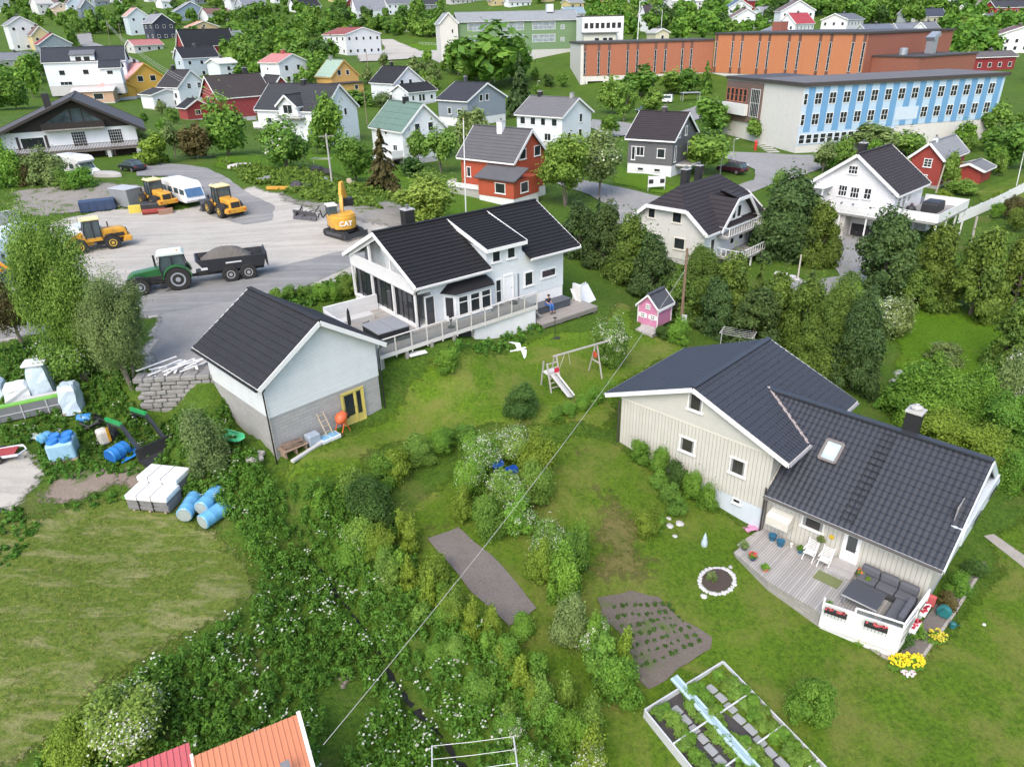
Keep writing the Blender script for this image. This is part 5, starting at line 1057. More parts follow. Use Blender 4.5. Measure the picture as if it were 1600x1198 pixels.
rgf=random.Random(77)
for i,(x,y) in enumerate(((66,12),(150,10),(176,6),(232,4),(306,8),(340,2),(430,6),(520,4),(618,2),(672,6),(740,2),(768,10),(850,4),(930,6),(985,12),(1112,2),(1150,5),(1205,2),(1262,8),(1300,3),(1350,6),(1430,3),(1500,6),(1525,12),(1560,6),(1590,10))):
    w=rgf.uniform(16,26); far('small house showing between the treetops along the top edge',x-5,x,x+w,y,rgf.uniform(5,8),rgf.choice('xy'),rgf.uniform(4,6),rgf.choice(((.72,.74,.74),(.72,.74,.74),(.6,.62,.6),(.30,.06,.05),(.5,.42,.22),(.25,.3,.36))),rgf.choice((dk,gr_,brr,(.04,.04,.045))),group='small houses along the top edge')
# ---------------------------------------------------------------- vegetation kit
def leafmat(name,dark,light,white=(.72,.72,.64),rnd=.35,tr=.25):
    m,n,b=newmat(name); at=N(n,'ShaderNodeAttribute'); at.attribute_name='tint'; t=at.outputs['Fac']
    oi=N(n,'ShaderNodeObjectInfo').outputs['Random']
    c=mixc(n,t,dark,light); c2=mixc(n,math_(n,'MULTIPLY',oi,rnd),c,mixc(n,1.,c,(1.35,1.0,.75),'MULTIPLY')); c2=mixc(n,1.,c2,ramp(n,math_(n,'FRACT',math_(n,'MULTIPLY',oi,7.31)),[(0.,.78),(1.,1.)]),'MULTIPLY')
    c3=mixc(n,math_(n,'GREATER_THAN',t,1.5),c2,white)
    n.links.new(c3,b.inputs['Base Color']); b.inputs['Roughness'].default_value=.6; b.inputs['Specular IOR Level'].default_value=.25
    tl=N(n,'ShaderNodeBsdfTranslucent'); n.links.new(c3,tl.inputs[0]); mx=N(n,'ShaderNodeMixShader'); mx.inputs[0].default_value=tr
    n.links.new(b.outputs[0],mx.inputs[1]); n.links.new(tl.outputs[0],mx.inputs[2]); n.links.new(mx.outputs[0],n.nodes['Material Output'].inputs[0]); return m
LM=dict(birch=leafmat('birch_leaves',(.070,.165,.02),(.235,.41,.07)),rowan=leafmat('rowan_leaves',(.048,.145,.018),(.19,.37,.055)),
 pale=leafmat('pale_leaves',(.10,.20,.025),(.32,.48,.09)),willow=leafmat('willow_leaves',(.09,.16,.045),(.25,.36,.12)),
 spruce=leafmat('spruce_needles',(.028,.072,.024),(.10,.18,.05),rnd=.5),pine=leafmat('pine_needles',(.040,.098,.018),(.165,.275,.045),rnd=.6),
 bush=leafmat('bush_leaves',(.050,.16,.016),(.20,.40,.05)),lime=leafmat('lime_leaves',(.085,.165,.014),(.25,.38,.045)),dark=leafmat('dark_leaves',(.03,.08,.018),(.085,.18,.035)),
 brown=leafmat('reddish_leaves',(.07,.07,.025),(.15,.14,.05)))
BARK=M((.16,.135,.11),.9,.35,9,.5)
def cards(c,nrm,s,asp,rg):
    "leaf cards: centres, normals, sizes -> (n,4,3)"
    n=len(c); r=rg.normal(size=(n,3)); a=np.cross(nrm,r); a/=np.linalg.norm(a,axis=1)[:,None]+1e-9; b=np.cross(nrm,a); b/=np.linalg.norm(b,axis=1)[:,None]+1e-9
    a=a*s[:,None]*asp; b=b*s[:,None]; return np.stack([c-a*.9-b*.15,c-b*.8+a*.1,c+a,c+b*.8-a*.05],1)
def cardmesh(name,q,tint,mat):
    n=len(q); me=bpy.data.meshes.new(name); me.vertices.add(n*4); me.vertices.foreach_set('co',q.reshape(-1).astype(np.float32))
    me.loops.add(n*4); me.loops.foreach_set('vertex_index',np.arange(n*4,dtype=np.int32)); me.polygons.add(n); me.polygons.foreach_set('loop_start',np.arange(n,dtype=np.int32)*4)
    try: me.polygons.foreach_set('loop_total',np.full(n,4,dtype=np.int32))
    except Exception: pass
    a=me.attributes.new('tint','FLOAT','FACE'); a.data.foreach_set('value',tint.astype(np.float32)); me.update(calc_edges=True); me.materials.append(mat); return me
def crown(kind,seed,n,leaf,white=0.,nc=26,airy=.0):
    rg=np.random.default_rng(seed)
    if kind=='spruce':
        pn=False; nb=430 if pn else 150; zb=1-rg.random(nb)**(.72 if pn else .6)*.97; th=rg.random(nb)*6.283; L=.5*(1-zb)**(.36 if pn else .85)*(.45+.6*rg.random(nb))*(1+.18*np.sin(th*3+rg.random()*6))+.02; k=rg.choice(nb,n,p=(L+.04)/(L+.04).sum()); u=rg.random(n)**.75
        a=th[k]+rg.normal(size=n)*.16*(1.1-u); r=u*L[k]; c=np.stack([r*np.cos(a),r*np.sin(a),zb[k]-.22*r*(1+u)+rg.normal(size=n)*.008],1)
        nm=np.stack([np.cos(a)*.6,np.sin(a)*.6,np.full(n,.9)],1)+rg.normal(size=(n,3))*.4; nm/=np.linalg.norm(nm,axis=1)[:,None]
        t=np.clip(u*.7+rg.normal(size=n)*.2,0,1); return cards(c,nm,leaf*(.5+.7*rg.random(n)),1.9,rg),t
    # clumps through an uneven envelope
    C=[];R_=[]
    conif=kind=='pine'
    while len(C)<nc:
        d=rg.normal(size=3); d/=np.linalg.norm(d); rr=.12+.88*rg.random()**.45
        if conif: z=rg.random()**1.15; w=.46*(1-z)**.42*(.55+.45*rg.random()); th=rg.random()*6.283; p=np.array([w*math.cos(th),w*math.sin(th),z*.92])
        elif kind=='bush': z=rg.random(); w=.40*math.sqrt(max(0,1-(z*.95)**2.2)); th=rg.random()*6.283; w*=rr; p=np.array([w*math.cos(th),w*math.sin(th),.08+z*.78])
        else:
            p=d*rr*np.array([.37,.37,.40])+np.array([0,0,.5]); 
            if p[2]<.5: p[:2]*=.78+.5*p[2]
        C.append(p); R_.append(((.07+.14*rg.random()**1.3)*(.78 if nc>=60 else 1)) if not conif else .05+.075*rg.random())
    C=np.array(C);R_=np.array(R_); k=rg.choice(nc,n,p=(R_**2)/(R_**2).sum()); d=rg.normal(size=(n,3)); d/=np.linalg.norm(d,axis=1)[:,None]
    rad=R_[k]*(.45+.62*rg.random(n)**(.5+airy)); rad=rad*np.where(rg.random(n)<.16,1.15+.75*rg.random(n),1.); up=np.where(rg.random(nc)<.35,1.7,.85)[k]; c=C[k]+d*rad[:,None]*np.stack([np.ones(n),np.ones(n),up],1)*(1+.25*np.sin(k*7.3))[:,None]; c[:,2]=np.maximum(c[:,2],.0)
    out=(C[k]-np.array([0,0,.45])); nm=d*.8+out*.8+np.array([0,0,.45])+rg.normal(size=(n,3))*.55; nm/=np.linalg.norm(nm,axis=1)[:,None]
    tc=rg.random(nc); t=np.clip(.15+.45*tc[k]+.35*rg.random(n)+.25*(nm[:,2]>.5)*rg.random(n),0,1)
    if white>0:
        hot=rg.random(nc)<.6; top=(d[:,2]>-.1)&(rad>R_[k]*.75)&hot[k]&(rg.random(n)<white); t[top]=2.
    s=leaf*(.55+.8*rg.random(n)); s=np.where(t>1.5,s*.75,s); return cards(c,nm,s,1.5,rg),t
CR={}
def crownmesh(kind,lod,var,mat):
    key=(kind,lod,var,mat)
    if key in CR: return CR[key]
    n,leaf={-2:(80000,.0072),-1:(52000,.0105),0:(24000,.0155),1:(11000,.0225),2:(4200,.036),3:(1500,.058)}[lod]
    if kind=='spruce': n=int(n*1.15); 
    if kind=='pine': n=int(n*1.9); leaf*=.82
    w={'flower':.35,'rowanf':.12}.get(kind,0.); kk={'flower':'round','rowanf':'round','round':'round','birch':'round','tall':'round'}.get(kind,kind)
    q,t=crown(kk,hash((kind,var))%1000 if False else (len(CR)*13+var*7+3),n,leaf,w,{-2:60,-1:46,0:34,1:30,2:22,3:16}[lod] if kind!='pine' else {-2:120,-1:110,0:90,1:70,2:44,3:26}[lod],.35 if kind in('birch','tall') else 0)
    me=cardmesh('crown',q,t,LM[mat]); CR[key]=me; return me
TK={}
def trunkmesh(var,stems):
    key=(var,stems)
    if key in TK: return TK[key]
    rg=random.Random(var*17+stems); mb=MB()
    for s in range(stems):
        a=rg.uniform(0,6.28); sp=.0 if stems==1 else .10; x0,y0=.02*math.cos(a)*(stems>1),.02*math.sin(a)*(stems>1); pts=[(x0,y0,-.03)]; rs=[.035]
        for k in range(1,7):
            z=k/7; pts.append((x0+sp*z*1.6*math.cos(a)+rg.uniform(-.012,.012),y0+sp*z*1.6*math.sin(a)+rg.uniform(-.012,.012),z*.9)); rs.append(.035*(1-z*.85))
        mb.tube(pts,[r/(stems**.5) for r in rs],7)
        for k in range(5):
            i=rg.randint(2,5); p=Vector(pts[i]); b=rg.uniform(0,6.28); L=rg.uniform(.14,.28)*(1.1-i/8)
            mb.tube([p,p+Vector((math.cos(b)*L*.5,math.sin(b)*L*.5,L*.35)),p+Vector((math.cos(b)*L,math.sin(b)*L,L*.9))],[rs[i]*.5/(stems**.5),rs[i]*.3/(stems**.5),.003],5)
    me=bpy.data.meshes.new('trunk'); me.from_pydata(mb.v,[],mb.f); me.materials.append(BARK); TK[key]=me; return me
TREES=[]
def plant(kind,mat,px,py,ytop,wpx,label,cat='tree',group=None,name=None,cb=.22,stems=1,at=None,hm=None,wm=None,lod=None,var=None,sink=0.):
    if at is None: px+=(854-px)/(2794-py)*(py-ytop)*.5   # the crown stands straight over its foot
    p=Vector(at) if at is not None else g(px,py)
    d=p.y*_ct-(p.z-ZC)*_st; s=d/F_
    if hm is None:
        rt_=ray(px,ytop); hz=math.hypot(p.x,p.y)*rt_[2]/math.hypot(rt_[0],rt_[1])+ZC-p.z; hm=max(.25,hz)
    if wm is None: wm=wpx*s
    if kind=='pine': wm*=1.05
    if lod is None: lod=-1 if d<60 and wm>4.2 else 0 if d<52 and wm>1.6 else 1 if d<100 else 2 if d<190 else 3
    if wm<1.7 and lod<1: lod=1
    if wm<1.0: lod=2
    var=var if var is not None else random.randint(0,2); e=empty(name or ('tree' if cat=='tree' else cat.replace(' ','_')),(p.x,p.y,p.z-sink),random.uniform(0,6.28),label,cat,group)
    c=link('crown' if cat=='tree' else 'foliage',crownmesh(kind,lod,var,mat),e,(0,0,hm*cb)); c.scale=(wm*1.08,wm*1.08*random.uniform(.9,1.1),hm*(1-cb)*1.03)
    if cat=='tree':
        t=link('trunk',trunkmesh(var,stems),e); t.scale=(hm*.8 if hm<8 else hm*.6,hm*.8 if hm<8 else hm*.6,hm*.86)
    TREES.append(e); return e
T=plant
T('tall','birch',84,592,300,118,'tall pale green tree in front of the left wheel loaders','tree',stems=3,cb=.12,lod=-2)
T('rowanf','birch',108,590,480,84,'bushy flowering tree at the foot of the tall pale one','tree',cb=.02,stems=2)
T('birch','willow',180,604,425,104,'thin grey-green tree leaning over the gravel by the stone wall','tree',stems=3,cb=.2,lod=-2)
T('birch','brown',14,545,425,52,'sparse brownish young tree at the left edge of the yard','tree',cb=.25)
T('bush','willow',312,735,648,66,'grey-leaved willow bush below the outbuilding','bush',cb=0,name='willow_bush')
T('flower','pale',190,1160,1080,125,'large light green bush with white blossom by the tin roof','bush',cb=0,name='flowering_bush')
T('bush','lime',110,1190,1120,80,'low yellow-green bush at the lower left edge of the mown field','bush',cb=0,name='bush')
for a in [('round','rowan',352,243,160,62,'dense round tree right of the chalet garden, above the drive',.15,2),('rowanf','rowan',440,264,180,76,'wide white-blossomed tree in front of the long dark-roofed house',.1,2),('tall','rowan',508,240,148,50,'tall narrow tree against the long white house wall',.1,1),
 ('round','rowan',553,284,208,60,'dark leafy tree left of the brown spruce',.15,1),('spruce','brown',596,300,203,66,'brownish bare-topped spruce behind the digger',.03,1),('round','birch',688,270,198,48,'round tree right of the clipped hedge block',.25,2),('birch','birch',652,262,200,34,'slim tree by the white wall, left of the round tree',.2,1),
 ('round','willow',735,240,168,52,'grey-green tree before the blue-grey house',.15,1),('tall','pale',668,350,280,88,'light green spreading tree behind the black chimney',.1,3),('round','brown',302,248,190,50,'reddish brown shrubby tree in the garden left of the round tree',.1,2),('birch','willow',268,248,198,30,'spindly tree beside the clipped green ball',.2,2),
 ('round','birch',884,322,214,80,'leafy tree with bright crown right of the red house',.25,3),('rowanf','willow',936,308,205,74,'pale-blossomed tree with forked trunk by the street',.3,3),('round','birch',1100,272,204,74,'full green tree hiding the corner of the grey house',.15,2),
 ('round','rowan',1118,212,150,72,'broad tree in front of the school entrance',.12,2),('birch','birch',1148,210,152,36,'narrow tree right of the broad one at the school entrance',.15,1),('birch','birch',1186,222,180,36,'small tree at the foot of the cream school wall',.2,1),('round','rowan',952,215,178,34,'small dark tree beside the pale blue duplex',.1,1),
 ('spruce','spruce',812,182,80,52,'very dark tall spruce left of the white hall end',.02,1),('round','rowan',762,140,50,96,'huge tree covering the left part of the green block',.08,2),('round','rowan',800,128,55,60,'large tree between green block and white hall end',.08,2),('round','birch',738,128,88,56,'lighter round tree in front of the huge one',.08,1),('round','rowan',715,118,68,50,'tree at the left end of the green block',.08,1),
 ('birch','birch',958,178,118,42,'yellow-green birch first from the left before the orange hall',.15,1),('birch','birch',975,190,128,44,'yellow-green birch in front of the others by the school car park',.18,2),('round','rowan',1002,152,110,60,'dark green tree in the row before the orange hall',.08,1),('birch','birch',1020,180,136,40,'light birch beside the white van',.15,1),('round','birch',1048,148,112,44,'round light tree in the row before the orange hall',.1,1),('round','rowan',1076,148,104,46,'tree next to last in the row before the orange hall',.1,1),('spruce','rowan',1104,146,96,30,'pointed dark tree at the meeting of the two orange halls',.02,1),
 ('round','birch',1308,262,218,46,'round tree between the street and the white balcony house',.08,1),('round','willow',1372,238,192,84,'wide grey-green tree before the blue striped facade',.05,2),('round','birch',1410,240,204,60,'tree right of the wide one before the blue striped facade',.05,1),('birch','birch',1486,296,232,26,'small tree leaning on the red cottage roof',.1,1),
 ('round','rowan',1580,262,190,80,'big leafy tree at the right edge beyond the red cottage',.05,2),('round','birch',1560,215,160,60,'tree at the right end of the blue school wing',.05,1),('birch','birch',1430,245,212,40,'small tree above the red cottage chimney',.1,1)]:
    T(a[0],a[1],a[2],a[3],a[4],a[5],a[6],'tree',cb=a[7],stems=a[8])
# conifers
for a in [('pine','spruce',1236,398,278,108,'great dark conifer left of the driveway'),('pine','pine',1285,412,318,62,'yellow-green conifer leaning on the great dark one'),('pine','spruce',1388,462,334,100,'dark rounded conifer right of the driveway'),('pine','pine',1462,468,355,76,'yellow-green conifer behind the leaning pole'),
 ('pine','pine',1535,492,360,92,'large golden conifer right of the pole'),('pine','pine',1600,485,365,80,'golden conifer at the right edge above the lawn'),('pine','pine',1590,575,470,80,'spreading conifer at the right edge of the lawn'),('pine','pine',1430,480,420,60,'low golden conifer at the lawn edge between two dark trunks'),
 ('pine','spruce',905,398,318,60,'dark conifer behind the black roof end, first of the long row'),('pine','spruce',945,418,322,66,'dark conifer, second of the long row'),('pine','pine',985,440,342,72,'greenish conifer in the row beneath the cream villa corner'),('spruce','spruce',935,392,310,40,'slim spruce tip above the conifer row near the street'),
 ('pine','spruce',1020,462,372,70,'dark conifer left of the power pole'),('pine','pine',1095,492,392,84,'golden conifer just right of the power pole'),('pine','pine',1142,506,402,76,'green conifer in front of the villa deck'),('spruce','pine',1186,520,408,54,'pointed conifer below the villa deck end'),('pine','pine',1215,532,425,70,'green conifer below the villa rockery'),
 ('pine','pine',1262,552,432,78,'mid-green conifer in the row before the driveway'),('pine','pine',1302,580,448,96,'largest golden conifer behind the cream house roof'),('pine','spruce',1345,606,470,80,'dark conifer at the right end of the long row'),('spruce','spruce',1265,500,418,40,'young spruce with pointed top beside the driveway bend'),('pine','pine',1060,500,430,60,'low conifer at the foot of the power pole'),('pine','spruce',1180,540,455,80,'dark lower conifer filling the row below the deck'),('pine','spruce',1120,520,440,60,'dark lower conifer right of the pink playhouse')]:
    T(a[0],a[1],a[2],a[3],a[4],a[5],a[6],'tree',cb=.0,stems=1,name='conifer')
# garden bushes
for a in [('flower','birch',956,575,498,58,'white-blossomed egg-shaped bush at the end of the swing frame'),('bush','dark',816,648,604,54,'dark round clipped bush on the lawn left of the slide'),('bush','bush',698,577,545,34,'small green bush below the terrace posts'),('bush','bush',1060,535,503,34,'bush right of the pink playhouse'),('bush','dark',1038,528,508,26,'low dark shrub between playhouse and bush'),
 ('bush','bush',1272,1130,1062,68,'loose round bush on the lawn between frame bed and terrace'),('bush','lime',1012,832,800,40,'yellow-green leafy perennial beside the rocks'),('bush','bush',1030,828,805,22,'small plant among the rock garden stones'),('bush','willow',1476,565,535,48,'silvery round bush alone on the right lawn'),('round','lime',1447,486,460,26,'small bright standard tree on the right lawn'),
 ('bush','birch',1337,475,446,30,'small light bush by the garden lamp'),('flower','willow',1378,520,465,60,'bush with white flower heads behind the conifers'),('bush','willow',1408,525,468,44,'grey-green bush joined to the white flowering one'),('bush','rowan',1466,575,545,20,'little shrub touching the silvery bush'),
 ('bush','dark',644,277,247,40,'clipped dark hedge block before the white picket terrace'),('bush','lime',240,257,213,50,'clipped yellow-green ball at the chalet drive'),('bush','willow',66,290,236,62,'grey-green bush in front of the motorhome'),('bush','brown',38,288,238,44,'reddish bush left of the grey-green one'),('bush','bush',8,292,232,48,'green bush at the left edge below the chalet'),('bush','bush',124,292,262,44,'bush hiding the motorhome wheels'),('bush','birch',100,294,268,34,'small light bush by the upturned dinghy'),
 ('bush','willow',212,215,195,36,'silver shrub right of the chalet wall'),('bush','rowan',560,165,140,60,'dark hedge bush between yellow and blue-grey houses'),('bush','willow',598,168,148,30,'grey shrub left of the black-roofed house'),('bush','birch',1220,300,272,34,'bush by the street corner above the conifers'),('bush','birch',1505,305,282,46,'round bush below the red cottage porch'),
 ('bush','bush',1445,655,575,90,'large shrub behind the wing chimney'),('bush','bush',1500,655,590,80,'large shrub right of the one behind the chimney'),('bush','lime',1475,700,640,84,'yellow-green shrub along the wing ridge'),('bush','lime',1545,730,665,80,'yellow-green shrub near the right roof peak'),('bush','bush',1585,690,610,80,'green shrub at the right edge above the path'),('flower','willow',1588,645,530,60,'pale flowering shrub by the white bench at the right edge'),('bush','bush',1540,640,570,70,'shrub below the right conifers'),('bush','bush',1590,760,700,60,'shrub at the right edge near the roof peak'),
 ('bush','rowan',1422,612,590,30,'low bush beside the stone cairn'),('bush','bush',1000,720,688,28,'bush at the left corner of the cream gable wall'),('bush','bush',1031,737,703,32,'second bush from the left under the gable windows'),('bush','dark',1057,758,722,36,'third bush from the left under the gable windows'),('bush','bush',1082,775,742,34,'fourth bush under the gable windows'),('bush','bush',1108,795,762,32,'last bush under the gable windows by the foundation'),
 ('bush','rowan',1030,760,735,30,'upper bush of the outer row on the bank'),('bush','rowan',1048,785,755,32,'middle bush of the outer row on the bank'),('bush','rowan',1060,805,775,30,'lowest bush of the outer row on the bank'),('bush','bush',1295,972,945,30,'bush under the left end of the white parapet'),('bush','bush',1318,985,965,26,'smaller bush beside it under the white parapet'),
 ('bush','dark',1410,1010,985,30,'dark perennial at the parapet corner'),('bush','bush',1430,995,968,28,'green perennial right of the parapet corner'),('bush','bush',1500,925,895,34,'bush in the bed along the wing end wall'),('bush','brown',1480,950,925,30,'reddish plant in the bed by the hose reel'),('bush','dark',1525,895,872,36,'dark bush by the wing end steps'),
 ('bush','bush',868,655,640,26,'hedge piece at the lower end of the low garden hedge'),('bush','bush',888,648,632,26,'second piece of the low garden hedge'),('bush','bush',908,638,622,26,'third piece of the low garden hedge'),('bush','bush',930,628,610,28,'fourth piece of the low garden hedge'),('bush','bush',952,615,596,26,'last piece of the low garden hedge by the gable'),
 ('bush','dark',580,812,752,78,'dark big-leaved rhubarb clump in the hedge arc'),('bush','lime',628,838,800,24,'small golden shrub left in the pair by the upper bed'),('bush','lime',642,862,815,30,'small golden shrub right in the pair by the upper bed'),
 ('bush','birch',555,790,735,50,'shrub left of the rhubarb clump'),('bush','lime',620,748,705,40,'golden shrub in the hedge arc'),('bush','bush',600,755,712,46,'green shrub in the hedge arc above the rhubarb'),('bush','birch',650,722,682,50,'light shrub in the hedge arc'),('bush','bush',690,705,672,46,'green shrub in the upper hedge arc'),('bush','rowan',728,692,665,40,'dark shrub at the top of the hedge arc'),
 ('flower','bush',755,735,680,62,'flowering bush at the upper left of the central thicket'),('flower','birch',800,720,668,60,'flowering bush at the top of the central thicket'),('bush','lime',838,745,680,50,'golden bush at the upper right of the central thicket'),('flower','bush',735,775,715,56,'flowering bush at the left of the central thicket'),('flower','birch',790,795,735,64,'flowering bush in the middle of the central thicket'),('bush','birch',835,785,725,54,'bush at the right of the central thicket'),('bush','rowan',765,830,775,56,'bush at the lower left of the central thicket'),('flower','bush',812,835,780,52,'flowering bush at the bottom of the central thicket'),('bush','lime',722,812,765,36,'narrow golden shrub at the left foot of the central thicket'),
 ('flower','birch',862,880,818,62,'white-flowering bush at the top of the lower thicket'),('bush','rowan',895,890,832,48,'green bush at the right of the lower thicket'),('bush','lime',845,905,850,42,'golden bush at the left of the lower thicket'),('bush','bush',880,935,870,56,'bush at the foot of the lower thicket'),('bush','bush',905,865,822,36,'small bush at the upper right of the lower thicket'),
 ('bush','willow',893,1000,935,64,'pale round bush left of the weedy bed'),('flower','bush',928,1020,965,50,'flowering bush at the edge of the weedy bed'),('bush','rowan',945,1060,995,60,'dark bush at the lower edge of the weedy bed'),('bush','lime',975,1050,988,36,'golden shrub leaning over the weedy bed'),('bush','bush',968,1090,1030,60,'lowest bush by the weedy bed corner'),('flower','lime',925,1210,1160,60,'yellow blossoming bush at the bottom edge'),('bush','bush',815,990,968,40,'low shrub at the foot of the long soil bed')]:
    T(a[0],a[1],a[2],a[3],a[4],a[5],a[6],'bush' if a[0]!='round' else 'tree',cb=0 if a[0]!='round' else .45,name='flowering_bush' if a[0]=='flower' else ('young_tree' if a[0]=='round' else 'bush'))
# the golden and green shrubs growing along the brook strip
def along(pts,n,seed,kinds,wpx,hpx,label,group,jit=10):
    rg=random.Random(seed); seg=[(Vector(a),Vector(b)) for a,b in zip(pts[:-1],pts[1:])]
    for i in range(n):
        t=i/(n-1)*len(seg); k=min(int(t),len(seg)-1); p=seg[k][0].lerp(seg[k][1],t-k); kd,mt=rg.choice(kinds); x,y=p.x+rg.uniform(-jit,jit),p.y+rg.uniform(-jit,jit); w=wpx*rg.uniform(.7,1.25); h=hpx*rg.uniform(.7,1.2)
        T(kd,mt,x,y,y-h,w,label,'bush',group=group,cb=0,name='shrub')
along([(560,850),(640,900),(700,950),(760,1010),(820,1070),(880,1130),(940,1198)],26,5,[('bush','lime'),('bush','lime'),('bush','birch'),('bush','bush')],40,44,'golden-tipped shrub in the long row between brook strip and lawn','golden shrubs along the brook strip',16)
along([(500,810),(560,870),(610,920),(690,985),(730,1060),(810,1140),(850,1198)],17,6,[('bush','bush'),('bush','rowan'),('bush','birch'),('flower','bush')],40,32,'green shrub in the middle of the overgrown brook strip','green shrubs of the brook strip',26)
along([(500,470),(530,462),(560,455)],4,9,[('bush','birch'),('bush','bush')],30,22,'shrub on the retaining wall beside the white house gable','shrubs on the retaining wall',4)
along([(432,470),(470,462)],3,10,[('bush','birch')],26,18,'low shrub on the retaining wall near the outbuilding roof','low shrubs on the retaining wall',4)
# woods and garden trees further off: placed over the hillside between the houses
HB=[]
for o in bpy.data.objects:
    if o.type=='EMPTY' and o.get('category') in('house','school','garage','cottage') and o.get('label'):
        ws=[c for c in KIDS.get(o.name,[]) if c.name.startswith('wall') or c.name.startswith('shaded_orange_wall')]
        for c in ws:
            xs=[v.co.x for v in c.data.vertices]; ys=[v.co.y for v in c.data.vertices]; yaw=o.rotation_euler.z
            HB.append((o.location.x,o.location.y,math.cos(yaw),math.sin(yaw),min(xs),max(xs),min(ys),max(ys)))
def clear(p,m):
    for (x,y,c,s,a,b,d,e) in HB:
        dx,dy=p.x-x,p.y-y; u=dx*c+dy*s; v=-dx*s+dy*c
        if a-m<u<b+m and d-m<v<e+m: return False
    return True
ROADS=[[(118,56),(142,52),(146,68),(172,76),(218,98),(205,107),(160,93),(128,74)],[(556,60),(692,60),(700,92),(556,98)]]
def inpoly(x,y,P):
    r=False; j=len(P)-1
    for i in range(len(P)):
        if (P[i][1]>y)!=(P[j][1]>y) and x<(P[j][0]-P[i][0])*(y-P[i][1])/(P[j][1]-P[i][1])+P[i][0]: r=not r
        j=i
    return r
WOODS=[]
def wood(poly,n,seed,hm,mats,label,group,gap=.6,kinds=('round','birch'),hidefront=True,mass=None):
    rg=random.Random(seed); xs=[p[0] for p in poly]; ys=[p[1] for p in poly]; k=0; tr=0
    while k<n and tr<n*14:
        tr+=1; x,y=rg.uniform(min(xs),max(xs)),rg.uniform(min(ys),max(ys))
        if not inpoly(x,y,poly) or any(inpoly(x,y,r_) for r_ in ROADS): continue
        p=g(x,y); h=rg.uniform(*hm); w=h*rg.uniform(.7,1.0)
        if not clear(p,w*.5+gap): continue
        if hidefront:   # leave the house fronts open
            q=Vector((p.x,p.y,0))*(1+ (h*1.6+2)/max(1,math.hypot(p.x,p.y)))
            if not clear(q,1.) and rg.random()<.8: continue
        if mass is not None: mass.append((p.x,p.y,p.z,h,w,rg.random())); k+=1; continue
        T(rg.choice(kinds),rg.choice(mats),0,0,0,0,label,'tree',group=group,at=p,hm=h,wm=w,cb=.12); k+=1
gm=('birch','rowan','rowan','bush','dark')
wood([(185,20),(240,60),(290,0),(440,10),(510,20),(520,70),(500,110),(440,85),(390,70),(385,110),(370,60),(340,42),(210,55),(165,60),(120,50),(110,90),(140,30)],58,21,(5,8.5),gm,'leafy tree in the wood between the far left houses and the kindergarten','wood behind the far left houses',kinds=('round','birch','tall'))
wood([(375,75),(400,85),(395,130),(500,130),(500,95),(520,100),(490,125),(480,180),(420,140),(385,100)],12,22,(5,8),gm,'leafy tree around the white box house with the red chimney','trees round the red-chimneyed house')
wood([(500,20),(690,20),(690,60),(560,55),(520,45)],30,23,(5,9),gm,'tall leafy tree in the belt above the gravel forecourt','trees above the gravel forecourt',kinds=('round','tall'))
wood([(560,100),(700,95),(720,120),(690,150),(640,140),(560,140)],16,24,(2.5,5),('birch','willow','bush'),'bushy tree on the slope below the gravel forecourt','trees on the slope below the forecourt')
wood([(0,95),(70,110),(70,160),(20,180),(-20,190),(-20,95)],12,25,(6,9),('birch','bush','rowan'),'big green tree in the thicket behind the chalet roof','thicket behind the chalet')
wood([(950,20),(1110,20),(1120,52),(1000,62),(955,60)],20,26,(6,10),gm,'leafy tree behind the long orange hall','trees behind the long orange hall',kinds=('round','tall'))
wood([(1180,0),(1500,0),(1510,35),(1480,50),(1340,40),(1290,30),(1200,25)],42,27,(7,12),gm,'leafy tree of the wood above the tallest orange hall','wood above the tallest orange hall',kinds=('round','tall'))
wood([(1470,50),(1545,50),(1540,110),(1500,110),(1490,60)],9,28,(6,10),('birch','rowan','bush'),'green tree between the tallest hall and the white gabled house','trees right of the tallest hall')
def massobj(label,lst,seed,mat):
    rg=np.random.default_rng(seed); tp=[crown('round',50+i,420,.105,0,13) for i in range(4)]; Q=[];TT=[]
    for (x,y,z,h,w,r) in lst:
        q,t=tp[int(r*4)%4]; a=r*40; c,s_=math.cos(a),math.sin(a); R2=np.array([[c,-s_,0],[s_,c,0],[0,0,1]]); Q.append((q@R2.T)*np.array([w*1.1,w*1.1,h])+np.array([x,y,z])); TT.append(np.clip(t*.8+(r*7%1-.5)*.5,0,1))
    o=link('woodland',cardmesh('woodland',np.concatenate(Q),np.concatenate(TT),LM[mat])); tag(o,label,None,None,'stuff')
ms1=[];ms2=[]
wood([(-60,-60),(1660,-60),(1660,10),(-60,10)],420,29,(7,12),gm,'','',gap=0,mass=ms1)
wood([(0,0),(200,0),(280,30),(560,10),(700,15),(690,60),(520,60),(520,120),(380,140),(340,60),(230,60),(120,52),(110,48),(0,40)],230,51,(4,7),gm,'','',mass=ms1)
wood([(900,8),(1200,8),(1210,60),(1000,66),(950,60)],90,52,(4,8),gm,'','',mass=ms2); wood([(1180,0),(1620,0),(1620,60),(1540,100),(1500,110),(1480,46),(1200,22)],190,53,(5,9),gm,'','',mass=ms2)
massobj('leafy woodland filling the far hillside between the houses, upper left and along the top',ms1,1,'rowan'); massobj('leafy woodland on the hillside above the orange school halls',ms2,2,'bush')
wood([(225,150),(300,165),(310,210),(260,215),(225,195)],7,30,(2,3.5),('willow','bush','birch'),'garden shrub beside the small black garden shed roof','shrubs by the small sheds')
wood([(380,190),(420,200),(480,190),(540,230),(480,250),(400,240)],5,31,(2,4),('willow','bush','rowan'),'garden shrub under the long white house','shrubs under the long white house')
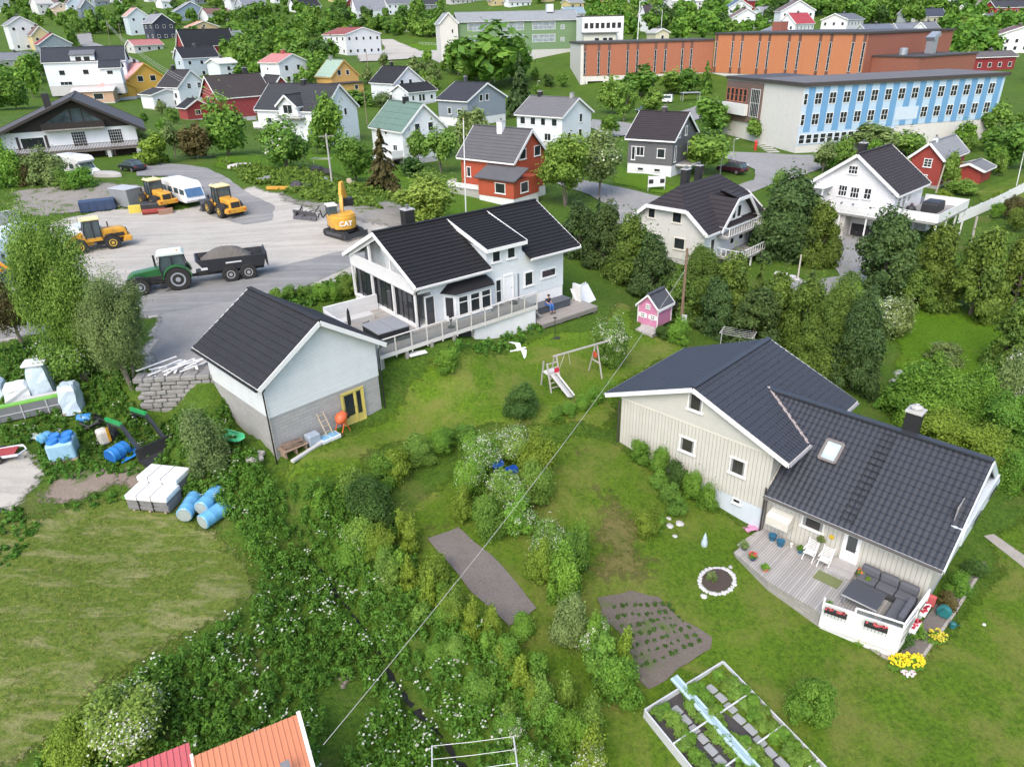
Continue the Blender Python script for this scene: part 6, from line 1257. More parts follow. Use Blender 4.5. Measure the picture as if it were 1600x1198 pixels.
wood([(1130,160),(1195,200),(1240,245),(1140,225),(1110,200)],6,32,(1.,2.2),('birch','bush'),'low shrub on the bank beside the school steps','shrubs on the school bank')
wood([(1260,235),(1450,215),(1590,190),(1600,150),(1600,240),(1560,280),(1450,230),(1340,262),(1290,280)],20,33,(2,4.5),('willow','birch','bush'),'shrubby tree on the green between school wing and red cottage','shrubs between school and cottage')
wood([(1470,310),(1600,320),(1600,380),(1500,350),(1420,400),(1430,340)],10,34,(1.5,3),('bush','pine','brown','lime'),'garden shrub below the white picket fence','shrubs below the white fence')
wood([(820,95),(905,150),(840,150),(800,140)],6,35,(2.5,4),('rowan','dark'),'shrub on the bank beside the white hall end wall','shrubs by the white hall end')
wood([(1105,20),(1200,10),(1205,60),(1110,60)],12,36,(5,8),gm,'leafy tree among the roofs left of the red-roofed white house','trees left of the red-roofed house')
# ---------------------------------------------------------------- ground cover nobody could count
holes_px=[[(668,843),(716,826),(770,870),(838,952),(796,980),(740,930)],[(932,935),(985,925),(1030,935),(1112,998),(1110,1015),(1012,1080),(985,1050),(938,968)],[(1095,908),(1120,889),(1146,908),(1120,928)],[(1006,1121),(1129,1037),(1400,1280),(1100,1330)],[(968,690),(965,605),(1230,720),(1250,760),(1190,830),(1130,795)],[(1285,950),(1400,1020),(1475,925),(1510,880),(1540,880),(1425,1050)],[(1150,852),(1190,830),(1480,880),(1410,1025)]]
def scatter(name,label,polys,dens,size,mats,seed,white=.0,k=34,hgt=.6,holes=(),flow=None,leaf=.085,lean=1.,edge=0):
    rg=np.random.default_rng(seed); P=[]
    for poly in polys:
        W=[g(*p) for p in poly]; X=np.array([[p.x,p.y] for p in W]); a=.5*abs(np.sum(X[:,0]*np.roll(X[:,1],-1)-X[:,1]*np.roll(X[:,0],-1))); lo,hi=X.min(0),X.max(0)
        n=int(dens*np.prod(hi-lo)); pts=lo+(hi-lo)*rg.random((n,2)); ins=np.zeros(n,bool); j=len(X)-1
        for i in range(len(X)):
            c=((X[i,1]>pts[:,1])!=(X[j,1]>pts[:,1]))&(pts[:,0]<(X[j,0]-X[i,0])*(pts[:,1]-X[i,1])/(X[j,1]-X[i,1]+1e-12)+X[i,0]); ins^=c; j=i
        P.append(pts[ins])
    P=np.concatenate(P)
    if leaf<.035:
        for hp in holes_px:
            X=np.array([tuple(g(*p))[:2] for p in hp]); ins=np.zeros(len(P),bool); j=len(X)-1
            for i in range(len(X)):
                c=((X[i,1]>P[:,1])!=(X[j,1]>P[:,1]))&(P[:,0]<(X[j,0]-X[i,0])*(P[:,1]-X[i,1])/(X[j,1]-X[i,1]+1e-12)+X[i,0]); ins^=c; j=i
            P=P[~ins]
    bd=seg_d(P[:,0],P[:,1],BROOK); P=P[bd>np.where(P[:,1]>22.5,.12,.30)]
    z=HV(P[:,0],P[:,1]); n=len(P); sc=size*(.55+.9*rg.random(n)); blob=.5+.5*np.sin(P[:,0]*.9+2*np.sin(P[:,1]*.55))*np.sin(P[:,1]*.8+1.7*np.sin(P[:,0]*.6)); sc*=.65+.6*blob
    # leafy plants
    idx=np.repeat(np.arange(n),k); m=n*k; th=rg.random(m)*6.283; rr=rg.random(m)**.6*.5; zz=rg.random(m)**.7; rr*=1.05-zz*.6
    c=np.stack([P[idx,0]+rr*np.cos(th)*sc[idx],P[idx,1]+rr*np.sin(th)*sc[idx],z[idx]+zz*hgt*sc[idx]/size],1)
    nm=np.stack([np.cos(th)*.7,np.sin(th)*.7,np.full(m,.75)],1)+rg.normal(size=(m,3))*.4; nm/=np.linalg.norm(nm,axis=1)[:,None]
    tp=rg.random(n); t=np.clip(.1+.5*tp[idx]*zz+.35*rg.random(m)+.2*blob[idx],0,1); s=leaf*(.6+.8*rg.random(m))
    q=cards(c,nm,s,1.7,rg)
    if white>0:
        fm=.5+.5*np.sin(P[:,0]*.7+1.3)*np.sin(P[:,1]*.62+P[:,0]*.3); w=rg.random(n)<white*np.clip(fm*2.2-.6,0.05,1.6); wi=np.where(w)[0]; kk=5; wi=np.repeat(wi,kk); mm=len(wi)
        c2=np.stack([P[wi,0]+rg.normal(size=mm)*.16,P[wi,1]+rg.normal(size=mm)*.16,z[wi]+hgt*(sc[wi]/size)*(.95+.25*rg.random(mm))],1); n2=np.stack([rg.normal(size=mm)*.25,rg.normal(size=mm)*.25,np.ones(mm)],1); n2/=np.linalg.norm(n2,axis=1)[:,None]
        q=np.concatenate([q,cards(c2,n2,.042+.03*rg.random(mm),1.1,rg)]); t=np.concatenate([t,np.full(mm,2.)])
    o=link(name,cardmesh(name,q,t,mats)); tag(o,label,None,None,'stuff'); return o
meadow=leafmat('meadow_leaves',(.028,.105,.011),(.122,.285,.032),white=(.60,.62,.52))
scatter('undergrowth','dense flowering weeds and herbs along both sides of the brook',[
 [(352,720),(400,712),(430,770),(500,765),(560,770),(610,790),(620,850),(680,920),(740,985),(800,1050),(860,1110),(960,1240),(560,1260),(540,1190),(600,1110),(560,1060),(480,1090),(520,1130),(500,1210),(520,1300),(100,1300),(60,1200),(130,1140),(210,1065),(300,1010),(395,950),(415,905),(392,862),(350,820),(335,770)]],12.,.60,meadow,41,white=.17,k=62,hgt=.66,leaf=.044)
scatter('tall_grass','tall green weeds between the wrapped stacks and the outbuilding',[[(0,548),(60,535),(150,505),(215,560),(222,610),(230,655),(330,650),(350,610),(375,690),(400,715),(352,725),(340,790),(300,780),(250,730),(190,715),(100,728),(60,700),(0,696)]],9.,.45,meadow,42,white=.1,k=34,hgt=.38,leaf=.06)
scatter('tall_grass','weedy bank with scrap around the digger and the drive',[[(345,255),(420,265),(480,268),(560,296),(620,318),(660,340),(690,345),(640,318),(590,300),(540,285),(600,330),(560,322),(480,312),(430,296),(380,285)]],5.,.6,leafmat('weed_leaves',(.06,.14,.02),(.17,.29,.045)),43,k=20,hgt=.5,leaf=.12)
scatter('undergrowth','rough shrubbery ground cover behind the wing of the cream house',[[(1360,640),(1400,600),(1430,585),(1500,600),(1640,590),(1640,800),(1590,765),(1500,700),(1420,660)]],4.,.8,meadow,44,white=.1,k=24,hgt=.7,leaf=.12)
scatter('undergrowth','weedy verge on top of the retaining wall by the white house',[[(500,476),(548,455),(562,440),(548,436),(500,452),(440,472),(432,480),(460,486)]],8.,.5,meadow,45,k=20,hgt=.4,leaf=.09)
scatter('tall_grass','tall grass tufts under the terrace edge and platform',[[(775,555),(850,520),(852,508),(820,512),(760,535),(690,560),(700,568)]],9.,.4,meadow,46,k=20,hgt=.45,leaf=.07)
scatter('tall_grass','grass along the left field edge and dirt patches',[[(62,700),(110,725),(190,720),(260,735),(250,745),(180,742),(100,752),(66,762)],[(80,790),(180,770),(260,768),(200,785),(120,800)],[(-20,800),(30,790),(60,820),(40,860),(0,900),(-30,900)]],9.,.35,meadow,47,k=16,hgt=.25,leaf=.07)

gm1=leafmat('lawn_blades',(.050,.115,.008),(.15,.25,.022)); gm2=leafmat('field_blades',(.075,.115,.016),(.25,.27,.075))
scatter('lawn_blades','short mown grass blades of the garden lawns',[[(640,585),(720,545),(850,520),(930,512),(960,478),(1000,520),(1060,540),(1000,590),(965,605),(965,690),(905,668),(850,672),(770,668),(690,690),(560,745),(430,765),(412,735),(480,700),(600,650)],
 [(850,690),(905,668),(968,690),(1080,770),(1190,830),(1190,868),(1400,1030),(1490,960),(1550,890),(1640,800),(1700,1300),(900,1260),(850,1150),(740,1020),(640,900),(610,850),(640,790),(700,740),(780,680)]],26.,.22,gm1,61,k=3,hgt=.05,leaf=.03)
scatter('field_blades','mown hay stubble of the left field',[[(-60,815),(60,800),(210,768),(300,790),(390,865),(405,905),(300,1000),(130,1130),(0,1215),(-80,1240)]],28.,.25,gm2,62,k=3,hgt=.05,leaf=.034)
# ---------------------------------------------------------------- vehicles
def yawof(a,b): a=g(*a);b=g(*b); return math.atan2(b.y-a.y,b.x-a.x)
RUB=M((.022,.021,.02),.8,.3,8,.3); YEL=M((.60,.30,.025),.5,.18,2,dirt=.45,coat=.1); YEL2=M((.75,.30,.03),.42,.12,2,dirt=.2); DK=M((.022,.022,.024),.5,.3,3,dirt=.2); STEEL=M((.10,.10,.11),.55,.3,3,metal=.4,dirt=.3); GRN=M((.022,.125,.035),.4,.12,2,coat=.2); WPT=M((.78,.79,.79),.35,.05,2,dirt=.06,coat=.2)
GL=GLASS((.05,.07,.075),.08)
def wheel(par,x,y,r,w,rim=(.55,.42,.06),z=None,name='wheel',rr=.55):
    z=r if z is None else z
    e=MB(); k=w/2; e.lathe([(r*.55,-k),(r*.93,-k),(r,-k*.75),(r,k*.75),(r*.93,k),(r*.55,k)],(x,y,z),24,'y')
    for i in range(20):
        a=i*math.pi/10; e.cbox((x+r*math.sin(a),y,z+r*math.cos(a)),(.06*r+.02,w*.9,.05*r+.01),0,0) if False else None
    wh=e.build(name,RUB,par,smooth=True); q=MB(); q.lathe([(.02,-k*.9),(r*rr,-k*1.03),(r*rr,k*1.03),(.02,k*.9)],(x,y,z),18,'y'); q.lathe([(.02,-k*1.12),(r*.2,-k*1.12),(r*.2,k*1.12),(.02,k*1.12)],(x,y,z),10,'y'); q.build('rim',M(rim,.4,.15,4,dirt=.2),wh,smooth=True); return wh
def body(par,name,mat,out,y0,y1,ch=0): q=MB(); q.prism(out,y0,y1,'y'); o=q.build(name,mat,par,smooth=False)
def bev(o,w=.04,seg=2):
    m=o.modifiers.new('bevel','BEVEL'); m.width=w; m.segments=seg; m.limit_method='ANGLE'; m.angle_limit=R(30); return o
def pris(par,name,mat,out,y0,y1,w=.04): q=MB(); q.prism(out,y0,y1,'y'); o=q.build(name,mat,par); return bev(o,w) if w else o
def bx(par,name,mat,a,b,w=.03,**k): q=MB(); q.box(*a,*b); o=q.build(name,mat,par,**k); return bev(o,w) if w else o
# tractor with dump trailer
yt=yawof((290,452),(232,461)); pt=g(283,453); e=empty('tractor',pt+Matrix.Rotation(yt,3,'Z')@Vector((0,-.95,0)),yt,'green tractor with white cab roof in front of the gravel trailer','tractor'); tr=e
for s in(-1,1):
    wheel(e,0,s*.95,.95,.62,(.30,.33,.36),rr=.58); wheel(e,2.75,s*.92,.68,.5,(.30,.33,.36),rr=.5)
    q=MB(); pts=[(math.cos(a)*1.08,.95+math.sin(a)*1.08) for a in [R(t) for t in range(5,176,17)]]; pin=[(math.cos(a)*1.0,.95+math.sin(a)*1.0) for a in [R(t) for t in range(175,4,-17)]]; q.prism(pts+pin,s*.62,s*1.27,'y'); q.build('fender',GRN,e)
    q=MB(); pts=[(2.75+math.cos(a)*.78,.68+math.sin(a)*.78) for a in [R(t) for t in range(20,161,20)]]; pin=[(2.75+math.cos(a)*.73,.68+math.sin(a)*.73) for a in [R(t) for t in range(160,19,-20)]]; q.prism(pts+pin,s*.7,s*1.15,'y'); q.build('fender',DK,e)
pris(e,'hood',GRN,[(1.05,.95),(3.55,.85),(3.6,1.25),(3.2,1.6),(1.05,1.85)],-.42,.42,.08)
pris(e,'grille',DK,[(1.05,.6),(3.45,.6),(3.63,.9),(3.62,1.2),(3.45,1.25),(1.05,1.2)],-.44,.44,.03)
bx(e,'chassis',DK,(-.6,-.35,.5),(3.0,.35,1.0)); bx(e,'front_weight',DK,(3.45,-.45,.55),(3.8,.45,.95))
pris(e,'cab',GL,[(-.55,1.1),(1.05,1.15),(1.15,1.9),(.95,2.75),(-.6,2.75),(-.75,1.8)],-.68,.68,.02)
q=MB()
for s in(-.7,.7):
    for a,b in(((-.55,1.1),(-.75,1.8)),((-.75,1.8),(-.62,2.75)),((1.05,1.15),(1.15,1.9)),((1.15,1.9),(.97,2.75)),((.25,1.1),(.2,2.75))): q.beam((a[0],s,a[1]),(b[0],s,b[1]),.08,.08)
q.build('cab_frame',DK,e); pris(e,'cab_roof',M((.62,.70,.64),.4,.1,2),[(-.8,2.74),(1.25,2.74),(1.15,2.93),(.9,2.98),(-.6,2.98)],-.78,.78,.05)
q=MB(); q.tube([(1.5,-.55,1.5),(1.5,-.55,2.6)],.08); q.build('exhaust',DK,e)
q=MB()
for i in range(4): q.box(.95,.95,.35+i*.27,1.35,1.2,.40+i*.27)
q.each('step',DK,e)
for s in(-1,1):
    q=MB(); q.beam((1.1,s*.7,2.3),(1.3,s*1.15,2.3),.03,.03); q.box(1.28,s*1.15-.08,2.0,1.33,s*1.15+.08,2.4); q.build('mirror',DK,e)
q=MB(); q.lathe([(.05,2.98),(.06,3.1),(.03,3.15)],(-.3,.5,0),8); q.build('beacon',M((.8,.35,.03),.3,.1,2),e)
ty=yawof((395,434),(362,439)); p2=g(377,438); e=empty('dump_trailer',p2+Matrix.Rotation(ty,3,'Z')@Vector((0,-1.0,0)),ty,'black tandem-axle dump trailer heaped with grey gravel','trailer')
for s in(-1,1):
    for x in(-.68,.68): wheel(e,x,s*.98,.66,.5,(.35,.35,.36),rr=.5)
q=MB(); B0=[(-2.0,-1.1,1.05),(2.4,-1.1,1.05),(2.4,1.1,1.05),(-2.0,1.1,1.05)]; B1=[(-2.2,-1.25,2.0),(3.1,-1.25,2.1),(3.1,1.25,2.1),(-2.2,1.25,2.0)]; B2=[(-2.13,-1.18,2.0),(3.0,-1.18,2.1),(3.0,1.18,2.1),(-2.13,1.18,2.0)]; B3=[(-2.0,-1.1,1.5),(2.6,-1.1,1.5),(2.6,1.1,1.5),(-2.0,1.1,1.5)]
q.add(B0+B1+B2+B3,[(3,2,1,0)]+[(i,(i+1)%4,4+(i+1)%4,4+i) for i in range(4)]+[(4+i,4+(i+1)%4,8+(i+1)%4,8+i) for i in range(4)]+[(8+i,8+(i+1)%4,12+(i+1)%4,12+i) for i in range(4)]+[(12,13,14,15)]); q.build('tipping_body',M((.025,.027,.033),.5,.2,2,dirt=.2),e)
q=MB(); P_=[];n1,n2=26,12
rgx=random.Random(3)
for i in range(n1+1):
    for j in range(n2+1):
        u=i/n1*2-1; v=j/n2*2-1; hz=.75*max(0,(1-abs(u)**2.4))*max(0,1-abs(v)**2.2); P_.append((.75+u*1.95,v*1.15,1.72+hz*1.3+rgx.uniform(-.03,.03)))
q.add(P_,[(i*(n2+1)+j,(i+1)*(n2+1)+j,(i+1)*(n2+1)+j+1,i*(n2+1)+j+1) for i in range(n1) for j in range(n2)]); q.build('gravel_load',M((.13,.12,.105),.9,.35,14,.8),e)
bx(e,'chassis',DK,(-2.0,-.45,.65),(3.2,.45,1.03)); q=MB(); q.beam((3.2,0,.7),(4.9,0,.65),.2,.2); q.build('drawbar',DK,e)
bx(e,'tailgate',M((.03,.032,.036),.5,.2,2),(-2.32,-1.2,1.0),(-2.22,1.2,2.15)); q=MB(); q.box(-.3,1.262,1.6,.9,1.27,1.72); q.box(2.3,1.255,1.3,2.8,1.262,1.5); q.each('lettering',M((.6,.6,.6),.5,.1,2),e)
def loader(at,yaw,label,col=YEL,rim=(.60,.40,.06),bucket=True,scale=1.):
    e=empty('wheel_loader',at,yaw,label,'wheel loader',scale=(scale,)*3)
    for s in(-1,1):
        wheel(e,-1.45,s*.98,.72,.52,rim,rr=.5); wheel(e,1.45,s*.98,.72,.52,rim,rr=.5)
        q=MB(); pts=[(-1.45+math.cos(a)*.85,.72+math.sin(a)*.85) for a in [R(t) for t in range(20,161,20)]]; pin=[(-1.45+math.cos(a)*.79,.72+math.sin(a)*.79) for a in [R(t) for t in range(160,19,-20)]]; q.prism(pts+pin,s*.75,s*1.22,'y'); q.build('fender',DK if col is YEL else col,e)
    pris(e,'engine_hood',col,[(-3.0,.95),(-2.95,1.75),(-2.6,1.95),(-.7,2.05),(-.7,1.0)],-.62,.62,.1)
    pris(e,'counterweight',col,[(-3.25,.65),(-3.25,1.15),(-2.7,1.15),(-2.4,.65)],-1.1,1.1,.06); bx(e,'grille',DK,(-3.03,-.45,1.15),(-2.98,.45,1.75),0)
    bx(e,'rear_chassis',DK,(-2.6,-.5,.5),(-.1,.5,1.0)); bx(e,'front_chassis',col,(.1,-.45,.55),(2.0,.45,1.25),.05)
    pris(e,'cab',GL,[(-.65,1.3),(.7,1.3),(.8,1.9),(.6,3.0),(-.7,3.0)],-.68,.68,.02)
    q=MB()
    for s in(-.7,.7):
        for a,b in(((-.65,1.3),(-.72,3.0)),((.7,1.3),(.8,1.9)),((.8,1.9),(.6,3.0)),((.0,1.3),(-.05,3.0))): q.beam((a[0],s,a[1]),(b[0],s,b[1]),.09,.09)
    q.build('cab_frame',DK,e); bx(e,'cab_roof',col if col is not YEL else M((.74,.62,.30),.4,.1,2),(-.85,-.8,3.0),(.85,.8,3.16),.05); bx(e,'cab_base',col,(-.7,-.7,.95),(.75,.7,1.32),.03)
    for s in(-.42,.42):
        q=MB(); q.beam((.9,s,1.7),(2.9,s,.75),.12,.28); q.build('lift_arm',col,e)
    q=MB(); q.beam((1.0,0,1.5),(2.7,0,1.2),.12,.12); q.build('cylinder',STEEL,e)
    if bucket: pris(e,'bucket',STEEL,[(2.9,.1),(3.9,.08),(3.3,.35),(3.0,.95),(3.35,1.25),(3.1,1.35),(2.75,.9)],-1.25,1.25,0)
    q=MB(); q.tube([(-1.5,-.35,2.0),(-1.5,-.35,2.5)],.06); q.build('exhaust',DK,e)
    for s in(-1,1):
        q=MB(); q.box(-2.7,min(s*.622,s*.64),1.15,-1.0,max(s*.622,s*.64),1.5); q.build('side_vent',DK,e); q=MB(); q.cbox((.75,s*.55,3.22),(.12,.2,.12),0,0,.02); q.build('work_lamp',M((.5,.5,.48),.3,.1,2),e); q=MB(); q.beam((.7,s*.72,1.9),(.85,s*1.1,2.0),.03,.03); q.box(.83,s*1.1-.1,1.75,.87,s*1.1+.1,2.15); q.build('mirror',DK,e); q=MB(); q.box(-.5,min(s*.8,s*1.05),.55,.2,max(s*.8,s*1.05),.6); q.build('step',DK,e)
    for s in(-1,1): q=MB(); q.lathe([(.08,0),(.08,.04)],(-3.3,s*.85,.95),8,'x'); q.build('tail_light',M((.5,.03,.02),.3,.1,2),e)
    return e
la=loader(g(352,335),yawof((360,345),(318,330)),'yellow wheel loader with its back to the yard, right of the white caravan',scale=1.02)
loader(g(247,322),yawof((262,330),(225,312)),'yellow wheel loader with open mudguard parked before the white caravan nose',scale=.98)
loader(g(152,390),yawof((180,388),(120,398)),'yellow wheel loader driving left, half hidden by the tall pale tree',scale=.95)
loader(g(-12,438),yawof((-30,436),(20,444)),'orange loader cut off by the left edge under the white tent',col=YEL2,scale=.95)
# tracked excavator
ye=yawof((580,382),(505,356)); pe=g(538,368); e=empty('excavator',pe,ye+R(0),'orange tracked excavator with round tail and dozer blade on the gravel','excavator')
for s in(-1,1):
    q=MB(); pts=[]
    for t in range(90,271,20): pts.append((-1.25+.36*math.cos(R(t)),.38+.36*math.sin(R(t))))
    for t in range(270,451,20): pts.append((1.25+.36*math.cos(R(t)),.38+.36*math.sin(R(t))))
    q.prism(pts,s*.75,s*1.2,'y')
    for i in range(16): x=-1.25+i*2.5/15; q.box(x-.03,min(s*.74,s*1.21),.73,x+.03,max(s*.74,s*1.21),.765)
    q.build('track',DK,e); bx(e,'track_frame',STEEL,(-1.1,min(s*.9,s*1.22),.25),(1.1,max(s*.9,s*1.22),.5),.02)
bx(e,'undercarriage',STEEL,(-.7,-.75,.35),(.7,.75,.75)); 
q=MB(); q.prism([(-1.9,.12),(-1.75,.05),(-1.7,.55),(-1.9,.6)],-1.35,1.35,'y'); q.build('dozer_blade',M((.04,.045,.05),.4,.2,2),e)
up_=empty('upper_frame',(0,0,0),0); 
EY=M((.64,.34,.04),.5,.15,2,dirt=.35,coat=.1)
# upper structure turned towards the hillside; round tail to the camera
ua=math.atan2(-pe.y,-pe.x)-ye   # tail direction towards the viewer
q=MB(); q.T=Matrix.Rotation(ua+R(12),4,'Z'); out=[(1.35*math.cos(R(t)),1.3*math.sin(R(t))) for t in range(-68,69,8)]+[(-.9,1.25),(-1.0,1.1),(-1.0,-1.1),(-.9,-1.25)]
q.prism(out,.85,2.0); o=bev(q.build('upper_body',EY,e),.06); q=MB(); q.T=Matrix.Rotation(ua+R(12),4,'Z'); q.prism([(.93*x,.93*y) for x,y in out],2.0,2.12); q.build('engine_cover',EY,e)
def ub(name,mat,a,b,w=.03): q=MB(); q.T=Matrix.Rotation(ua+R(12),4,'Z'); q.box(*a,*b); return bev(q.build(name,mat,e),w)
ub('cab',GL,(-1.3,-1.2,1.0),(.0,-.35,2.85),.05); ub('cab_roof',M((.7,.68,.62),.4,.1,2),(-1.35,-1.25,2.85),(.05,-.3,2.97)); ub('grey_band',DK,(-1.1,-1.27,.83),(.9,1.27,.98),.02)
def ut(name,mat,pts,w,h): 
    q=MB(); q.T=Matrix.Rotation(ua+R(12),4,'Z')
    for a,b in zip(pts[:-1],pts[1:]): q.beam(a,b,w,h)
    return q.build(name,mat,e)
ut('boom',EY,[(-.7,.2,1.9),(-1.3,.45,3.5),(-1.5,.65,4.7)],.3,.42); ut('stick',EY,[(-1.5,.65,4.7),(-2.1,1.05,3.1)],.26,.3); ut('cylinder',STEEL,[(-1.0,.2,2.2),(-1.6,.5,3.9)],.12,.12)
ub('bucket',M((.02,.02,.022),.4,.2,2),(-2.5,.65,2.3),(-1.8,1.7,3.1),.1)
cu=bpy.data.curves.new('lettering','FONT'); cu.body='CAT'; cu.size=.62; cu.align_x='CENTER'; cu.extrude=.01; cu.offset=.015; cu.materials.append(M((.85,.85,.83),.5,.05,2))
_t=bpy.data.objects.new('t',cu); COL.objects.link(_t); bpy.context.view_layer.update(); _m=bpy.data.meshes.new_from_object(_t.evaluated_get(bpy.context.evaluated_depsgraph_get())); bpy.data.objects.remove(_t)
tx=bpy.data.objects.new('lettering',_m); COL.objects.link(tx); tx.parent=e; KIDS.setdefault(e.name,[]).append(tx)
tm=Matrix.Rotation(ua+R(12),4,'Z')@Matrix.Translation((1.37,0,1.22))@Matrix.Rotation(R(90),4,'Z')@Matrix.Rotation(R(90),4,'X'); tx.matrix_local=tm
bpy.data.objects.remove(up_)
# plough blade with rusty frame, left of the excavator
e=empty('snow_plough',g(475,345),yawof((452,347),(492,352)),'black snow plough with tangled frame lying left of the excavator','plough')
q=MB(); q.prism([(.0,.0),(.15,-.02),(.35,.5),(.2,.95),(.12,.9),(.22,.5)],-1.6,1.6,'x'); q.build('mouldboard',STEEL,e)
q=MB(); rgx=random.Random(5)
for i in range(16): a=Vector((rgx.uniform(-1.5,1.6),rgx.uniform(.2,1.3),rgx.uniform(.1,.6))); q.beam(a,a+Vector((rgx.uniform(-.8,.8),rgx.uniform(-.5,.5),rgx.uniform(0,.9))),.09,.09)
q.build('frame',DK,e)
# caravan and motorhome
yc=yawof((262,308),(306,330)); e=empty('caravan',g(290,316),yc,'white touring caravan with blue front window between two loaders','caravan')
pris(e,'body',WPT,[(-3.3,.45),(3.0,.45),(3.25,.7),(3.05,1.5),(2.6,2.35),(2.1,2.6),(-3.0,2.6),(-3.35,2.3)],-1.15,1.15,.1)
q=MB(); q.quad((3.24,-.95,1.12),(3.24,.95,1.12),(2.87,.95,2.0),(2.87,-.95,2.0)); o=q.build('front_window',GLASS((.06,.13,.24),.1),e)
for s in(-1,1):
    q=MB(); 
    for x in(-2.8,-1.2,.4,1.9): q.box(x,min(s*1.15,s*1.165),1.35,x+1.1,max(s*1.15,s*1.165),1.95)
    q.each('side_window',GL,e); q=MB(); wheel(e,-.2,s*1.0,.33,.2,(.5,.5,.5))
q=MB(); q.box(-.6,-.4,2.6,.2,.4,2.68); q.box(1.1,-.25,2.6,1.6,.25,2.66); q.each('roof_vent',M((.6,.62,.62),.5,.05,2),e)
ym=yawof((78,272),(172,278)); e=empty('motorhome',g(126,278),ym,'white motorhome parked under the chalet balcony','motorhome')
pris(e,'body',WPT,[(-3.4,.4),(1.5,.4),(1.6,1.9),(2.3,2.15),(2.5,2.4),(2.1,2.8),(1.4,2.92),(-3.3,2.9),(-3.45,2.6)],-1.12,1.12,.08)
pris(e,'driver_cab',WPT,[(1.4,.4),(3.3,.4),(3.45,.7),(3.3,1.15),(2.6,1.35),(2.0,2.05),(1.4,2.1)],-.98,.98,.08)
q=MB(); q.quad((2.62,-.85,1.4),(2.62,.85,1.4),(2.05,.85,2.04),(2.05,-.85,2.04)); q.build('windscreen',GL,e)
for s in(-1,1):
    q=MB(); q.box(-2.9,min(s*1.12,s*1.14),1.35,-1.5,max(s*1.12,s*1.14),2.0); q.box(.2,min(s*1.12,s*1.14),1.4,1.1,max(s*1.12,s*1.14),2.0); q.prism([(1.65,1.35),(2.45,1.35),(1.95,1.95),(1.65,1.95)],s*.985,s*1.0,'y'); q.each('side_window',GL,e)
    wheel(e,2.5,s*.9,.36,.24,(.3,.3,.3)); wheel(e,-1.9,s*.95,.36,.24,(.3,.3,.3))
q=MB(); q.box(-1.2,-.3,2.91,-.5,.3,3.0); q.build('roof_vent',M((.5,.5,.5),.5,.05,2),e)
def car(at,yaw,label,col,kind='sedan',cat='car',sc=1.):
    e=empty('parked_car' if cat=='car' else 'van',at,yaw,label,cat,scale=(sc,)*3); m=M(col,.25,.08,2,coat=.6)
    if kind=='van': lo=[(-2.3,.3),(2.1,.3),(2.35,.5),(2.3,.95),(1.5,1.15),(1.0,1.95),(-2.2,2.0),(-2.35,1.0)]; gl=[(-2.0,1.2),(1.35,1.2),(1.0,1.8),(-2.0,1.82)]; hw=.92
    else:
        lo=[(-2.2,.3),(2.15,.3),(2.25,.55),(2.15,.8),(1.2,.93),(-1.5,.98),(-2.2,.92),(-2.28,.6)]; gl=[(-1.75,.93),(1.15,.9),(.35,1.4),(-1.05,1.42)] if kind=='sedan' else [(-2.1,.95),(1.2,.9),(.5,1.55),(-1.8,1.6)]; hw=.86
    pris(e,'body',m,lo,-hw,hw,.1); pris(e,'windows',GL,gl,-hw*(.88 if kind!='van' else 1.01),hw*(.88 if kind!='van' else 1.01),.06 if kind!='van' else 0)
    if kind!='van':
        q=MB(); xs=[p[0] for p in gl[2:]]; q.box(min(xs)-.02,-hw*.72,gl[2][1]+.0,max(xs),hw*.72,gl[3][1]+.035); bev(q.build('roof',m,e),.02)
    for s in(-1,1):
        for x in(-1.35,1.4): wheel(e,x,s*(hw-.09),.32,.2,(.35,.35,.36))
        q=MB(); q.box(2.12,s*.62-.18,.62,2.24,s*.62+.18,.76); q.build('headlight',M((.6,.62,.64),.2,.05,2),e); q=MB(); q.box(-2.27,s*.66-.14,.68,-2.2,s*.66+.14,.84); q.build('tail_light',M((.35,.02,.02),.2,.05,2),e)
    return e
car(g(208,267),yawof((230,266),(186,262)),'black saloon car in front of the chalet garage',(.012,.012,.016))
car(g(1143,270),yawof((1156,268),(1130,262)),'dark purple car parked by the grey house garden',(.045,.012,.022),'suv')
car(g(1036,161),yawof((1050,160),(1020,160)),'white van parked before the orange school hall',(.75,.76,.77),'van','van')
car(g(278,84),R(200),'silver car beside the long dark red house',(.5,.52,.54),'suv')
car(g(1498,112),R(160),'white car half behind the tallest hall, near the dark red bungalow',(.72,.73,.74),'suv')
car(g(950,14),R(10),'white car at the top edge near the round bay house',(.72,.73,.74),'suv')
car(g(1008,176),yawof((1020,176),(990,178)),'dark green car between birches at the school car park',(.05,.10,.08),'suv')
# white box van / tent at the left edge
e=empty('tent_garage',g(12,418),yawof((0,430),(60,400)),'white canvas storage tent at the left edge of the yard','tent'); q=MB(); q.prism([(-2,0),(-2,2.2),(-1.4,3.0),(0,3.3),(1.4,3.0),(2,2.2),(2,0)],-4,3.5,'x'); bev(q.build('canvas',M((.62,.70,.78),.6,.08,1),e),.1)
e=empty('tent_garage',g(132,384),yawof((120,390),(150,374)),'small white canvas shelter behind the loader cab','tent'); q=MB(); q.prism([(-1.2,0),(-1.2,1.6),(0,2.3),(1.2,1.6),(1.2,0)],-1.5,1.8,'x'); bev(q.build('canvas',M((.66,.72,.76),.6,.08,1),e),.1)
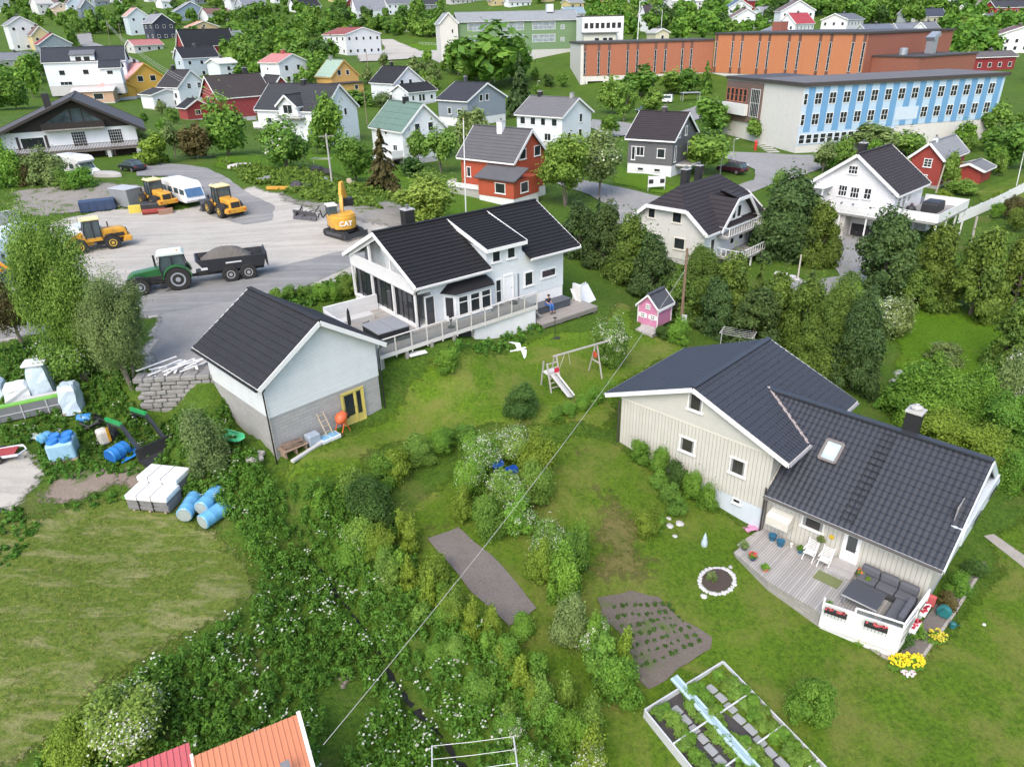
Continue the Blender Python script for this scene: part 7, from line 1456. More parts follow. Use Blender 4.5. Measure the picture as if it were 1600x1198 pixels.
# ---------------------------------------------------------------- yard objects
def E_(name,at,yaw,label,cat,group=None): return empty(name,at,yaw,label,cat,group)
def boxthing(name,px,d,yaw,label,cat,mat,w=.03,part='body',extra=None):
    e=E_(name,g(*px),yaw,label,cat); bx(e,part,mat,(-d[0]/2,-d[1]/2,0),(d[0]/2,d[1]/2,d[2]),w); return e
e=boxthing('tool_chest',(154,328),(3.6,1.5,1.15),yawof((138,330),(172,326)),'dark blue steel skip at the foot of the bank','skip',M((.03,.055,.12),.45,.15,2,dirt=.2),.04); q=MB()
for i in range(5): q.box(-1.75+i*.8,-.8,.05,-1.65+i*.8,-.752,1.1)
q.each('rib',M((.03,.05,.1),.5,.1,2),e)
e=boxthing('storage_container',(201,320),(3.0,2.0,1.9),yawof((192,322),(214,327)),'grey storage box beside the loader at the bank','container',M((.22,.24,.25),.5,.1,2,dirt=.15),.03); bx(e,'lid',M((.42,.44,.45),.5,.1,2),(-1.55,-1.05,1.902),(1.55,1.05,2.0),.02)
boxthing('concrete_block',(216,332),(1.7,.8,.8),yawof((206,332),(228,330)),'yellow painted concrete block beside the loader','block',M((.62,.50,.08),.7,.2,2,dirt=.3))
boxthing('crate',(260,334),(1.5,.9,.55),yawof((250,334),(272,331)),'rusty open crate behind the second loader','crate',M((.30,.17,.12),.8,.3,3,dirt=.4))
e=E_('sweeper_box',g(243,332),yawof((230,333),(262,330)),'black sweeper unit on the tail of the second loader','sweeper'); bx(e,'housing',DK,(-1.3,-.7,.1),(1.3,.7,1.2),.15); q=MB(); q.lathe([(.3,-1.2),(.3,1.2)],(0,-.75,.3),10,'x'); q.build('brush',M((.25,.04,.03),.8,.3,4),e)
for i,(a,b,l) in enumerate((((180,324),(186,312),'left wooden beam leaning on the bank by the blue skip'),((186,325),(190,311),'right wooden beam leaning on the bank by the blue skip'))):
    A=g(*a);Bp=g(*b)+Vector((0,0,.4)); e=E_('wooden_beam',A,0,l,'beam'); q=MB(); q.beam((0,0,.1),Bp-A,.15,.12); q.build('beam',M((.45,.38,.2),.8,.2,4),e)
e=E_('concrete_wall',g(8,350),yawof((-10,352),(22,345)),'low concrete wall with a light pole at the left edge of the bank','wall'); bx(e,'wall',M((.42,.43,.44),.8,.1,1,.3),(-3,-.2,-1),(1.6,.2,1.3),.02)
q=MB(); q.tube([(-.2,.4,-1),(-.9,1.5,6.5)],.08); q.build('pole',M((.42,.43,.43),.6,.1,2),e)
# scrap on the weedy bank
for (px,d,yw,l,c,m) in (((378,262),(3.6,1.3,.6),.3,'white and red upturned boat on the grass by the drive','boat',M((.45,.42,.42),.5,.3,1.5)),((435,296),(2.8,.5,.35),-.1,'orange steel beam on the bank','beam',M((.6,.30,.04),.5,.2,2)),((492,270),(4.2,1.2,.9),-.35,'black tarpaulin-covered machine on the bank','machine',DK),((468,294),(2.6,1.2,.8),-.5,'dark tracked implement with red bits on the bank','implement',M((.07,.06,.07),.7,.5,2)),((505,282),(2.4,1.8,.3),-.6,'blue-grey sheet pile beside the tarpaulin machine','sheets',M((.28,.32,.38),.6,.3,2)),((416,283),(1.8,1.2,.6),.4,'grey scrap heap on the bank below the drive','scrap heap',M((.25,.25,.27),.7,.5,3)),((548,292),(.9,.7,1.1),.2,'pale stacked pallets beside the excavator bucket','pallets',M((.42,.36,.26),.8,.3,4)),((168,276),(4.4,1.5,.75),-.25,'upturned grey dinghy on the grass in front of the motorhome','dinghy',M((.35,.34,.33),.6,.1,1))):
    e=E_(c.replace(' ','_'),g(*px),yw,l,c)
    if 'boat' in c or 'dinghy' in c:
        q=MB(); n=9; P_=[];fs=[]
        for i in range(n):
            t=i/(n-1)*2-1; w_=d[1]/2*(1-abs(t)**2.6)**.5+.02; hh=d[2]*(1-.35*abs(t)**3)
            for a in range(7): an=math.pi*a/6; P_.append((t*d[0]/2,w_*math.cos(an),hh*math.sin(an)**.7 if 0<a<6 else 0))
        fs=[(i*7+a,(i+1)*7+a,(i+1)*7+a+1,i*7+a+1) for i in range(n-1) for a in range(6)]; q.add(P_,fs); q.build('hull',m,e,smooth=True); q=MB(); q.beam((-d[0]/2,0,d[2]*.6),(d[0]/2,0,d[2]*.6),.06,.1); q.build('keel',M((.3,.06,.05) if 'boat' in c else (.3,.3,.3),.6,.2,2),e)
    else:
        q=MB(); rgx=random.Random(len(l)); k=1 if 'beam' in c else 7
        for i in range(k):
            f=.0 if k==1 else 1; q.cbox((rgx.uniform(-.3,.3)*d[0]*f,rgx.uniform(-.3,.3)*d[1]*f,d[2]*(.5 if k==1 else rgx.uniform(.25,.6))),(d[0]*(1 if k==1 else rgx.uniform(.25,.7)),d[1]*(1 if k==1 else rgx.uniform(.3,.7)),d[2]*(1 if k==1 else rgx.uniform(.4,.8))),rgx.uniform(-.5,.5)*f,rgx.uniform(-.25,.25)*f,.03)
        q.build('pile',m,e)
# poles, lamps, wires
def pole(px,top,label,r=.13,mat=None,arms=1,lean=None,yaw=0):
    p=g(*px); rt_=ray(*top); t=math.hypot(p.x,p.y)/math.hypot(rt_[0],rt_[1]); T_=Vector((rt_[0]*t,rt_[1]*t,ZC+rt_[2]*t)); e=E_('utility_pole',p,0,label,'pole'); q=MB(); q.tube([(0,0,-.3),T_-p],[r,r*.7],10); q.build('post',mat or M((.26,.20,.15),.85,.3,5,.4),e)
    if arms:
        for k in range(arms): q=MB(); q.beam((T_-p)+Vector((-.9,0,-.3-.5*k)),(T_-p)+Vector((.9,.2,-.3-.5*k)),.09,.09); q.build('crossarm',M((.3,.27,.24),.8,.2,3),e)
    return e,T_
pe_,top1=pole((1063,521),(1074,388),'tall brown wooden power pole behind the pink playhouse',.125,M((.19,.125,.085),.85,.3,5,.4),0); bx(pe_,'meter_box',M((.55,.55,.55),.6,.1,2),(-.05,-.35,1.0),(.3,-.14,1.6),.01)
_,t2=pole((1512,404),(1527,338),'leaning grey wooden pole among golden conifers on the right',.15,M((.36,.33,.29),.85,.3,5,.4),0)
_,t3=pole((1462,302),(1476,258),'wooden pole beside the small red cottage gable',.13,M((.38,.33,.27),.85,.3,5,.4),0)
pole((519,287),(509,209),'grey pole with a bent bracket on the lawn below the brown spruce',.12,M((.40,.39,.36),.85,.2,5),1)
pole((1246,438),(1252,398),'short pale post in the villa rockery',.09,M((.5,.46,.40),.85,.2,5),0)
pole((172,72),(166,32),'left of two wooden poles on the far green bank',.12,None,1); pole((191,71),(185,37),'right of two wooden poles on the far green bank',.12,None,1)
pole((574,195),(568,140),'dark wooden pole left of the mossy green roof',.11,None,0); pole((575,108),(572,80),'thin pole before the black-roofed house',.1,None,0)
def staff(px,top,label,name='flagpole',cat='flagpole',mat=None,r=.05,lamp=None):
    p=g(*px); rt_=ray(*top); t=math.hypot(p.x,p.y)/math.hypot(rt_[0],rt_[1]); T_=Vector((rt_[0]*t,rt_[1]*t,ZC+rt_[2]*t)); e=E_(name,p,0,label,cat); q=MB(); q.tube([(0,0,-.2),T_-p],[r*1.3,r*.8],8); q.build('mast',mat or M(WHITE,.4,.05,2),e)
    if lamp is None: q=MB(); q.lathe([(.02,0),(.1,.08),(.02,.16)],T_-p,8); q.build('finial',M((.6,.5,.25),.3,.1,2),e)
    else:
        q=MB(); q.beam(T_-p,T_-p+Vector(lamp),.06,.06); q.build('arm',M((.4,.41,.42),.4,.1,2),e); q=MB(); q.cbox(T_-p+Vector(lamp)*1.25+Vector((0,0,.03)),(.6,.25,.12),math.atan2(lamp[1],lamp[0]),0,.03); q.build('lamp_head',M((.65,.66,.66),.4,.05,2),e)
    return e
staff((728,336),(724,187),'tall white flagpole between black chimney roof and red house',r=.06)
staff((1588,292),(1600,238),'white flagpole at the right edge beside the cottage garden'); staff((996,65),(1000,2),'very tall thin mast behind the orange hall',r=.14); staff((773,130),(770,97),'thin white flagpole in front of the huge tree')
staff((33,80),(25,42),'white flagpole in front of the large white house at upper left',r=.08); staff((1032,60),(1035,16),'second mast behind the orange hall, right of the tall one',r=.1)
GP=M((.38,.39,.40),.45,.1,2)
for px,tp,l,lv in(((812,322),(811,277),'street lamp at the corner of the red house annex',(-.9,0,.1)),((1146,252),(1147,218),'street lamp by the school bank',(.5,.3,0)),((1518,213),(1524,175),'street lamp on the lawn below the blue wing',(.6,.2,0)),((880,66),(878,46),'street lamp in front of the green block',(-.8,0,.1)),((842,145),(840,127),'lamp on the bank by the white hall end',(.3,0,0)),((1340,474),(1343,454),'black garden lantern by the small light bush',(.05,0,.02)),((1164,268),(1164,258),'small lamp at the street island',(.2,0,0)),((903,108),(904,14),'tall lamp mast left of the mast pair',(.6,0,0))):
    if l.startswith('tall lamp mast'): continue
    staff(px,tp,l,'street_lamp','street lamp',DK if 'black' in l else GP,.05,lv)
def wire(a,b,sag,label,n=14,r=.012,mat=None):
    q=MB(); pts=[]; 
    for i in range(n+1): t=i/n; p=a.lerp(b,t); p.z-=sag*4*t*(1-t); pts.append(p-a)
    e=E_('overhead_wire',a,0,label,'wire'); q.tube(pts,r,5); q.build('cable',mat or M((.42,.42,.38),.6,.1,3),e)
end=pl(505,1163,-.9); wire(top1+Vector((0,0,-1.6)),Vector(end),.9,'pale overhead cable running from the brown pole to the tin-roofed shed',26,.013)
wa,wb=Vector(top1),Vector(t2)
# power lines over the far road
pa=pl(166,34,15);  
def skypt(px,dist): 
    r=ray(*px); t=dist/math.hypot(r[0],r[1]); return Vector((r[0]*t,r[1]*t,ZC+r[2]*t))
d1=g(172,72); d2=g(191,71)
for k in range(3): wire(skypt((166,34+k*2),math.hypot(d1.x,d1.y)),skypt((350,150+k*5),150),3,'long power line from the far pole pair down to the houses, strand %s'%('upper middle lower'.split()[k]),16,.025,M((.5,.5,.48),.6,.1,3))
# ---------------------------------------------------------------- storage corner, lower left
foil=M((.50,.60,.68),.25,.18,2.5,.6,coat=.5); foilw=M((.72,.75,.76),.3,.12,3,.8,coat=.4); BLU=M((.03,.20,.55),.35,.15,3,coat=.3); BLUT=M((.13,.38,.62),.3,.3,2.2,.5,coat=.5)
def wrapped(px,d,yaw,label,mat=foil,seed=1,top=None,taper=.9,cat='wrapped pallet'):
    e=E_('wrapped_pallet',g(*px),yaw,label,cat); rg=random.Random(seed); q=MB(); n=12; lv=7; P_=[];fs=[]
    for l in range(lv):
        t=l/(lv-1); k=(1-(1-taper)*t**2)*(1 if l<lv-1 else .8)
        for i in range(n):
            a=2*math.pi*i/n+.26; c,s=math.cos(a),math.sin(a); m_=max(abs(c),abs(s)); P_.append((d[0]/2*c/m_**.75*k+rg.uniform(-.04,.04),d[1]/2*s/m_**.75*k+rg.uniform(-.04,.04),d[2]*t*(1 if l<lv-1 else 1)+rg.uniform(-.04,.04)))
    for l in range(lv-1):
        for i in range(n): j=(i+1)%n; fs.append((l*n+i,l*n+j,(l+1)*n+j,(l+1)*n+i))
    fs.append(tuple(range((lv-1)*n,lv*n))); q.add(P_,fs); q.build('wrapping',mat,e); q=MB()
    for x in(-.4,0,.4): q.box(x*d[0]-.05,-d[1]/2,.0,x*d[0]+.05,d[1]/2,.12)
    q.box(-d[0]/2,-d[1]/2,.12,d[0]/2,d[1]/2,.15); q.build('pallet',M((.35,.28,.18),.8,.2,4),e)
    if top: bx(e,'cap_sheet',top,(-d[0]/2*.93,-d[1]/2*.93,d[2]*.97),(d[0]/2*.93,d[1]/2*.93,d[2]*1.03),.03)
    return e
wrapped((72,618),(1.35,1.2,2.3),.3,'tallest plastic-wrapped stack behind the green frames',foil,3,foilw,.75); wrapped((33,628),(1.5,1.2,1.3),.5,'low bulging plastic-wrapped stack left of the tallest one',foilw,5)
wrapped((118,642),(1.1,1.1,1.9),.15,'open-topped plastic-wrapped stack with green base, right of the tallest',foil,7); wrapped((-2,620),(1.1,1.1,1.2),.2,'plastic-wrapped stack cut off by the left edge',foil,9)
yg_=yawof((0,655),(100,630))
e=E_('panel_row',g(52,652),yg_,'long row of grey panels edged in lime green below the wrapped stacks','panel'); PG=M((.17,.18,.19),.5,.15,2); LG=M((.16,.42,.05),.4,.12,2)
bx(e,'panel',PG,(-2.9,-.05,.1),(2.2,.05,1.0),.01); q=MB(); q.box(-2.95,-.06,1.0,2.25,.35,1.08); q.build('lime_edge',LG,e); q=MB()
for x in(-2.9,-1.7,-.4,.9,2.15): q.box(x-.03,-.09,.05,x+.03,-.052,1.0)
q.box(-2.95,-.09,.5,2.2,-.055,.55); q.build('frame',M((.45,.46,.46),.5,.1,2),e); bx(e,'grid',M((.5,.5,.5),.6,.1,3),(-.1,.36,1.0),(1.6,.7,1.1),.0)
yb=.35; e=E_('barrel_pallet',g(103,712),yb,'shrink-wrapped pallet of bright blue barrels','barrels')
for i,(x,y) in enumerate(((-.33,-.3),(.33,-.3),(-.33,.33),(.33,.33))):
    q=MB(); q.lathe([(.30,.0),(.31,.1),(.31,1.15),(.29,1.2),(.26,1.2),(.26,1.17)],(x,y,.1),18); q.build('barrel',BLU,e,smooth=True)
bx(e,'wrapping',M((.30,.50,.66),.25,.25,2,.6,coat=.5),(-.7,-.68,.05),(.7,.68,1.12),.12); bx(e,'pallet',M((.4,.32,.2),.8,.2,4),(-.72,-.7,-.02),(.72,.7,.08),.0)
def drum(px,L,r,yaw,label,mat=BLU,cap=None,tilt=0):
    e=E_('barrel',g(*px)+Vector((0,0,r*.95)),yaw,label,'barrel'); q=MB(); q.lathe([(r*.9,-L/2),(r,-L/2+.04),(r,-L*.2),(r*1.02,-L*.18),(r,-L*.16),(r,L*.16),(r*1.02,L*.18),(r,L*.2),(r,L/2-.04),(r*.9,L/2)],(0,0,0),22,'x'); q.build('shell',mat,e,smooth=True)
    for s in(-1,1): q=MB(); q.lathe([(.01,s*(L/2+.005)),(r*.88,s*(L/2+.004))],(0,0,0),20,'x'); q.build('end_cap',cap or mat,e)
    return e
drum((187,716),1.15,.45,yawof((170,720),(205,700)),'dark blue roll lying beside the barrel pallet',BLU,M((.02,.12,.4),.4,.2,2)); drum((135,660),.8,.3,.2,'small blue drum in the weeds behind the barrel pallet'); drum((72,690),.7,.3,1.2,'pale blue drum on its side left of the barrel pallet',BLUT)
q=MB(); e=E_('plastic_sheet',g(203,714),.6,'loose blue plastic sheet under the blue roll','sheet'); q.prism([(-.5,.02),(.5,.3),(.52,.33),(-.5,.06)],-.5,.5,'y'); q.build('sheet',BLU,e)
capm=M((.32,.37,.36),.4,.2,3); ydr=yawof((296,806),(302,764))
drum((299,800),1.6,.42,yawof((291,806),(303,768)),'left of three film-wrapped blue rolls beside the white stacks',BLUT,capm); drum((330,790),1.6,.42,yawof((320,800),(338,762)),'middle of three film-wrapped blue rolls beside the white stacks',BLUT,capm); drum((338,812),1.6,.42,yawof((322,820),(352,786)),'right and lowest of three film-wrapped blue rolls',BLUT,capm)
def slate(px,yaw,label,seed):
    e=E_('roof_tile_pallet',g(*px),yaw,label,'pallet stack'); rg=random.Random(seed); q=MB()
    for k in range(13): z=.12+k*.066; q.box(-1.15+rg.uniform(-.03,.03),-.6+rg.uniform(-.03,.03),z,1.15+rg.uniform(-.03,.03),.6+rg.uniform(-.03,.03),z+.055)
    q.build('slabs',M((.20,.20,.20),.85,.35,4,.5),e); w_=MB(); w_.box(-1.2,-.66,.72,1.2,.66,1.06); bev(w_.build('white_cover',M((.74,.75,.75),.5,.06,3,.5),e),.09,3)
    q=MB(); 
    for x in(-.9,0,.9): q.box(x-.06,-.6,0,x+.06,.6,.118)
    q.build('pallet',M((.35,.28,.2),.8,.2,4),e)
    q=MB()
    for x in(-.5,.3): q.box(x,-.67,.1,x+.03,.67,1.07)
    q.each('strap',DK,e)
slate((245,790),yawof((206,782),(282,792)),'front stack of slates under a white cover',1); slate((262,762),yawof((222,754),(296,762)),'rear stack of slates under a white cover, behind the other',2)
# tractor front loader arms lying in the weeds
e=E_('front_loader',g(225,700),yawof((165,660),(240,712)),'black front loader arms with green tops and an attached bucket, lying in the weeds','loader arms')
for s in(-.75,.75):
    q=MB(); q.beam((-2.0,s,1.7),(-.2,s,1.9),.16,.2); q.build('green_top',M((.03,.34,.10),.35,.1,2,coat=.3),e); q=MB(); q.beam((-2.0,s,1.55),(-.2,s,1.72),.14,.2); q.beam((-.25,s,1.8),(1.4,s,.5),.15,.26); q.beam((-1.9,s,1.6),(-1.7,s,.7),.12,.2); q.build('arm',M((.03,.035,.04),.4,.2,2),e)
q=MB(); q.tube([(1.2,-.75,.6),(1.2,.75,.6)],.07); q.build('cross_tube',DK,e); q=MB(); q.prism([(1.4,.1),(2.3,.05),(2.2,.2),(1.7,.35),(1.55,.95),(1.35,.9)],-1.1,1.1,'y'); q.build('bucket',DK,e)
e=E_('generator',g(170,690),.8,'white and black machine part with a yellow bar between barrels and loader arms','machine'); bx(e,'housing',M((.55,.53,.48),.6,.3,3),(-.5,-.35,0),(.1,.35,.95),.15); bx(e,'motor',DK,(.1,-.35,0),(.6,.35,.7),.08); bx(e,'yellow_bar',YEL,(-.05,-.45,.2),(.08,-.36,1.1),.0)
e=E_('scrap_heap',g(155,665),.2,'black hoses and rusty bits under the loader arms','scrap'); q=MB(); rgx=random.Random(8)
for i in range(14): a=Vector((rgx.uniform(-.8,.8),rgx.uniform(-.6,.6),rgx.uniform(.05,.5))); q.tube([a,a+Vector((rgx.uniform(-.5,.5),rgx.uniform(-.5,.5),rgx.uniform(-.1,.4))),a+Vector((rgx.uniform(-.7,.7),rgx.uniform(-.5,.5),0))],.05,6)
q.build('hoses',DK,e)
e=E_('trailer_frame',g(10,715),.3,'small red and white trailer frame at the left edge','trailer'); bx(e,'bed',M((.35,.05,.05),.5,.2,2),(-.8,-.5,.3),(.6,.5,.38),.01); q=MB()
for s in(-.55,.55): q.beam((-.9,s,.35),(.8,s,.35),.07,.12)
q.beam((.8,-.55,.35),(1.1,0,.35),.06,.06); q.beam((.8,.55,.35),(1.1,0,.35),.06,.06); q.build('frame',M((.7,.72,.74),.5,.1,2),e); wheel(e,-.2,.62,.25,.12); wheel(e,-.2,-.62,.25,.12)
e=E_('plastic_tub',g(55,682),0,'pale green round lid lying in the weeds','lid'); q=MB(); q.lathe([(.35,.02),(.38,.08),(.34,.12),(.02,.14)],(0,0,0),16); q.build('lid',M((.42,.50,.42),.5,.1,2),e)
# dry stone wall with discarded white planks
sw=[g(*p) for p in ((232,640),(285,636),(345,600))]; top=[(226,602),(262,606),(340,588)]
e=E_('stone_wall',g(262,640),0,'dry stone retaining wall at the gravel edge beside the outbuilding','stone wall'); q=MB(); rgx=random.Random(12); A=g(228,638);Bq=g(350,606); 
L=(Bq.xy-A.xy).length; dr=(Bq.xy-A.xy)/L; nn=Vector((-dr.y,dr.x)); ya=math.atan2(dr.y,dr.x); o0=e.location
z0,z1=min(A.z,Bq.z)-.3,2.55; row=0; z=z0
while z<z1:
    hh=rgx.uniform(.22,.38); x=-.3 if row%2 else 0.
    while x<L:
        ww=rgx.uniform(.5,1.1); c=A.xy+dr*(x+ww/2)+nn*rgx.uniform(.3,.42); q.cbox(Vector((c.x-o0.x,c.y-o0.y,z+hh/2-o0.z)),(ww*.96,.9,hh*.93),ya+rgx.uniform(-.04,.04),rgx.uniform(-.05,.05),.05); x+=ww
    z+=hh; row+=1
ms=M((.24,.235,.225),.9,.35,2.5,.8); ms2=ms; q.build('stones',ms,e)
rgx=random.Random(4); base_=g(268,600)
mid=A.lerp(Bq,.42); 
for i in range(15):
    cx=mid.x+nn.x*1.1+rgx.uniform(-1.3,1.3)*dr.x; cy=mid.y+nn.y*1.1+rgx.uniform(-1.3,1.3)*dr.y; a=ya+rgx.choice([-.9,-.7,-.5,.5,.2])+rgx.uniform(-.2,.2)+math.pi/2; L_=rgx.uniform(1.4,2.6)
    e=E_('white_plank',(cx,cy,2.62+i*.035),a,'discarded white-painted board in the heap on the stone wall','plank','white boards heaped on the stone wall'); q=MB(); q.cbox((0,0,0),(L_,.14,.03),0,rgx.uniform(-.06,.06)); q.build('board',M((.74,.74,.73),.6,.08,3),e)
e=E_('slatted_panel',(mid.x-dr.x*1.0+nn.x*.7,mid.y-dr.y*1.0+nn.y*.7,2.62),ya,'white slatted railing panel lying on the stone wall','panel'); q=MB()
for i in range(7): q.box(-.6+i*.19,-.5,0,-.5+i*.19,.5,.03)
for y in(-.45,0,.42): q.box(-.65,y,.031,.7,y+.06,.06)
q.build('slats',M((.72,.72,.70),.6,.08,3),e)
# ---------------------------------------------------------------- around the outbuilding
def gar(x,y,z=0): return GAR.matrix_world_local@Vector((x,y,z))
GM=Matrix.Translation(org)@Matrix.Rotation(a_,4,'Z')
def onG(M_,x,y): p=M_@Vector((x,y,0)); return Vector((p.x,p.y,H(p.x,p.y)))
e=E_('cement_mixer',onG(GM,3.9,-.6),a_+.3,'orange cement mixer against the grey block wall','cement mixer'); OR=M((.62,.12,.04),.45,.2,3,dirt=.2); q=MB(); q.T=Matrix.Translation((0,0,.95))@Matrix.Rotation(R(60),4,'Y'); q.lathe([(.12,-.35),(.32,-.15),(.36,.05),(.22,.38),(.2,.4)],(0,0,0),16); q.build('drum',OR,e,smooth=True)
q=MB()
for s in(-.25,.25): q.beam((-.4,s,0),(0,s,.8),.05,.05); q.beam((.4,s,0),(0,s,.8),.05,.05)
q.build('stand',OR,e); bx(e,'motor',DK,(.3,-.15,.75),(.6,.15,1.1),.02); wheel(e,-.4,.3,.12,.05); wheel(e,-.4,-.3,.12,.05)
e=E_('ladder',onG(GM,3.05,-.3),a_,'short pale wooden ladder leaning by the cement mixer','ladder'); q=MB()
for s in(-.2,.2): q.beam((s,-.5,0),(s-.15,.2,1.5),.05,.05)
for k in range(5): t=(k+.5)/5; q.beam((-.2-.15*t,-.5+.7*t,1.5*t),(.2-.15*t,-.5+.7*t,1.5*t),.03,.03)
q.build('frame',M((.5,.42,.3),.7,.2,4),e)
e=E_('washing_tub',onG(GM,2.9,-.75),a_,'shallow tub with bright blue bottom in front of the mixer','tub'); bx(e,'rim',M((.62,.66,.68),.5,.1,2),(-.6,-.35,0),(.6,.35,.22),.03); bx(e,'blue_bottom',M((.20,.42,.60),.4,.1,2),(-.52,-.27,.2),(-.03,.27,.235),0); bx(e,'blue_bottom',M((.16,.36,.55),.4,.1,2),(.03,-.27,.2),(.52,.27,.235),0)
e=E_('crate',onG(GM,2.0,-.55),a_,'grey-blue plastic crate against the block wall','crate'); bx(e,'box',M((.32,.38,.45),.5,.2,2),(-.35,-.3,0),(.35,.3,.65),.04)
e=E_('pallet_bench',onG(GM,.8,-.5),a_,'wooden pallet bench stacked with firewood at the corner','bench'); q=MB()
for i in range(5): q.box(-.75,-.35+i*.16,.4,.75,-.23+i*.16,.43)
for x in(-.65,0,.6): q.box(x,-.3,0,x+.08,.3,.4)
q.build('pallet',M((.28,.2,.14),.8,.25,4),e); q=MB(); rgx=random.Random(2)
for i in range(12): q.tube([(-.6+.1*rgx.random(),-.2+rgx.random()*.5,.5+.06*(i%3)),(.55,-.2+rgx.random()*.5,.5+.06*(i%3))],.05,6)
q.build('firewood',M((.20,.14,.10),.85,.3,5),e)
e=E_('concrete_kerb',onG(GM,1.3,-1.2),a_+.25,'pale concrete kerb stone lying in front of the pallet bench','kerb stone'); bx(e,'stone',M((.45,.45,.43),.8,.15,2),(-1.2,-.12,0),(1.2,.12,.15),.02)
e=E_('plastic_slide',onG(GM,-1.3,2.6)+Vector((0,0,.05)),a_+R(95),'mint green plastic slide lying beside the block wall','slide'); q=MB(); P_=[];pr_=[(-.3,.28),(-.28,.05),(-.1,0),(.1,0),(.28,.05),(.3,.28)]
for i in range(9):
    t=i/8; z=.5*(1-t)**1.5
    for (y,zz) in pr_: P_.append((t*2.2-1.1,y,z+zz))
q.add(P_,[(i*6+j,(i+1)*6+j,(i+1)*6+j+1,i*6+j+1) for i in range(8) for j in range(5)]); q.build('chute',M((.10,.55,.28),.35,.08,2),e); q=MB(); q.tube([(-1.0,-.31,.75),(1.1,-.31,.3)],.03); q.build('rim',M((.10,.5,.27),.35,.08,2),e)
e=E_('rubble',onG(GM,-.8,1.0),a_,'broken concrete lumps at the foot of the block wall','rubble'); q=MB(); rgx=random.Random(6)
for i in range(12): q.cbox((rgx.uniform(-.5,.5),rgx.uniform(-1,1),.1),(rgx.uniform(.2,.5),rgx.uniform(.2,.4),rgx.uniform(.12,.25)),rgx.random()*3,rgx.uniform(-.4,.4),.03)
q.build('lumps',M((.30,.29,.27),.9,.25,4,.5),e)
# ---------------------------------------------------------------- white house terrace: tub, person, parasols
WM=Matrix.Translation((-6.35,44.9,2.75))@Matrix.Rotation(R(37.7),4,'Z'); yw_=R(37.7)
def onW(x,y,z): return WM@Vector((x,y,z))
e=E_('hot_tub',onW(-2.3,.1,-.11),yw_,'black hot tub with grey two-piece cover on the terrace','hot tub'); bx(e,'cabinet',M((.02,.02,.022),.5,.2,2),(-1.15,-1.1,0),(1.15,1.1,.82),.05)
for s in(-1,1): bx(e,'cover',M((.24,.25,.26),.7,.1,2,.3),(min(s*.02,s*1.2),-1.15,.83),(max(s*.02,s*1.2),1.15,.93),.03)
for (x,y,z,l) in((-3.7,2.6,-.1,'closed black parasol behind the outbuilding roof'),(1.9,-1.3,-.1,'closed black parasol in front of the dark terrace door')):
    e=E_('parasol',onW(x,y,z),yw_,l,'parasol'); q=MB(); q.tube([(0,0,0),(0,0,.5)],.04); q.lathe([(.25,0),(.25,.08)],(0,0,0),10); q.build('stand',DK,e); q=MB(); q.lathe([(.1,.5),(.13,.9),(.09,1.5),(.02,1.7)],(0,0,0),10); q.build('canopy',M((.02,.02,.022),.8,.2,4),e)
e=E_('exercise_bike',onW(-2.9,1.9,-.1),yw_,'small black exercise stool beside the hot tub','stool'); q=MB(); q.tube([(0,0,0),(.1,0,.5),(.3,0,.75)],.04,6); q.tube([(-.3,-.2,.02),(-.3,.2,.02)],.04,6); q.tube([(.3,-.2,.02),(.3,.2,.02)],.04,6); q.tube([(-.3,0,.04),(.3,0,.04)],.04,6); q.build('frame',DK,e); bx(e,'seat',DK,(-.15,-.12,.55),(.2,.12,.65),.03)
e=E_('storage_bench',onW(11.3,-.55,-1.415),yw_,'long dark grey cushion box against the white wall under the sitting person','storage box'); bx(e,'box',M((.06,.07,.085),.6,.15,2),(-1.7,-.45,0),(1.9,.45,.55),.03); bx(e,'lid',M((.09,.10,.115),.6,.15,2),(-1.75,-.5,.551),(1.95,.5,.62),.02)
e=E_('robot_mower',onW(8.0,-.5,-.1),yw_,'small black round gadget on the terrace by the narrow window','gadget'); q=MB(); q.lathe([(.28,0),(.3,.1),(.2,.2),(.02,.22)],(0,0,0),14); q.build('body',DK,e)
# the sitting person: one continuous skinned body
def skinned(name,verts,edges,radii,mat,parent=None,loc=None,rz=0,sub=2,root=0):
    me=bpy.data.meshes.new(name); me.from_pydata(verts,edges,[]); o=bpy.data.objects.new(name,me); COL.objects.link(o)
    m=o.modifiers.new('skin','SKIN'); m.use_smooth_shade=True; o.modifiers.new('sub','SUBSURF').levels=sub; o.modifiers['sub'].render_levels=sub
    for i,r in enumerate(radii): me.skin_vertices[0].data[i].radius=(r,r) if not isinstance(r,tuple) else r
    me.skin_vertices[0].data[root].use_root=True; me.materials.append(mat)
    if parent: o.parent=parent; KIDS.setdefault(parent.name,[]).append(o)
    if loc is not None: o.location=loc
    o.rotation_euler=(0,0,rz); return o
pp=onW(10.9,-.95,-1.415+.62); e=E_('person',(pp.x,pp.y,pp.z),yw_-R(90),'person in dark shirt and blue trousers sitting on the grey box, looking down','person')
SK=M((.42,.24,.16),.6,.05,3)
bv=[(0,0,.10),(.03,0,.30),(.05,0,.47),(.07,0,.56),(.10,0,.63),(.12,0,.74),(.05,.17,.48),(.14,.22,.24),(.36,.10,.22),(.05,-.17,.48),(.14,-.22,.24),(.36,-.10,.22),(.05,.10,.08),(.48,.12,.08),(.52,.12,-.38),(.66,.13,-.44),(.05,-.10,.08),(.48,-.13,.08),(.50,-.13,-.38),(.64,-.14,-.44)]
be=[(0,1),(1,2),(2,3),(3,4),(4,5),(2,6),(6,7),(7,8),(2,9),(9,10),(10,11),(0,12),(12,13),(13,14),(14,15),(0,16),(16,17),(17,18),(18,19)]
br_=[.15,.15,.13,.06,.07,.095,.065,.05,.035,.065,.05,.035,.10,.075,.05,.045,.10,.075,.05,.045]
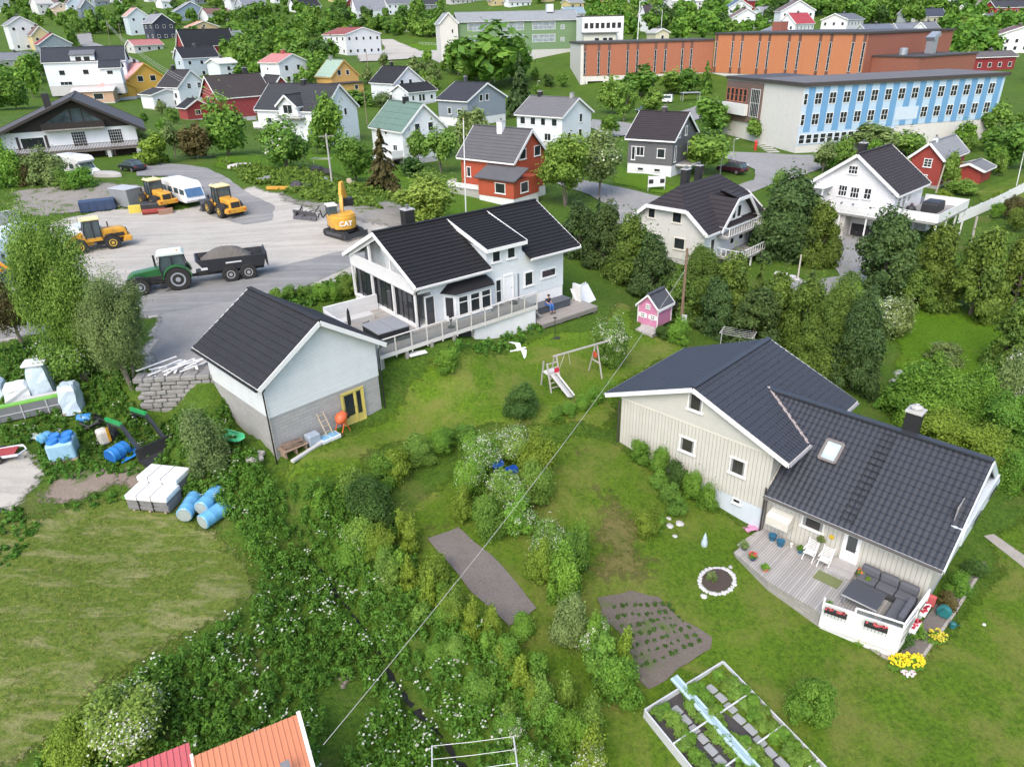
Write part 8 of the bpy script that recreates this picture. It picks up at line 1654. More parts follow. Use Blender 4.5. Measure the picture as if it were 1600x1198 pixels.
skinned('body',bv,be,br_,SK,e)
# clothes: shirt and trousers follow the body a little proud, hair, shoes
skinned('shirt',[(0,0,.06),(.03,0,.30),(.05,0,.47),(.065,0,.53),(.05,.17,.48),(.11,.21,.33),(.05,-.17,.48),(.11,-.21,.33)],[(0,1),(1,2),(2,3),(2,4),(4,5),(2,6),(6,7)],[.165,.168,.15,.07,.085,.07,.085,.07],M((.02,.02,.035),.9,.15,4),e)
skinned('trousers',[(0,0,.10),(.06,.10,.09),(.48,.12,.09),(.52,.12,-.36),(.06,-.10,.09),(.48,-.13,.09),(.50,-.13,-.36)],[(0,1),(1,2),(2,3),(0,4),(4,5),(5,6)],[.165,.115,.092,.072,.115,.092,.072],M((.035,.12,.36),.8,.15,4),e)
q=MB(); q.lathe([(.11,.0),(.115,.05),(.08,.11),(.01,.13)],(.105,0,.74),14); q.build('hair',M((.05,.035,.025),.9,.2,6),e,smooth=True)
q=MB(); q.cbox((.215,0,.72),(.03,.025,.035),0,0,.005); q.build('nose',SK,e); q=MB(); 
for s in(-.035,.035): q.lathe([(.001,-.01),(.012,0),(.001,.01)],(.205,s,.755),8)
q.build('eyes',M((.03,.02,.02),.3,.1,3),e)
for s in(.10,-.10):
    for k in range(5): q=MB(); yy=s+(k-2)*.016; q.tube([(.36,yy,.22),(.42,yy,.215),(.44 if k else .40,yy,.19)],.008,5); q.build('finger',SK,e)
for y,x in((.13,.62),(-.14,.60)): q=MB(); q.cbox((x,y,-.455),(.28,.10,.09),0,0,.03); q.build('shoe',M((.03,.03,.03),.7,.1,3),e)
# white broken panel leaning at the hedge
e=E_('lattice_panel',g(918,475)+Vector((0,0,0)),R(50),'broken white picket panel leaning behind the platform','panel'); q=MB(); q.T=Matrix.Rotation(R(-35),4,'X'); q.box(-1.1,-.03,0,1.2,.03,1.5)
for i in range(9): q.box(-1.05+i*.25,-.03,1.5,-.93+i*.25,.03,1.68)
q.build('boards',M((.72,.74,.75),.6,.08,3),e)
e=E_('feeder_post',g(867,527),0,'thin black post with a tray in front of the platform','post'); q=MB(); q.tube([(0,0,0),(0,0,1.5)],.025,6); q.box(-.12,-.12,1.5,.12,.12,1.53); q.box(-.35,-.35,0,.35,.35,.04); q.build('post',DK,e)
e=E_('white_board',g(652,553),R(30),'white board lying under the terrace','board'); bx(e,'board',M(WHITE,.6,.05,3),(-.6,-.3,.03),(.6,.3,.1),0)
# ---------------------------------------------------------------- lawn: swing frame, gull, clothes dryers
S0=g(868,603); S1=g(930,590); ys=math.atan2(S1.y-S0.y,S1.x-S0.x); e=E_('swing_set',S0,ys,'grey wooden swing frame with ladder, slide and one red seat','swing set'); WD=M((.42,.39,.36),.8,.2,5)
L=(S1.xy-S0.xy).length; q=MB(); q.beam((-.2,0,2.15),(L+1.5,0,2.25),.09,.09); q.build('top_beam',WD,e)
for s in(-.75,.75):
    for x,k in((0,1),(L,1)):
        q=MB(); q.beam((x,s,0),(x,s*.12,2.15),.07,.07); q.build('leg',WD,e)
q=MB(); q.beam((L,-.42,1.0),(L,.42,1.0),.07,.07); q.beam((-.0,-.6,.5),(0,.6,.5),.07,.07); q.each('brace',WD,e)
q=MB()
for k in range(6): t=.15+k*.14; q.beam((0,-.75+.63*t,2.15*t),(-.8,-.75+.63*t,2.15*t),.05,.05)
q.each('rung',WD,e)
for s in(-.75,.5):
    q=MB(); q.beam((-.8,s,0),(-.8,s*.3,1.9),.08,.08); q.build('leg',WD,e)
q=MB(); q.beam((-.4,-.25,1.15),(-.1,-2.0,.1),.42,.05,up=(0,1,1)); sl_=q.build('slide',M((.50,.50,.50),.5,.2,3),e); q=MB()
for s in(-.22,.22): q.beam((-.4+s,-.25,1.22),(-.1+s,-2.0,.18),.04,.12)
q.build('slide_rail',M((.62,.6,.58),.6,.1,3),sl_); bx(e,'platform',M((.65,.65,.63),.6,.1,3),(-.8,-.4,1.1),(0,.3,1.17),0); bx(e,'red_panel',M((.55,.03,.06),.5,.1,3),(-.35,-.42,1.2),(.0,-.38,1.5),0)
q=MB(); q.lathe([(.2,-.02),(.24,.0),(.2,.02)],(L-.15,-.1,1.55),14,'x'); sw_=q.build('swing_seat',M((.5,.07,.04),.5,.1,3),e); q=MB(); q.beam((L-.15,-.05,1.7),(L-.15,0,2.2),.02,.02); q.beam((.7,0,2.2),(.35,.1,1.1),.02,.02); q.beam((.95,0,2.2),(1.2,.1,1.2),.02,.02); q.each('rope',M((.6,.6,.55),.8,.1,3),e)
# gull in flight
gp=skypt((812,546),math.hypot(*pl(812,556,3.5).xy)); e=E_('gull',gp,R(20),'white gull gliding over the lawn with wings spread','bird'); e.scale=(1.65,1.65,1.65)
me=bpy.data.meshes.new('bird_body'); 
vs=[(-.24,0,0),(-.12,0,.0),(0,0,.01),(.13,0,.02),(.2,0,.035),(.26,0,.03)]; es=[(0,1),(1,2),(2,3),(3,4),(4,5)]; rr=[.012,.045,.06,.045,.034,.008]
bo=skinned('body',vs,es,rr,M((.78,.79,.80),.6,.05,3),e,root=2)
for s in(-1,1):
    q=MB(); P_=[(.08,s*.04,.03),(-.08,s*.04,.03),(.14,s*.32,.10),(-.06,s*.30,.10),(-.02,s*.68,.03),(-.10,s*.60,.04),(-.14,s*.78,.0)]
    q.add(P_+[(x,y,z-.012) for x,y,z in P_],[(0,1,3,2),(2,3,5,4),(4,5,6),(7,9,10,8),(9,11,12,10),(11,13,12),(0,2,9,7),(2,4,11,9),(4,6,13,11),(1,8,10,3),(3,10,12,5),(5,12,13,6)]); q.build('wing',M((.72,.74,.76),.6,.05,3),e)
q=MB(); q.add([(-.2,-.03,.0),(-.2,.03,.0),(-.36,.07,0),(-.36,-.07,0)],[(0,1,2,3)]); q.build('tail',M((.8,.8,.8),.6,.05,3),e); q=MB(); q.lathe([(.012,.26),(.001,.32)],(0,0,.03),6,'x'); q.build('beak',M((.7,.5,.05),.4,.05,3),e)
def dryer(px,yaw,W_,D_,label,h=1.7,n=5):
    e=E_('clothes_dryer',g(*px),yaw,label,'clothes line'); q=MB()
    for s in(-1,1): q.tube([(s*W_/2,0,0),(s*W_/2,0,h)],.03,6); q.beam((s*W_/2,-D_/2,h),(s*W_/2,D_/2,h),.05,.05)
    q.each('frame',M((.5,.51,.5),.5,.1,3),e); q=MB()
    for i in range(n): y=-D_/2+D_*i/(n-1); q.tube([(-W_/2,y,h),(0,y,h-.04),(W_/2,y,h)],.011,4)
    q.each('line',M((.7,.7,.68),.6,.05,3),e)
ydl=yawof((668,1204),(820,1166)); p_=pl(745,1200,-3.3); dryer((745,1245),ydl,3.1,2.2,'metal clothes line frame at the bottom edge',1.7,5)
dryer((1150,546),R(-30),2.4,1.4,'weathered clothes line rack behind the cream house roof',1.4,5); dryer((505,268),R(-20),2.6,1.2,'clothes line on the lawn left of the leafy tree',1.7,4)
# ---------------------------------------------------------------- cream house garden
ry=R(-44.7)
def T_(x,y,z=TZ): return RH_M@Vector((x,y,z))
GRY=M((.10,.105,.12),.9,.12,5,.3)
e=E_('corner_sofa',T_(15.6,-.75),ry,'dark grey L-shaped garden sofa with cushions on the terrace','sofa')
bx(e,'frame',M((.05,.05,.055),.6,.1,2),(-1.3,-.35,0),(1.2,.45,.25),.02); bx(e,'frame',M((.05,.05,.055),.6,.1,2),(.45,-1.9,0),(1.2,-.352,.25),.02)
for i in range(3): bx(e,'seat_cushion',GRY,(-1.27+i*.82,-.3,.26),(-.48+i*.82,.4,.42),.05); bx(e,'back_cushion',GRY,(-1.27+i*.82,.2,.43),(-.48+i*.82,.5,.85),.07)
for i in range(2): bx(e,'seat_cushion',GRY,(.5,-1.85+i*.76,.26),(1.15,-1.12+i*.76,.42),.05); bx(e,'back_cushion',GRY,(.98,-1.85+i*.76,.43),(1.25,-1.12+i*.76,.8),.07)
e=E_('garden_table',T_(15.05,-2.15),ry,'square dark grey garden table in front of the sofa','table'); bx(e,'top',M((.07,.075,.085),.35,.1,2),(-.75,-.65,.62),(.75,.65,.66),.01)
q=MB()
for x in(-.65,.6):
    for y in(-.55,.5): q.box(x,y,0,x+.06,y+.06,.618)
q.each('leg',M((.25,.26,.27),.5,.1,2),e); q=MB(); q.beam((-.75,-.65,.6),(.75,-.65,.6),.03,.06); q.build('edge',M((.45,.46,.46),.5,.1,2),e)
def chair(x,y,label,dy=0):
    e=E_('folding_chair',T_(x,y),ry+dy,label,'chair','white slatted folding chairs'); m=M((.80,.80,.79),.5,.05,3); q=MB()
    for i in range(5): q.box(-.22,-.22+i*.09,.42,.22,-.15+i*.09,.44)
    q.build('seat',m,e); q=MB()
    for i in range(6): q.beam((-.22,.2+i*.03,.52+i*.075),(.22,.2+i*.03,.52+i*.075),.055,.012,up=(0,1,.2))
    for s in(-.24,.24): q.beam((s,.16,.4),(s,.38,1.0),.03,.04)
    q.build('backrest',m,e)
    for s in(-.24,.24):
        q=MB(); q.beam((s,-.25,0),(s,.2,.43),.035,.035); q.build('leg',m,e); q=MB(); q.beam((s,.28,0),(s,-.2,.43),.035,.035); q.build('leg',m,e); q=MB(); q.beam((s,-.25,.64),(s,.28,.66),.05,.03); q.build('armrest',m,e)
chair(12.0,-.75,'white slatted chair, the one nearer the blue pots'); chair(12.75,-.8,'white slatted chair, the one nearer the door step')
def pot(at,r,h,col,label,flower=None,leaf_='bush',fh=.35,group=None):
    e=E_('flower_pot',at,0,label,'flower pot',group); q=MB(); q.lathe([(r*.7,0),(r,h*.95),(r*1.08,h),(r*.9,h),(r*.85,h*.85),(.01,h*.85)],(0,0,0),16); q.build('pot',M(col,.5,.12,3),e,smooth=True)
    if fh:
        o=link('plant',crownmesh('bush',2,1,leaf_),e,(0,0,h*.8)); o.scale=(r*2.6,r*2.6,fh)
    if flower:
        q=MB(); rg=random.Random(int(r*100)); 
        for i in range(26): a=rg.random()*6.28; t=rg.random()**.5; q.cbox((r*1.1*t*math.cos(a),r*1.1*t*math.sin(a),h*.8+fh*(.95-.3*t)),(.06,.06,.04),rg.random(),rg.uniform(-.5,.5))
        q.build('blossoms',M(flower,.7,.2,6),e)
TEAL=(.03,.13,.22); TER=(.48,.17,.09)
pot(T_(10.05,-.6),.2,.3,TEAL,'wide blue pot under the awning, left one',None,fh=0); pot(T_(10.55,-.75),.2,.3,TEAL,'wide blue pot under the awning, right one',None,fh=0)
pot(T_(11.5,-.6),.14,.28,TEAL,'small blue pot with a plant beside the white chairs',None,fh=.25); pot(T_(9.35,-2.2),.18,.22,(.03,.05,.09),'dark pot with leafy plant at the terrace corner',None,'willow',.35); pot(T_(10.05,-2.65),.17,.25,(.03,.05,.12),'dark pot with bright red flowers',(.62,.03,.08),fh=.25); pot(T_(10.85,-2.95),.17,.22,TER,'terracotta pot with small plant',None,fh=.22)
pot(T_(14.35,-.45),.16,.3,(.6,.56,.5),'pot with orange flowers left of the sofa',(.7,.18,.08),fh=.3); pot(T_(14.75,-.8),.12,.3,WHITE,'white pot with light plant at the sofa end',None,'lime',.3); pot(T_(13.98,-.35),.13,.2,(.03,.03,.03),'black pot beside the door step',None,fh=0); pot(T_(11.0,-.5),.08,.22,(.7,.7,.68),'small white figurine pot by the blue pots',None,fh=0)
e=E_('door_step',T_(13.5,-.6),ry,'grey two-tread wooden step below the white terrace door','step'); ds=M((.36,.35,.34),.8,.15,4); bx(e,'upper_tread',ds,(-.65,-.05,.0),(.6,.5,.32),.01); bx(e,'lower_tread',ds,(-.65,-.45,.0),(.6,-.052,.15),.01)
e=E_('door_mat',T_(13.3,-1.55,TZ+.004),ry,'faded green mat on the planks below the step','mat'); bx(e,'mat',M((.15,.18,.07),.95,.15,6),(-.6,-.35,0),(.55,.35,.02),0)
e=E_('wall_basket',T_(12.25,-.18,-.55),ry,'hanging basket with pale flowers on the cream wall','hanging basket'); q=MB(); q.lathe([(.02,-.12),(.16,0),(.17,.03)],(0,-.05,0),10); q.build('basket',DK,e); o=link('plant',crownmesh('bush',2,1,'willow'),e,(0,-.05,-.02)); o.scale=(.45,.4,.25); e=E_('yellow_ornament',T_(12.62,-.08,-.35),ry,'round yellow ornament on the cream wall left of the door','ornament'); q=MB(); q.lathe([(.02,0),(.13,.02),(.02,.05)],(0,0,.1),12,'y'); q.build('disc',M((.62,.42,.03),.5,.1,3),e)
for (x,y,yy,l) in((14.55,-3.98,0,'black flower box with red flowers, left on the white parapet front'),(16.1,-3.62,0,'black flower box with red flowers, right on the white parapet front')):
    e=E_('flower_box',T_(x,y-.05,TZ+.45),ry+R(13),l,'flower box'); bx(e,'trough',DK,(-.45,-.1,0),(.45,.1,.16),.01); q=MB(); rg=random.Random(int(x*10))
    for i in range(16): q.cbox((rg.uniform(-.4,.4),rg.uniform(-.08,.08),.2),(.07,.07,.05),rg.random())
    q.build('blossoms',M((.55,.10,.10),.7,.6,9),e); q=MB()
    for i in range(7): q.beam((-.42+i*.14,-.13,-.12),(-.42+i*.14,-.13,.16),.015,.015)
    q.build('bracket',DK,e)
for (y,l) in((-2.4,'white flower box at the parapet end, near the corner'),(-1.1,'white flower box at the parapet end, near the house')):
    e=E_('flower_box',T_(17.28,y,TZ+.35),ry+R(90),l,'flower box'); bx(e,'trough',M(WHITE,.5,.05,3),(-.4,-.12,0),(.4,.12,.16),.01); q=MB(); rg=random.Random(int(y*10))
    for i in range(16): q.cbox((rg.uniform(-.35,.35),rg.uniform(-.08,.08),.2),(.08,.08,.05),rg.random())
    q.build('blossoms',M((.50,.05,.07),.7,.6,9),e)
e=E_('hose_reel',g(1472,965),ry,'teal garden hose reel with watering can in the flower bed','hose reel'); q=MB(); q.lathe([(.26,-.12),(.3,-.1),(.3,.1),(.26,.12)],(0,0,.4),16,'y'); q.build('reel',M((.02,.16,.17),.4,.1,3),e); q=MB(); q.beam((-.3,-.15,0),(0,-.15,.7),.04,.04); q.beam((-.3,.15,0),(0,.15,.7),.04,.04); q.build('stand',M((.02,.14,.14),.4,.1,3),e); q=MB(); q.lathe([(.13,0),(.13,.25),(.06,.3)],(.5,-.3,0),10); q.tube([(.55,-.3,.1),(.75,-.3,.32)],.02,6); q.build('watering_can',M((.02,.13,.14),.4,.1,3),e)
e=E_('red_toy',g(1452,945),ry,'red and black garden cushion holder by the parapet end','cushion'); bx(e,'cushion',M((.5,.10,.10),.7,.2,4),(-.2,-.1,0),(.2,.1,.6),.05)
# stepping slab, flower bed edging, yellow flowers
def edging(pts,label,w=.12,mat=None,name='bed_edging'):
    P_=[g(*p) for p in pts]; e=E_(name,P_[0],0,label,'edging'); q=MB()
    for a,b in zip(P_[:-1],P_[1:]):
        n=max(1,int((b-a).length/.5))
        for i in range(n):
            A_=a.lerp(b,i/n);B_=a.lerp(b,(i+.93)/n); A_.z=H(A_.x,A_.y);B_.z=H(B_.x,B_.y); q.beam(A_-P_[0]+Vector((0,0,.06)),B_-P_[0]+Vector((0,0,.06)),w,.14)
    q.build('kerb',mat or M((.33,.31,.28),.85,.25,5),e)
edging([(1290,955),(1330,995),(1400,1040),(1425,1050),(1450,1015),(1490,960),(1525,905),(1540,885)],'kerb of small grey stones around the bed at the terrace corner'); 
edging([(1156,856),(1200,826)],'planted stone border at the left end of the terrace',.35,M((.36,.34,.31),.85,.3,5))
drape('flower_bed',[(1285,950),(1330,985),(1400,1020),(1412,1012),(1432,985),(1475,925),(1510,880),(1540,880),(1520,915),(1488,962),(1450,1018),(1425,1050),(1398,1038),(1328,995)],MSOIL,.09,.03,51)
def flowers(poly_c,n,rx,ry_,label,col,h,seed,ln='flowers'):
    c=g(*poly_c); e=E_('flower_clump',c,0,label,'flowers'); q=MB(); rg=random.Random(seed)
    for i in range(n): a=rg.random()*6.28; t=rg.random()**.5; x,y=rx*t*math.cos(a),ry_*t*math.sin(a); q.cbox((x,y,h*(.8+.4*rg.random())),(.07,.07,.03),rg.random()*3,rg.uniform(-.5,.5))
    q.build('blossoms',M(col,.6,.25,7),e); o=link('foliage',crownmesh('bush',2,2,'bush'),e,(0,0,0)); o.scale=(rx*2.1,ry_*2.1,h); return e
YF=(.80,.62,.02)
flowers((1350,1003),70,.45,.3,'yellow flowers at the left of the terrace bed',YF,.3,1); flowers((1374,1014),50,.3,.25,'small patch of yellow flowers in the middle of the terrace bed',YF,.28,2); flowers((1402,1040),90,.45,.35,'yellow flowers at the tip of the terrace bed',YF,.35,3); flowers((1425,1040),110,.42,.4,'big yellow clump at the corner of the terrace bed',YF,.4,4); flowers((1462,1000),60,.4,.35,'yellow-green flowers behind the corner in the bed',(.6,.5,.05),.35,5); flowers((1418,1055),50,.28,.22,'white and pink alyssum at the outer corner of the bed',(.7,.6,.62),.18,6)
# stone ring, rocks, garden figure
def rocks(cpx,pts,label,sizes,col=(.46,.45,.44),name='rock',cat='rock',group=None,seed=1):
    rg=random.Random(seed)
    for i,p in enumerate(pts):
        s=rg.uniform(*sizes); c=g(*p); q=MB(); n=7; P_=[];fs=[]
        q.lathe([(s*.1,-s*.25),(s*.9,-s*.1),(s,s*.12),(s*.72,s*.42),(s*.15,s*.55)],(0,0,0),8); q.v=[(x*rg.uniform(.8,1.15),y*rg.uniform(.8,1.15),z*rg.uniform(.8,1.2)) for x,y,z in q.v]
        o=q.build(name,M(col,.85,.25,6,.4),None,c,rg.random()*6,smooth=True); tag(o,label,cat,group)
c0=g(1120,908); ring=[]
drape('flower_bed',[(1120+24*math.cos(t),908+18*math.sin(t)) for t in [i*.5 for i in range(12)]],M((.06,.045,.038),.95,.3,8,.5),.08,.02,52,step=.3,grid=.4)
rocks(None,[(1120+27.5*math.cos(i*2*math.pi/26),908+20.5*math.sin(i*2*math.pi/26)) for i in range(26)],'fist-sized pale stone in the ring around the small round bed',(.13,.18),(.50,.49,.49),'border_stone','stone','stones ringing the small round bed',3)
T('bush','willow',1112,908,893,16,'small green plant inside the stone ring','plant',cb=0,name='plant')
rocks(None,[(1056,800),(1044,810),(1046,822),(1061,818),(1054,838)],'round grey stone of the little rock garden by the bank bushes',(.16,.26),(.45,.45,.44),'rock','stone','stones of the little rock garden',4); rocks(None,[(1099,932)],'single flat stone below the stone ring',(.18,.19),(.5,.49,.47),'rock','stone',None,5); rocks(None,[(1141,886)],'single stone right above the stone ring',(.14,.15),(.4,.39,.36),'rock','stone',None,6); rocks(None,[(1112,788)],'flat stone in the lawn before the basement window',(.16,.2),(.42,.38,.35),'rock','stone',None,7); rocks(None,[(1035,752)],'pale stone at the corner of the bank bushes',(.2,.22),(.5,.47,.43),'rock','stone',None,8)
e=E_('garden_figure',g(1100,853),0,'pale blue garden gnome-like figure alone on the lawn','garden figure'); q=MB(); q.lathe([(.14,0),(.17,.15),(.15,.35),(.1,.45),(.11,.55),(.06,.68),(.01,.85)],(0,0,0),14); q.build('figure',M((.42,.52,.56),.5,.25,6),e,smooth=True)
e=E_('pink_blanket',g(1175,826),.4,'crumpled pink and white cloth on the grass by the foundation','cloth'); q=MB(); rg=random.Random(9); P_=[((i/6-.5)*.9,(j/5-.5)*.5,rg.uniform(.03,.16)) for i in range(7) for j in range(6)]; q.add(P_,[(i*6+j,(i+1)*6+j,(i+1)*6+j+1,i*6+j+1) for i in range(6) for j in range(5)]); q.build('cloth',M((.58,.26,.42),.9,.5,9),e,smooth=True)
e=E_('drain_post',g(1190,822),0,'grey post against the cream wall at the terrace end','post'); q=MB(); q.box(-.06,-.06,0,.06,.06,1.5); q.build('post',M((.25,.26,.28),.6,.1,3),e)
rocks(None,[(1362+0,0)] if False else [(1537,976)],'small white ball on the right lawn',(.12,.13),(.7,.7,.68),'ball','ball',None,10)
rocks(None,[(1408,590),(1398,598),(1412,600),(1403,606),(1420,604),(1410,610),(1398,608),(1425,598),(1405,584)],'grey stone of the cairn on the lawn edge behind the wing chimney',(.35,.6),(.33,.33,.34),'rock','stone','stones of the cairn',11)
rocks(None,[(1222,432),(1230,436),(1238,433),(1246,437),(1216,428),(1226,428)],'pale stone in the rockery at the driveway bend',(.25,.45),(.45,.45,.45),'rock','stone','stones of the driveway rockery',12)
rocks(None,[(1452,445),(1462,452),(1470,448),(1480,456),(1540,472),(1550,478),(1442,452)],'grey boulder under the golden conifers',(.4,.8),(.36,.34,.34),'boulder','stone','boulders under the golden conifers',13)
rocks(None,[(1563,572)],'pale rock slab at the right end of the right lawn',(.6,.62),(.40,.37,.35),'boulder','stone',None,14)
# blue crates, stake in the thicket
for i,(px,l) in enumerate((((778,748),'blue plastic crate in the central thicket, left one'),((800,758),'blue plastic crate in the central thicket, right one'))):
    e=E_('crate',g(*px)+Vector((0,0,.9)),.5,l,'crate'); bl=M((.02,.10,.42),.4,.1,3); q=MB()
    for a,b in(((-.3,-.2,0),(.3,-.18,.25)),((-.3,.18,0),(.3,.2,.25)),((-.3,-.18,0),(-.28,.18,.25)),((.28,-.18,0),(.3,.18,.25)),((-.3,-.2,-.03),(.3,.2,.0))): q.box(*a,*b)
    q.build('sides',bl,e)
e=E_('white_stake',g(757,808),0,'thin white stake at the foot of the central thicket','stake'); q=MB(); q.tube([(0,0,0),(0,0,.95)],.025,6); q.build('stake',M(WHITE,.5,.05,3),e)
# framed planting bed, bottom right
F0=g(1006,1121);F1=g(1129,1037); fx=(F1-F0); fy_=g(1310,1198)-F1; yf=math.atan2(fx.y,fx.x); Lx=fx.length
e=E_('cold_frame',F0,yf,'large rectangular planting bed framed in pale boards with cross bars','cold frame'); m=M((.50,.52,.53),.7,.12,4); fr=Matrix.Translation(F0)@Matrix.Rotation(yf,4,'Z'); LY=7.5
slp=(H(*(fr@Vector((0,-LY,0))).xy)-F0.z)/LY
q=MB(); 
for a,b in(((0,0),(Lx,0)),((0,0),(0,-LY)),((Lx,0),(Lx,-LY)),((0,-LY),(Lx,-LY))): q.beam((a[0],a[1],.25+slp*-a[1]),(b[0],b[1],.25+slp*-b[1]),.06,.5)
q.build('boards',m,e); q=MB()
for k in range(1,5): y=-LY*k/4.6; q.beam((0,y,.5-slp*y),(Lx,y,.5-slp*y),.05,.06)
q.each('cross_bar',M((.6,.62,.62),.6,.08,4),e)
q=MB(); q.add([(0.03,-.03,.22),(Lx-.03,-.03,.22),(Lx-.03,-LY+.03,.22-slp*LY*-1),(.03,-LY+.03,.22+slp*LY)],[(0,1,2,3)]); q.build('soil',M((.055,.05,.05),.95,.35,7,.6),e)
q=MB(); rg=random.Random(3)
for xr in(.28,.72):
    y=-.35
    while y>-LY+.4:
        h_=rg.uniform(.42,.55); q.cbox((Lx*xr-.0+rg.uniform(-.04,.04),y-h_/2,.25-slp*y),(.34,h_*.93,.05),rg.uniform(-.05,.05),0,.03); y-=h_
q.each('paver',M((.30,.31,.31),.85,.12,4),e)
PLB=e
fb=leafmat('strawberry_leaves',(.05,.13,.03),(.16,.28,.08))
cmesh=crownmesh('bush',2,0,'bush')
k_=0
for xr in(.09,.17,.42,.50,.58,.84,.92):
    y=-.35
    while y>-LY+.3:
        if rg.random()<.86:
            p=fr@Vector((Lx*xr+rg.uniform(-.06,.06),y,.24-slp*y)); r_=rg.uniform(.6,.85); e2=empty('strawberry_plant',p,rg.random()*6,'low leafy plant in rows inside the framed bed','plant','plants in the framed bed'); o=link('foliage',crownmesh('bush',2,k_%3,'birch' if rg.random()<.6 else 'bush'),e2); o.scale=(r_,r_,r_*.55)
            k_+=1
        y-=rg.uniform(.42,.6)
for i,(dx,l,c) in enumerate(((.0,'pale blue pipe bundle laid across the framed bed, left tube',(.42,.55,.60)),(.13,'pale blue pipe bundle laid across the framed bed, middle tube',(.30,.42,.47)),(.26,'pale blue pipe bundle laid across the framed bed, right tube',(.42,.55,.60)))):
    a=fr@Vector((Lx*.42+dx,.45,.62)); b=fr@Vector((Lx*.42+dx,-LY,.62+slp*LY)); e2=E_('pipe',a,0,l,'pipe'); q=MB(); q.beam((0,0,0),b-a,.11,.10); q.build('pipe',M(c,.4,.1,3),e2)
# seedlings in the weedy bed as small plants in rows
for i in range(9):
    for j in range(7):
        u,v=(i+.5)/9,(j+.6)/7.4; a=Vector((950,940)).lerp(Vector((1045,940)),u); b=Vector((1000,1060)).lerp(Vector((1105,1008)),u); p=a.lerp(b,v)
        c=g(p.x+random.uniform(-3,3),p.y+random.uniform(-2,2)); e2=empty('seedling',c+Vector((0,0,.06)),random.random()*6,'tiny seedling in the rows of the weedy bed','plant','seedlings in the weedy bed'); o=link('foliage',crownmesh('bush',3,1,'dark'),e2); r_=random.uniform(.16,.28); o.scale=(r_,r_,r_*.6)
# fences
def fence(pts,h,label,col,step=.14,name='fence',w=.09,postn=None):
    P_=[g(*p) for p in pts]; e=E_(name,P_[0],0,label,'fence'); q=MB(); q2=MB(); 
    for a,b in zip(P_[:-1],P_[1:]):
        L=(b.xy-a.xy).length; n=max(2,int(L/step)); d=(b-a).normalized(); sd=Vector((-d.y,d.x,0))
        for i in range(n+1): p=a.lerp(b,i/n); p.z=H(p.x,p.y); p-=P_[0]; q.beam(p+Vector((0,0,.08)),p+Vector((0,0,h)),w,.025,up=sd)
        a2=a-P_[0];b2=b-P_[0]
        for z in(.3,h-.2): q2.beam(a2+Vector((0,0,z))+sd*.04,b2+Vector((0,0,z))+sd*.04,.04,.09)
        m=max(1,int(L/2.4))
        for i in range(m+1): p=a2.lerp(b2,i/m)+sd*.1; q2.beam(p,p+Vector((0,0,h)),.09,.09)
    q.build('pickets',M(col,.6,.08,3),e); q2.build('rails',M(col,.6,.08,3),e)
fence([(1497,350),(1560,322),(1602,300),(1640,285)],1.5,'white picket fence climbing to the right edge',(.74,.76,.76),.16,w=.12)
fence([(655,70),(690,72)],1.2,'wire fence with posts beside the green block',(.4,.4,.38),1.2); fence([(600,52),(655,50)],1.2,'far fence above the gravel forecourt',(.4,.4,.38),1.0)
e=E_('garden_bench',g(1592,590),R(60),'white garden seat at the right edge','bench'); bx(e,'seat',M((.55,.58,.62),.5,.1,3),(-.6,-.3,.3),(.6,.3,.4),.02); bx(e,'backrest',M((.55,.58,.62),.5,.1,3),(-.6,.25,.402),(.6,.35,1.1),.02)
e=E_('notice_board',g(1025,298),R(10),'white double notice board by the street below the grey house','notice board'); bx(e,'board',M((.74,.75,.74),.5,.1,3),(-1.2,-.06,.5),(1.2,.06,1.9),.02); q=MB()
for x in(-1.1,.45): q.box(x,-.075,.95,x+.62,-.061,1.5)
q.each('panel',DK,e); q=MB()
for x in(-1.2,1.1): q.box(x,-.05,-.3,x+.1,.05,2.05)
q.each('post',GP,e)
e=E_('fire_hydrant',g(1180,235),0,'red hydrant post beside the school steps','hydrant'); q=MB(); q.lathe([(.22,0),(.2,.5),(.26,.55),(.22,1.3),(.3,1.35),(.1,1.7)],(0,0,0),12); q.build('body',M((.5,.03,.02),.5,.1,3),e)
for i in range(5):
    p=g(1190+i*4.5,226+i*3); e=E_('stone_step',p,R(17),'pale stone step beside the cream school wall, one of five','step','stone steps on the school bank'); bx(e,'slab',M((.45,.44,.42),.8,.1,3),(-1.1,-.3,-.1),(1.1,.3,.12+.0*i),.02)
e=E_('yield_sign',g(1125,275),R(-10),'white triangular sign back by the purple car','road sign'); q=MB(); q.tube([(0,0,0),(0,0,2.4)],.04,6); q.build('post',GP,e); q=MB(); q.prism([(-.5,2.9),(.5,2.9),(0,2.05)],-.02,.02,'y'); q.build('plate',M((.6,.6,.6),.5,.05,3),e)
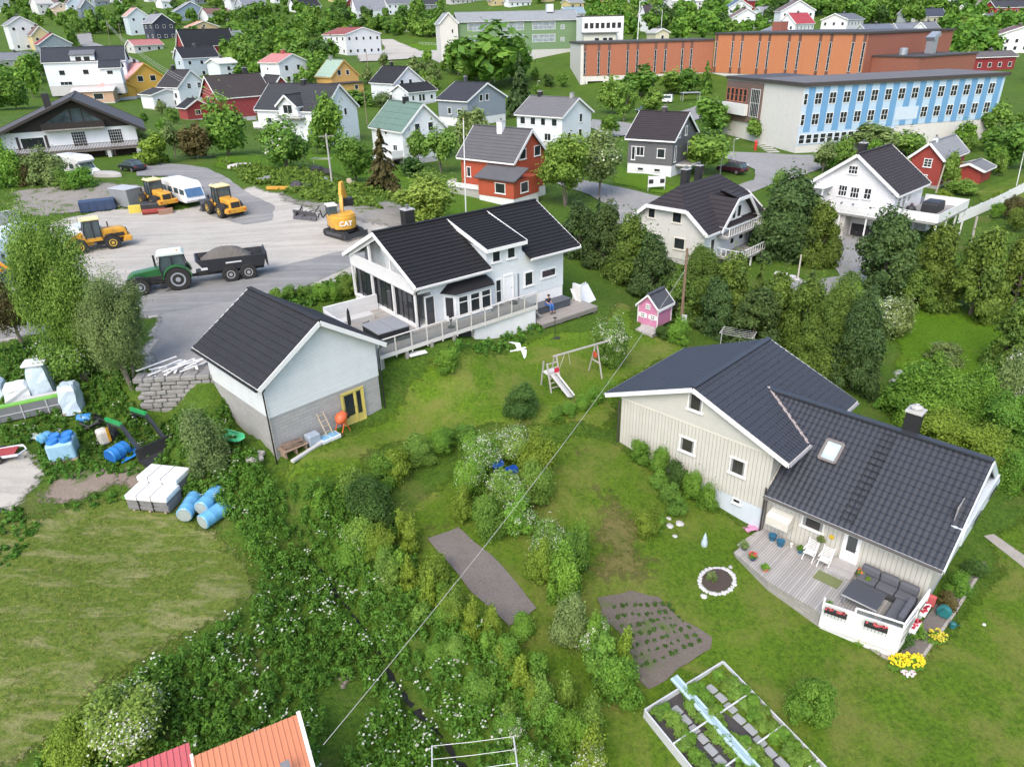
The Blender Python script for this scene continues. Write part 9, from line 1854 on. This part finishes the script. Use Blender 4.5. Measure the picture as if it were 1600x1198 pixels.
e=E_('picnic_shelter',g(1078,158),R(5),'flat grey shelter in front of the orange hall','shelter'); bx(e,'roof',M((.3,.32,.32),.6,.1,3),(-2.4,-1,1.9),(2.4,1,2.05),.02); q=MB()
for x in(-2.2,2.1):
    for y in(-.9,.8): q.box(x,y,0,x+.1,y+.1,1.898)
q.each('post',GP,e)
# terrace furniture on the white balcony house
BW=Matrix.Translation(pl(1384,380,-1.5))@Matrix.Rotation(R(43),4,'Z')
p=BW@Vector((5.6,-2.2,2.92)); e=E_('covered_grill',p,R(43),'black tarpaulin-covered furniture on the white balcony','covered furniture'); q=MB(); q.prism([(-1.4,0),(-1.3,.95),(-1.0,1.15),(1.0,1.15),(1.35,.9),(1.4,0)],-.8,.8,'y'); bev(q.build('cover',M((.02,.021,.023),.5,.2,2,.6),e),.1)
p=BW@Vector((1.4,-1.3,2.92)); e=E_('kettle_grill',p,0,'round black grill on the white balcony by the corner','grill'); q=MB(); q.lathe([(.1,.4),(.5,.7),(.52,.85),(.4,1.1),(.05,1.2)],(0,0,0),14); q.build('bowl',DK,e,smooth=True); q=MB(); q.tube([(.3,0,0),(0,0,.5)],.03,5); q.tube([(-.3,.2,0),(0,0,.5)],.03,5); q.tube([(-.3,-.2,0),(0,0,.5)],.03,5); q.build('stand',DK,e)
for i,(x,y) in enumerate(((2.9,-1.2),(3.4,-.9))):
    p=BW@Vector((x,y,2.92)); e=E_('brown_chair',p,R(43),'dark brown garden chair on the white balcony, %s one'%('outer','inner')[i],'chair'); bx(e,'seat',M((.10,.05,.04),.7,.2,3),(-.25,-.25,.35),(.25,.25,.45),.02); bx(e,'backrest',M((.10,.05,.04),.7,.2,3),(-.25,.22,.451),(.25,.3,1.0),.02)
for i,y in enumerate((5.0,3.7)):
    p=BW@Vector((-.9,y,2.97)); e=E_('grey_chair',p,R(43),'grey chair at the gable windows of the white balcony house, %s one'%('left','right')[i],'chair'); bx(e,'seat',M((.2,.22,.24),.7,.2,3),(-.3,-.3,.3),(.3,.3,.45),.02); bx(e,'backrest',M((.2,.22,.24),.7,.2,3),(-.3,.25,.451),(.3,.32,.95),.02)
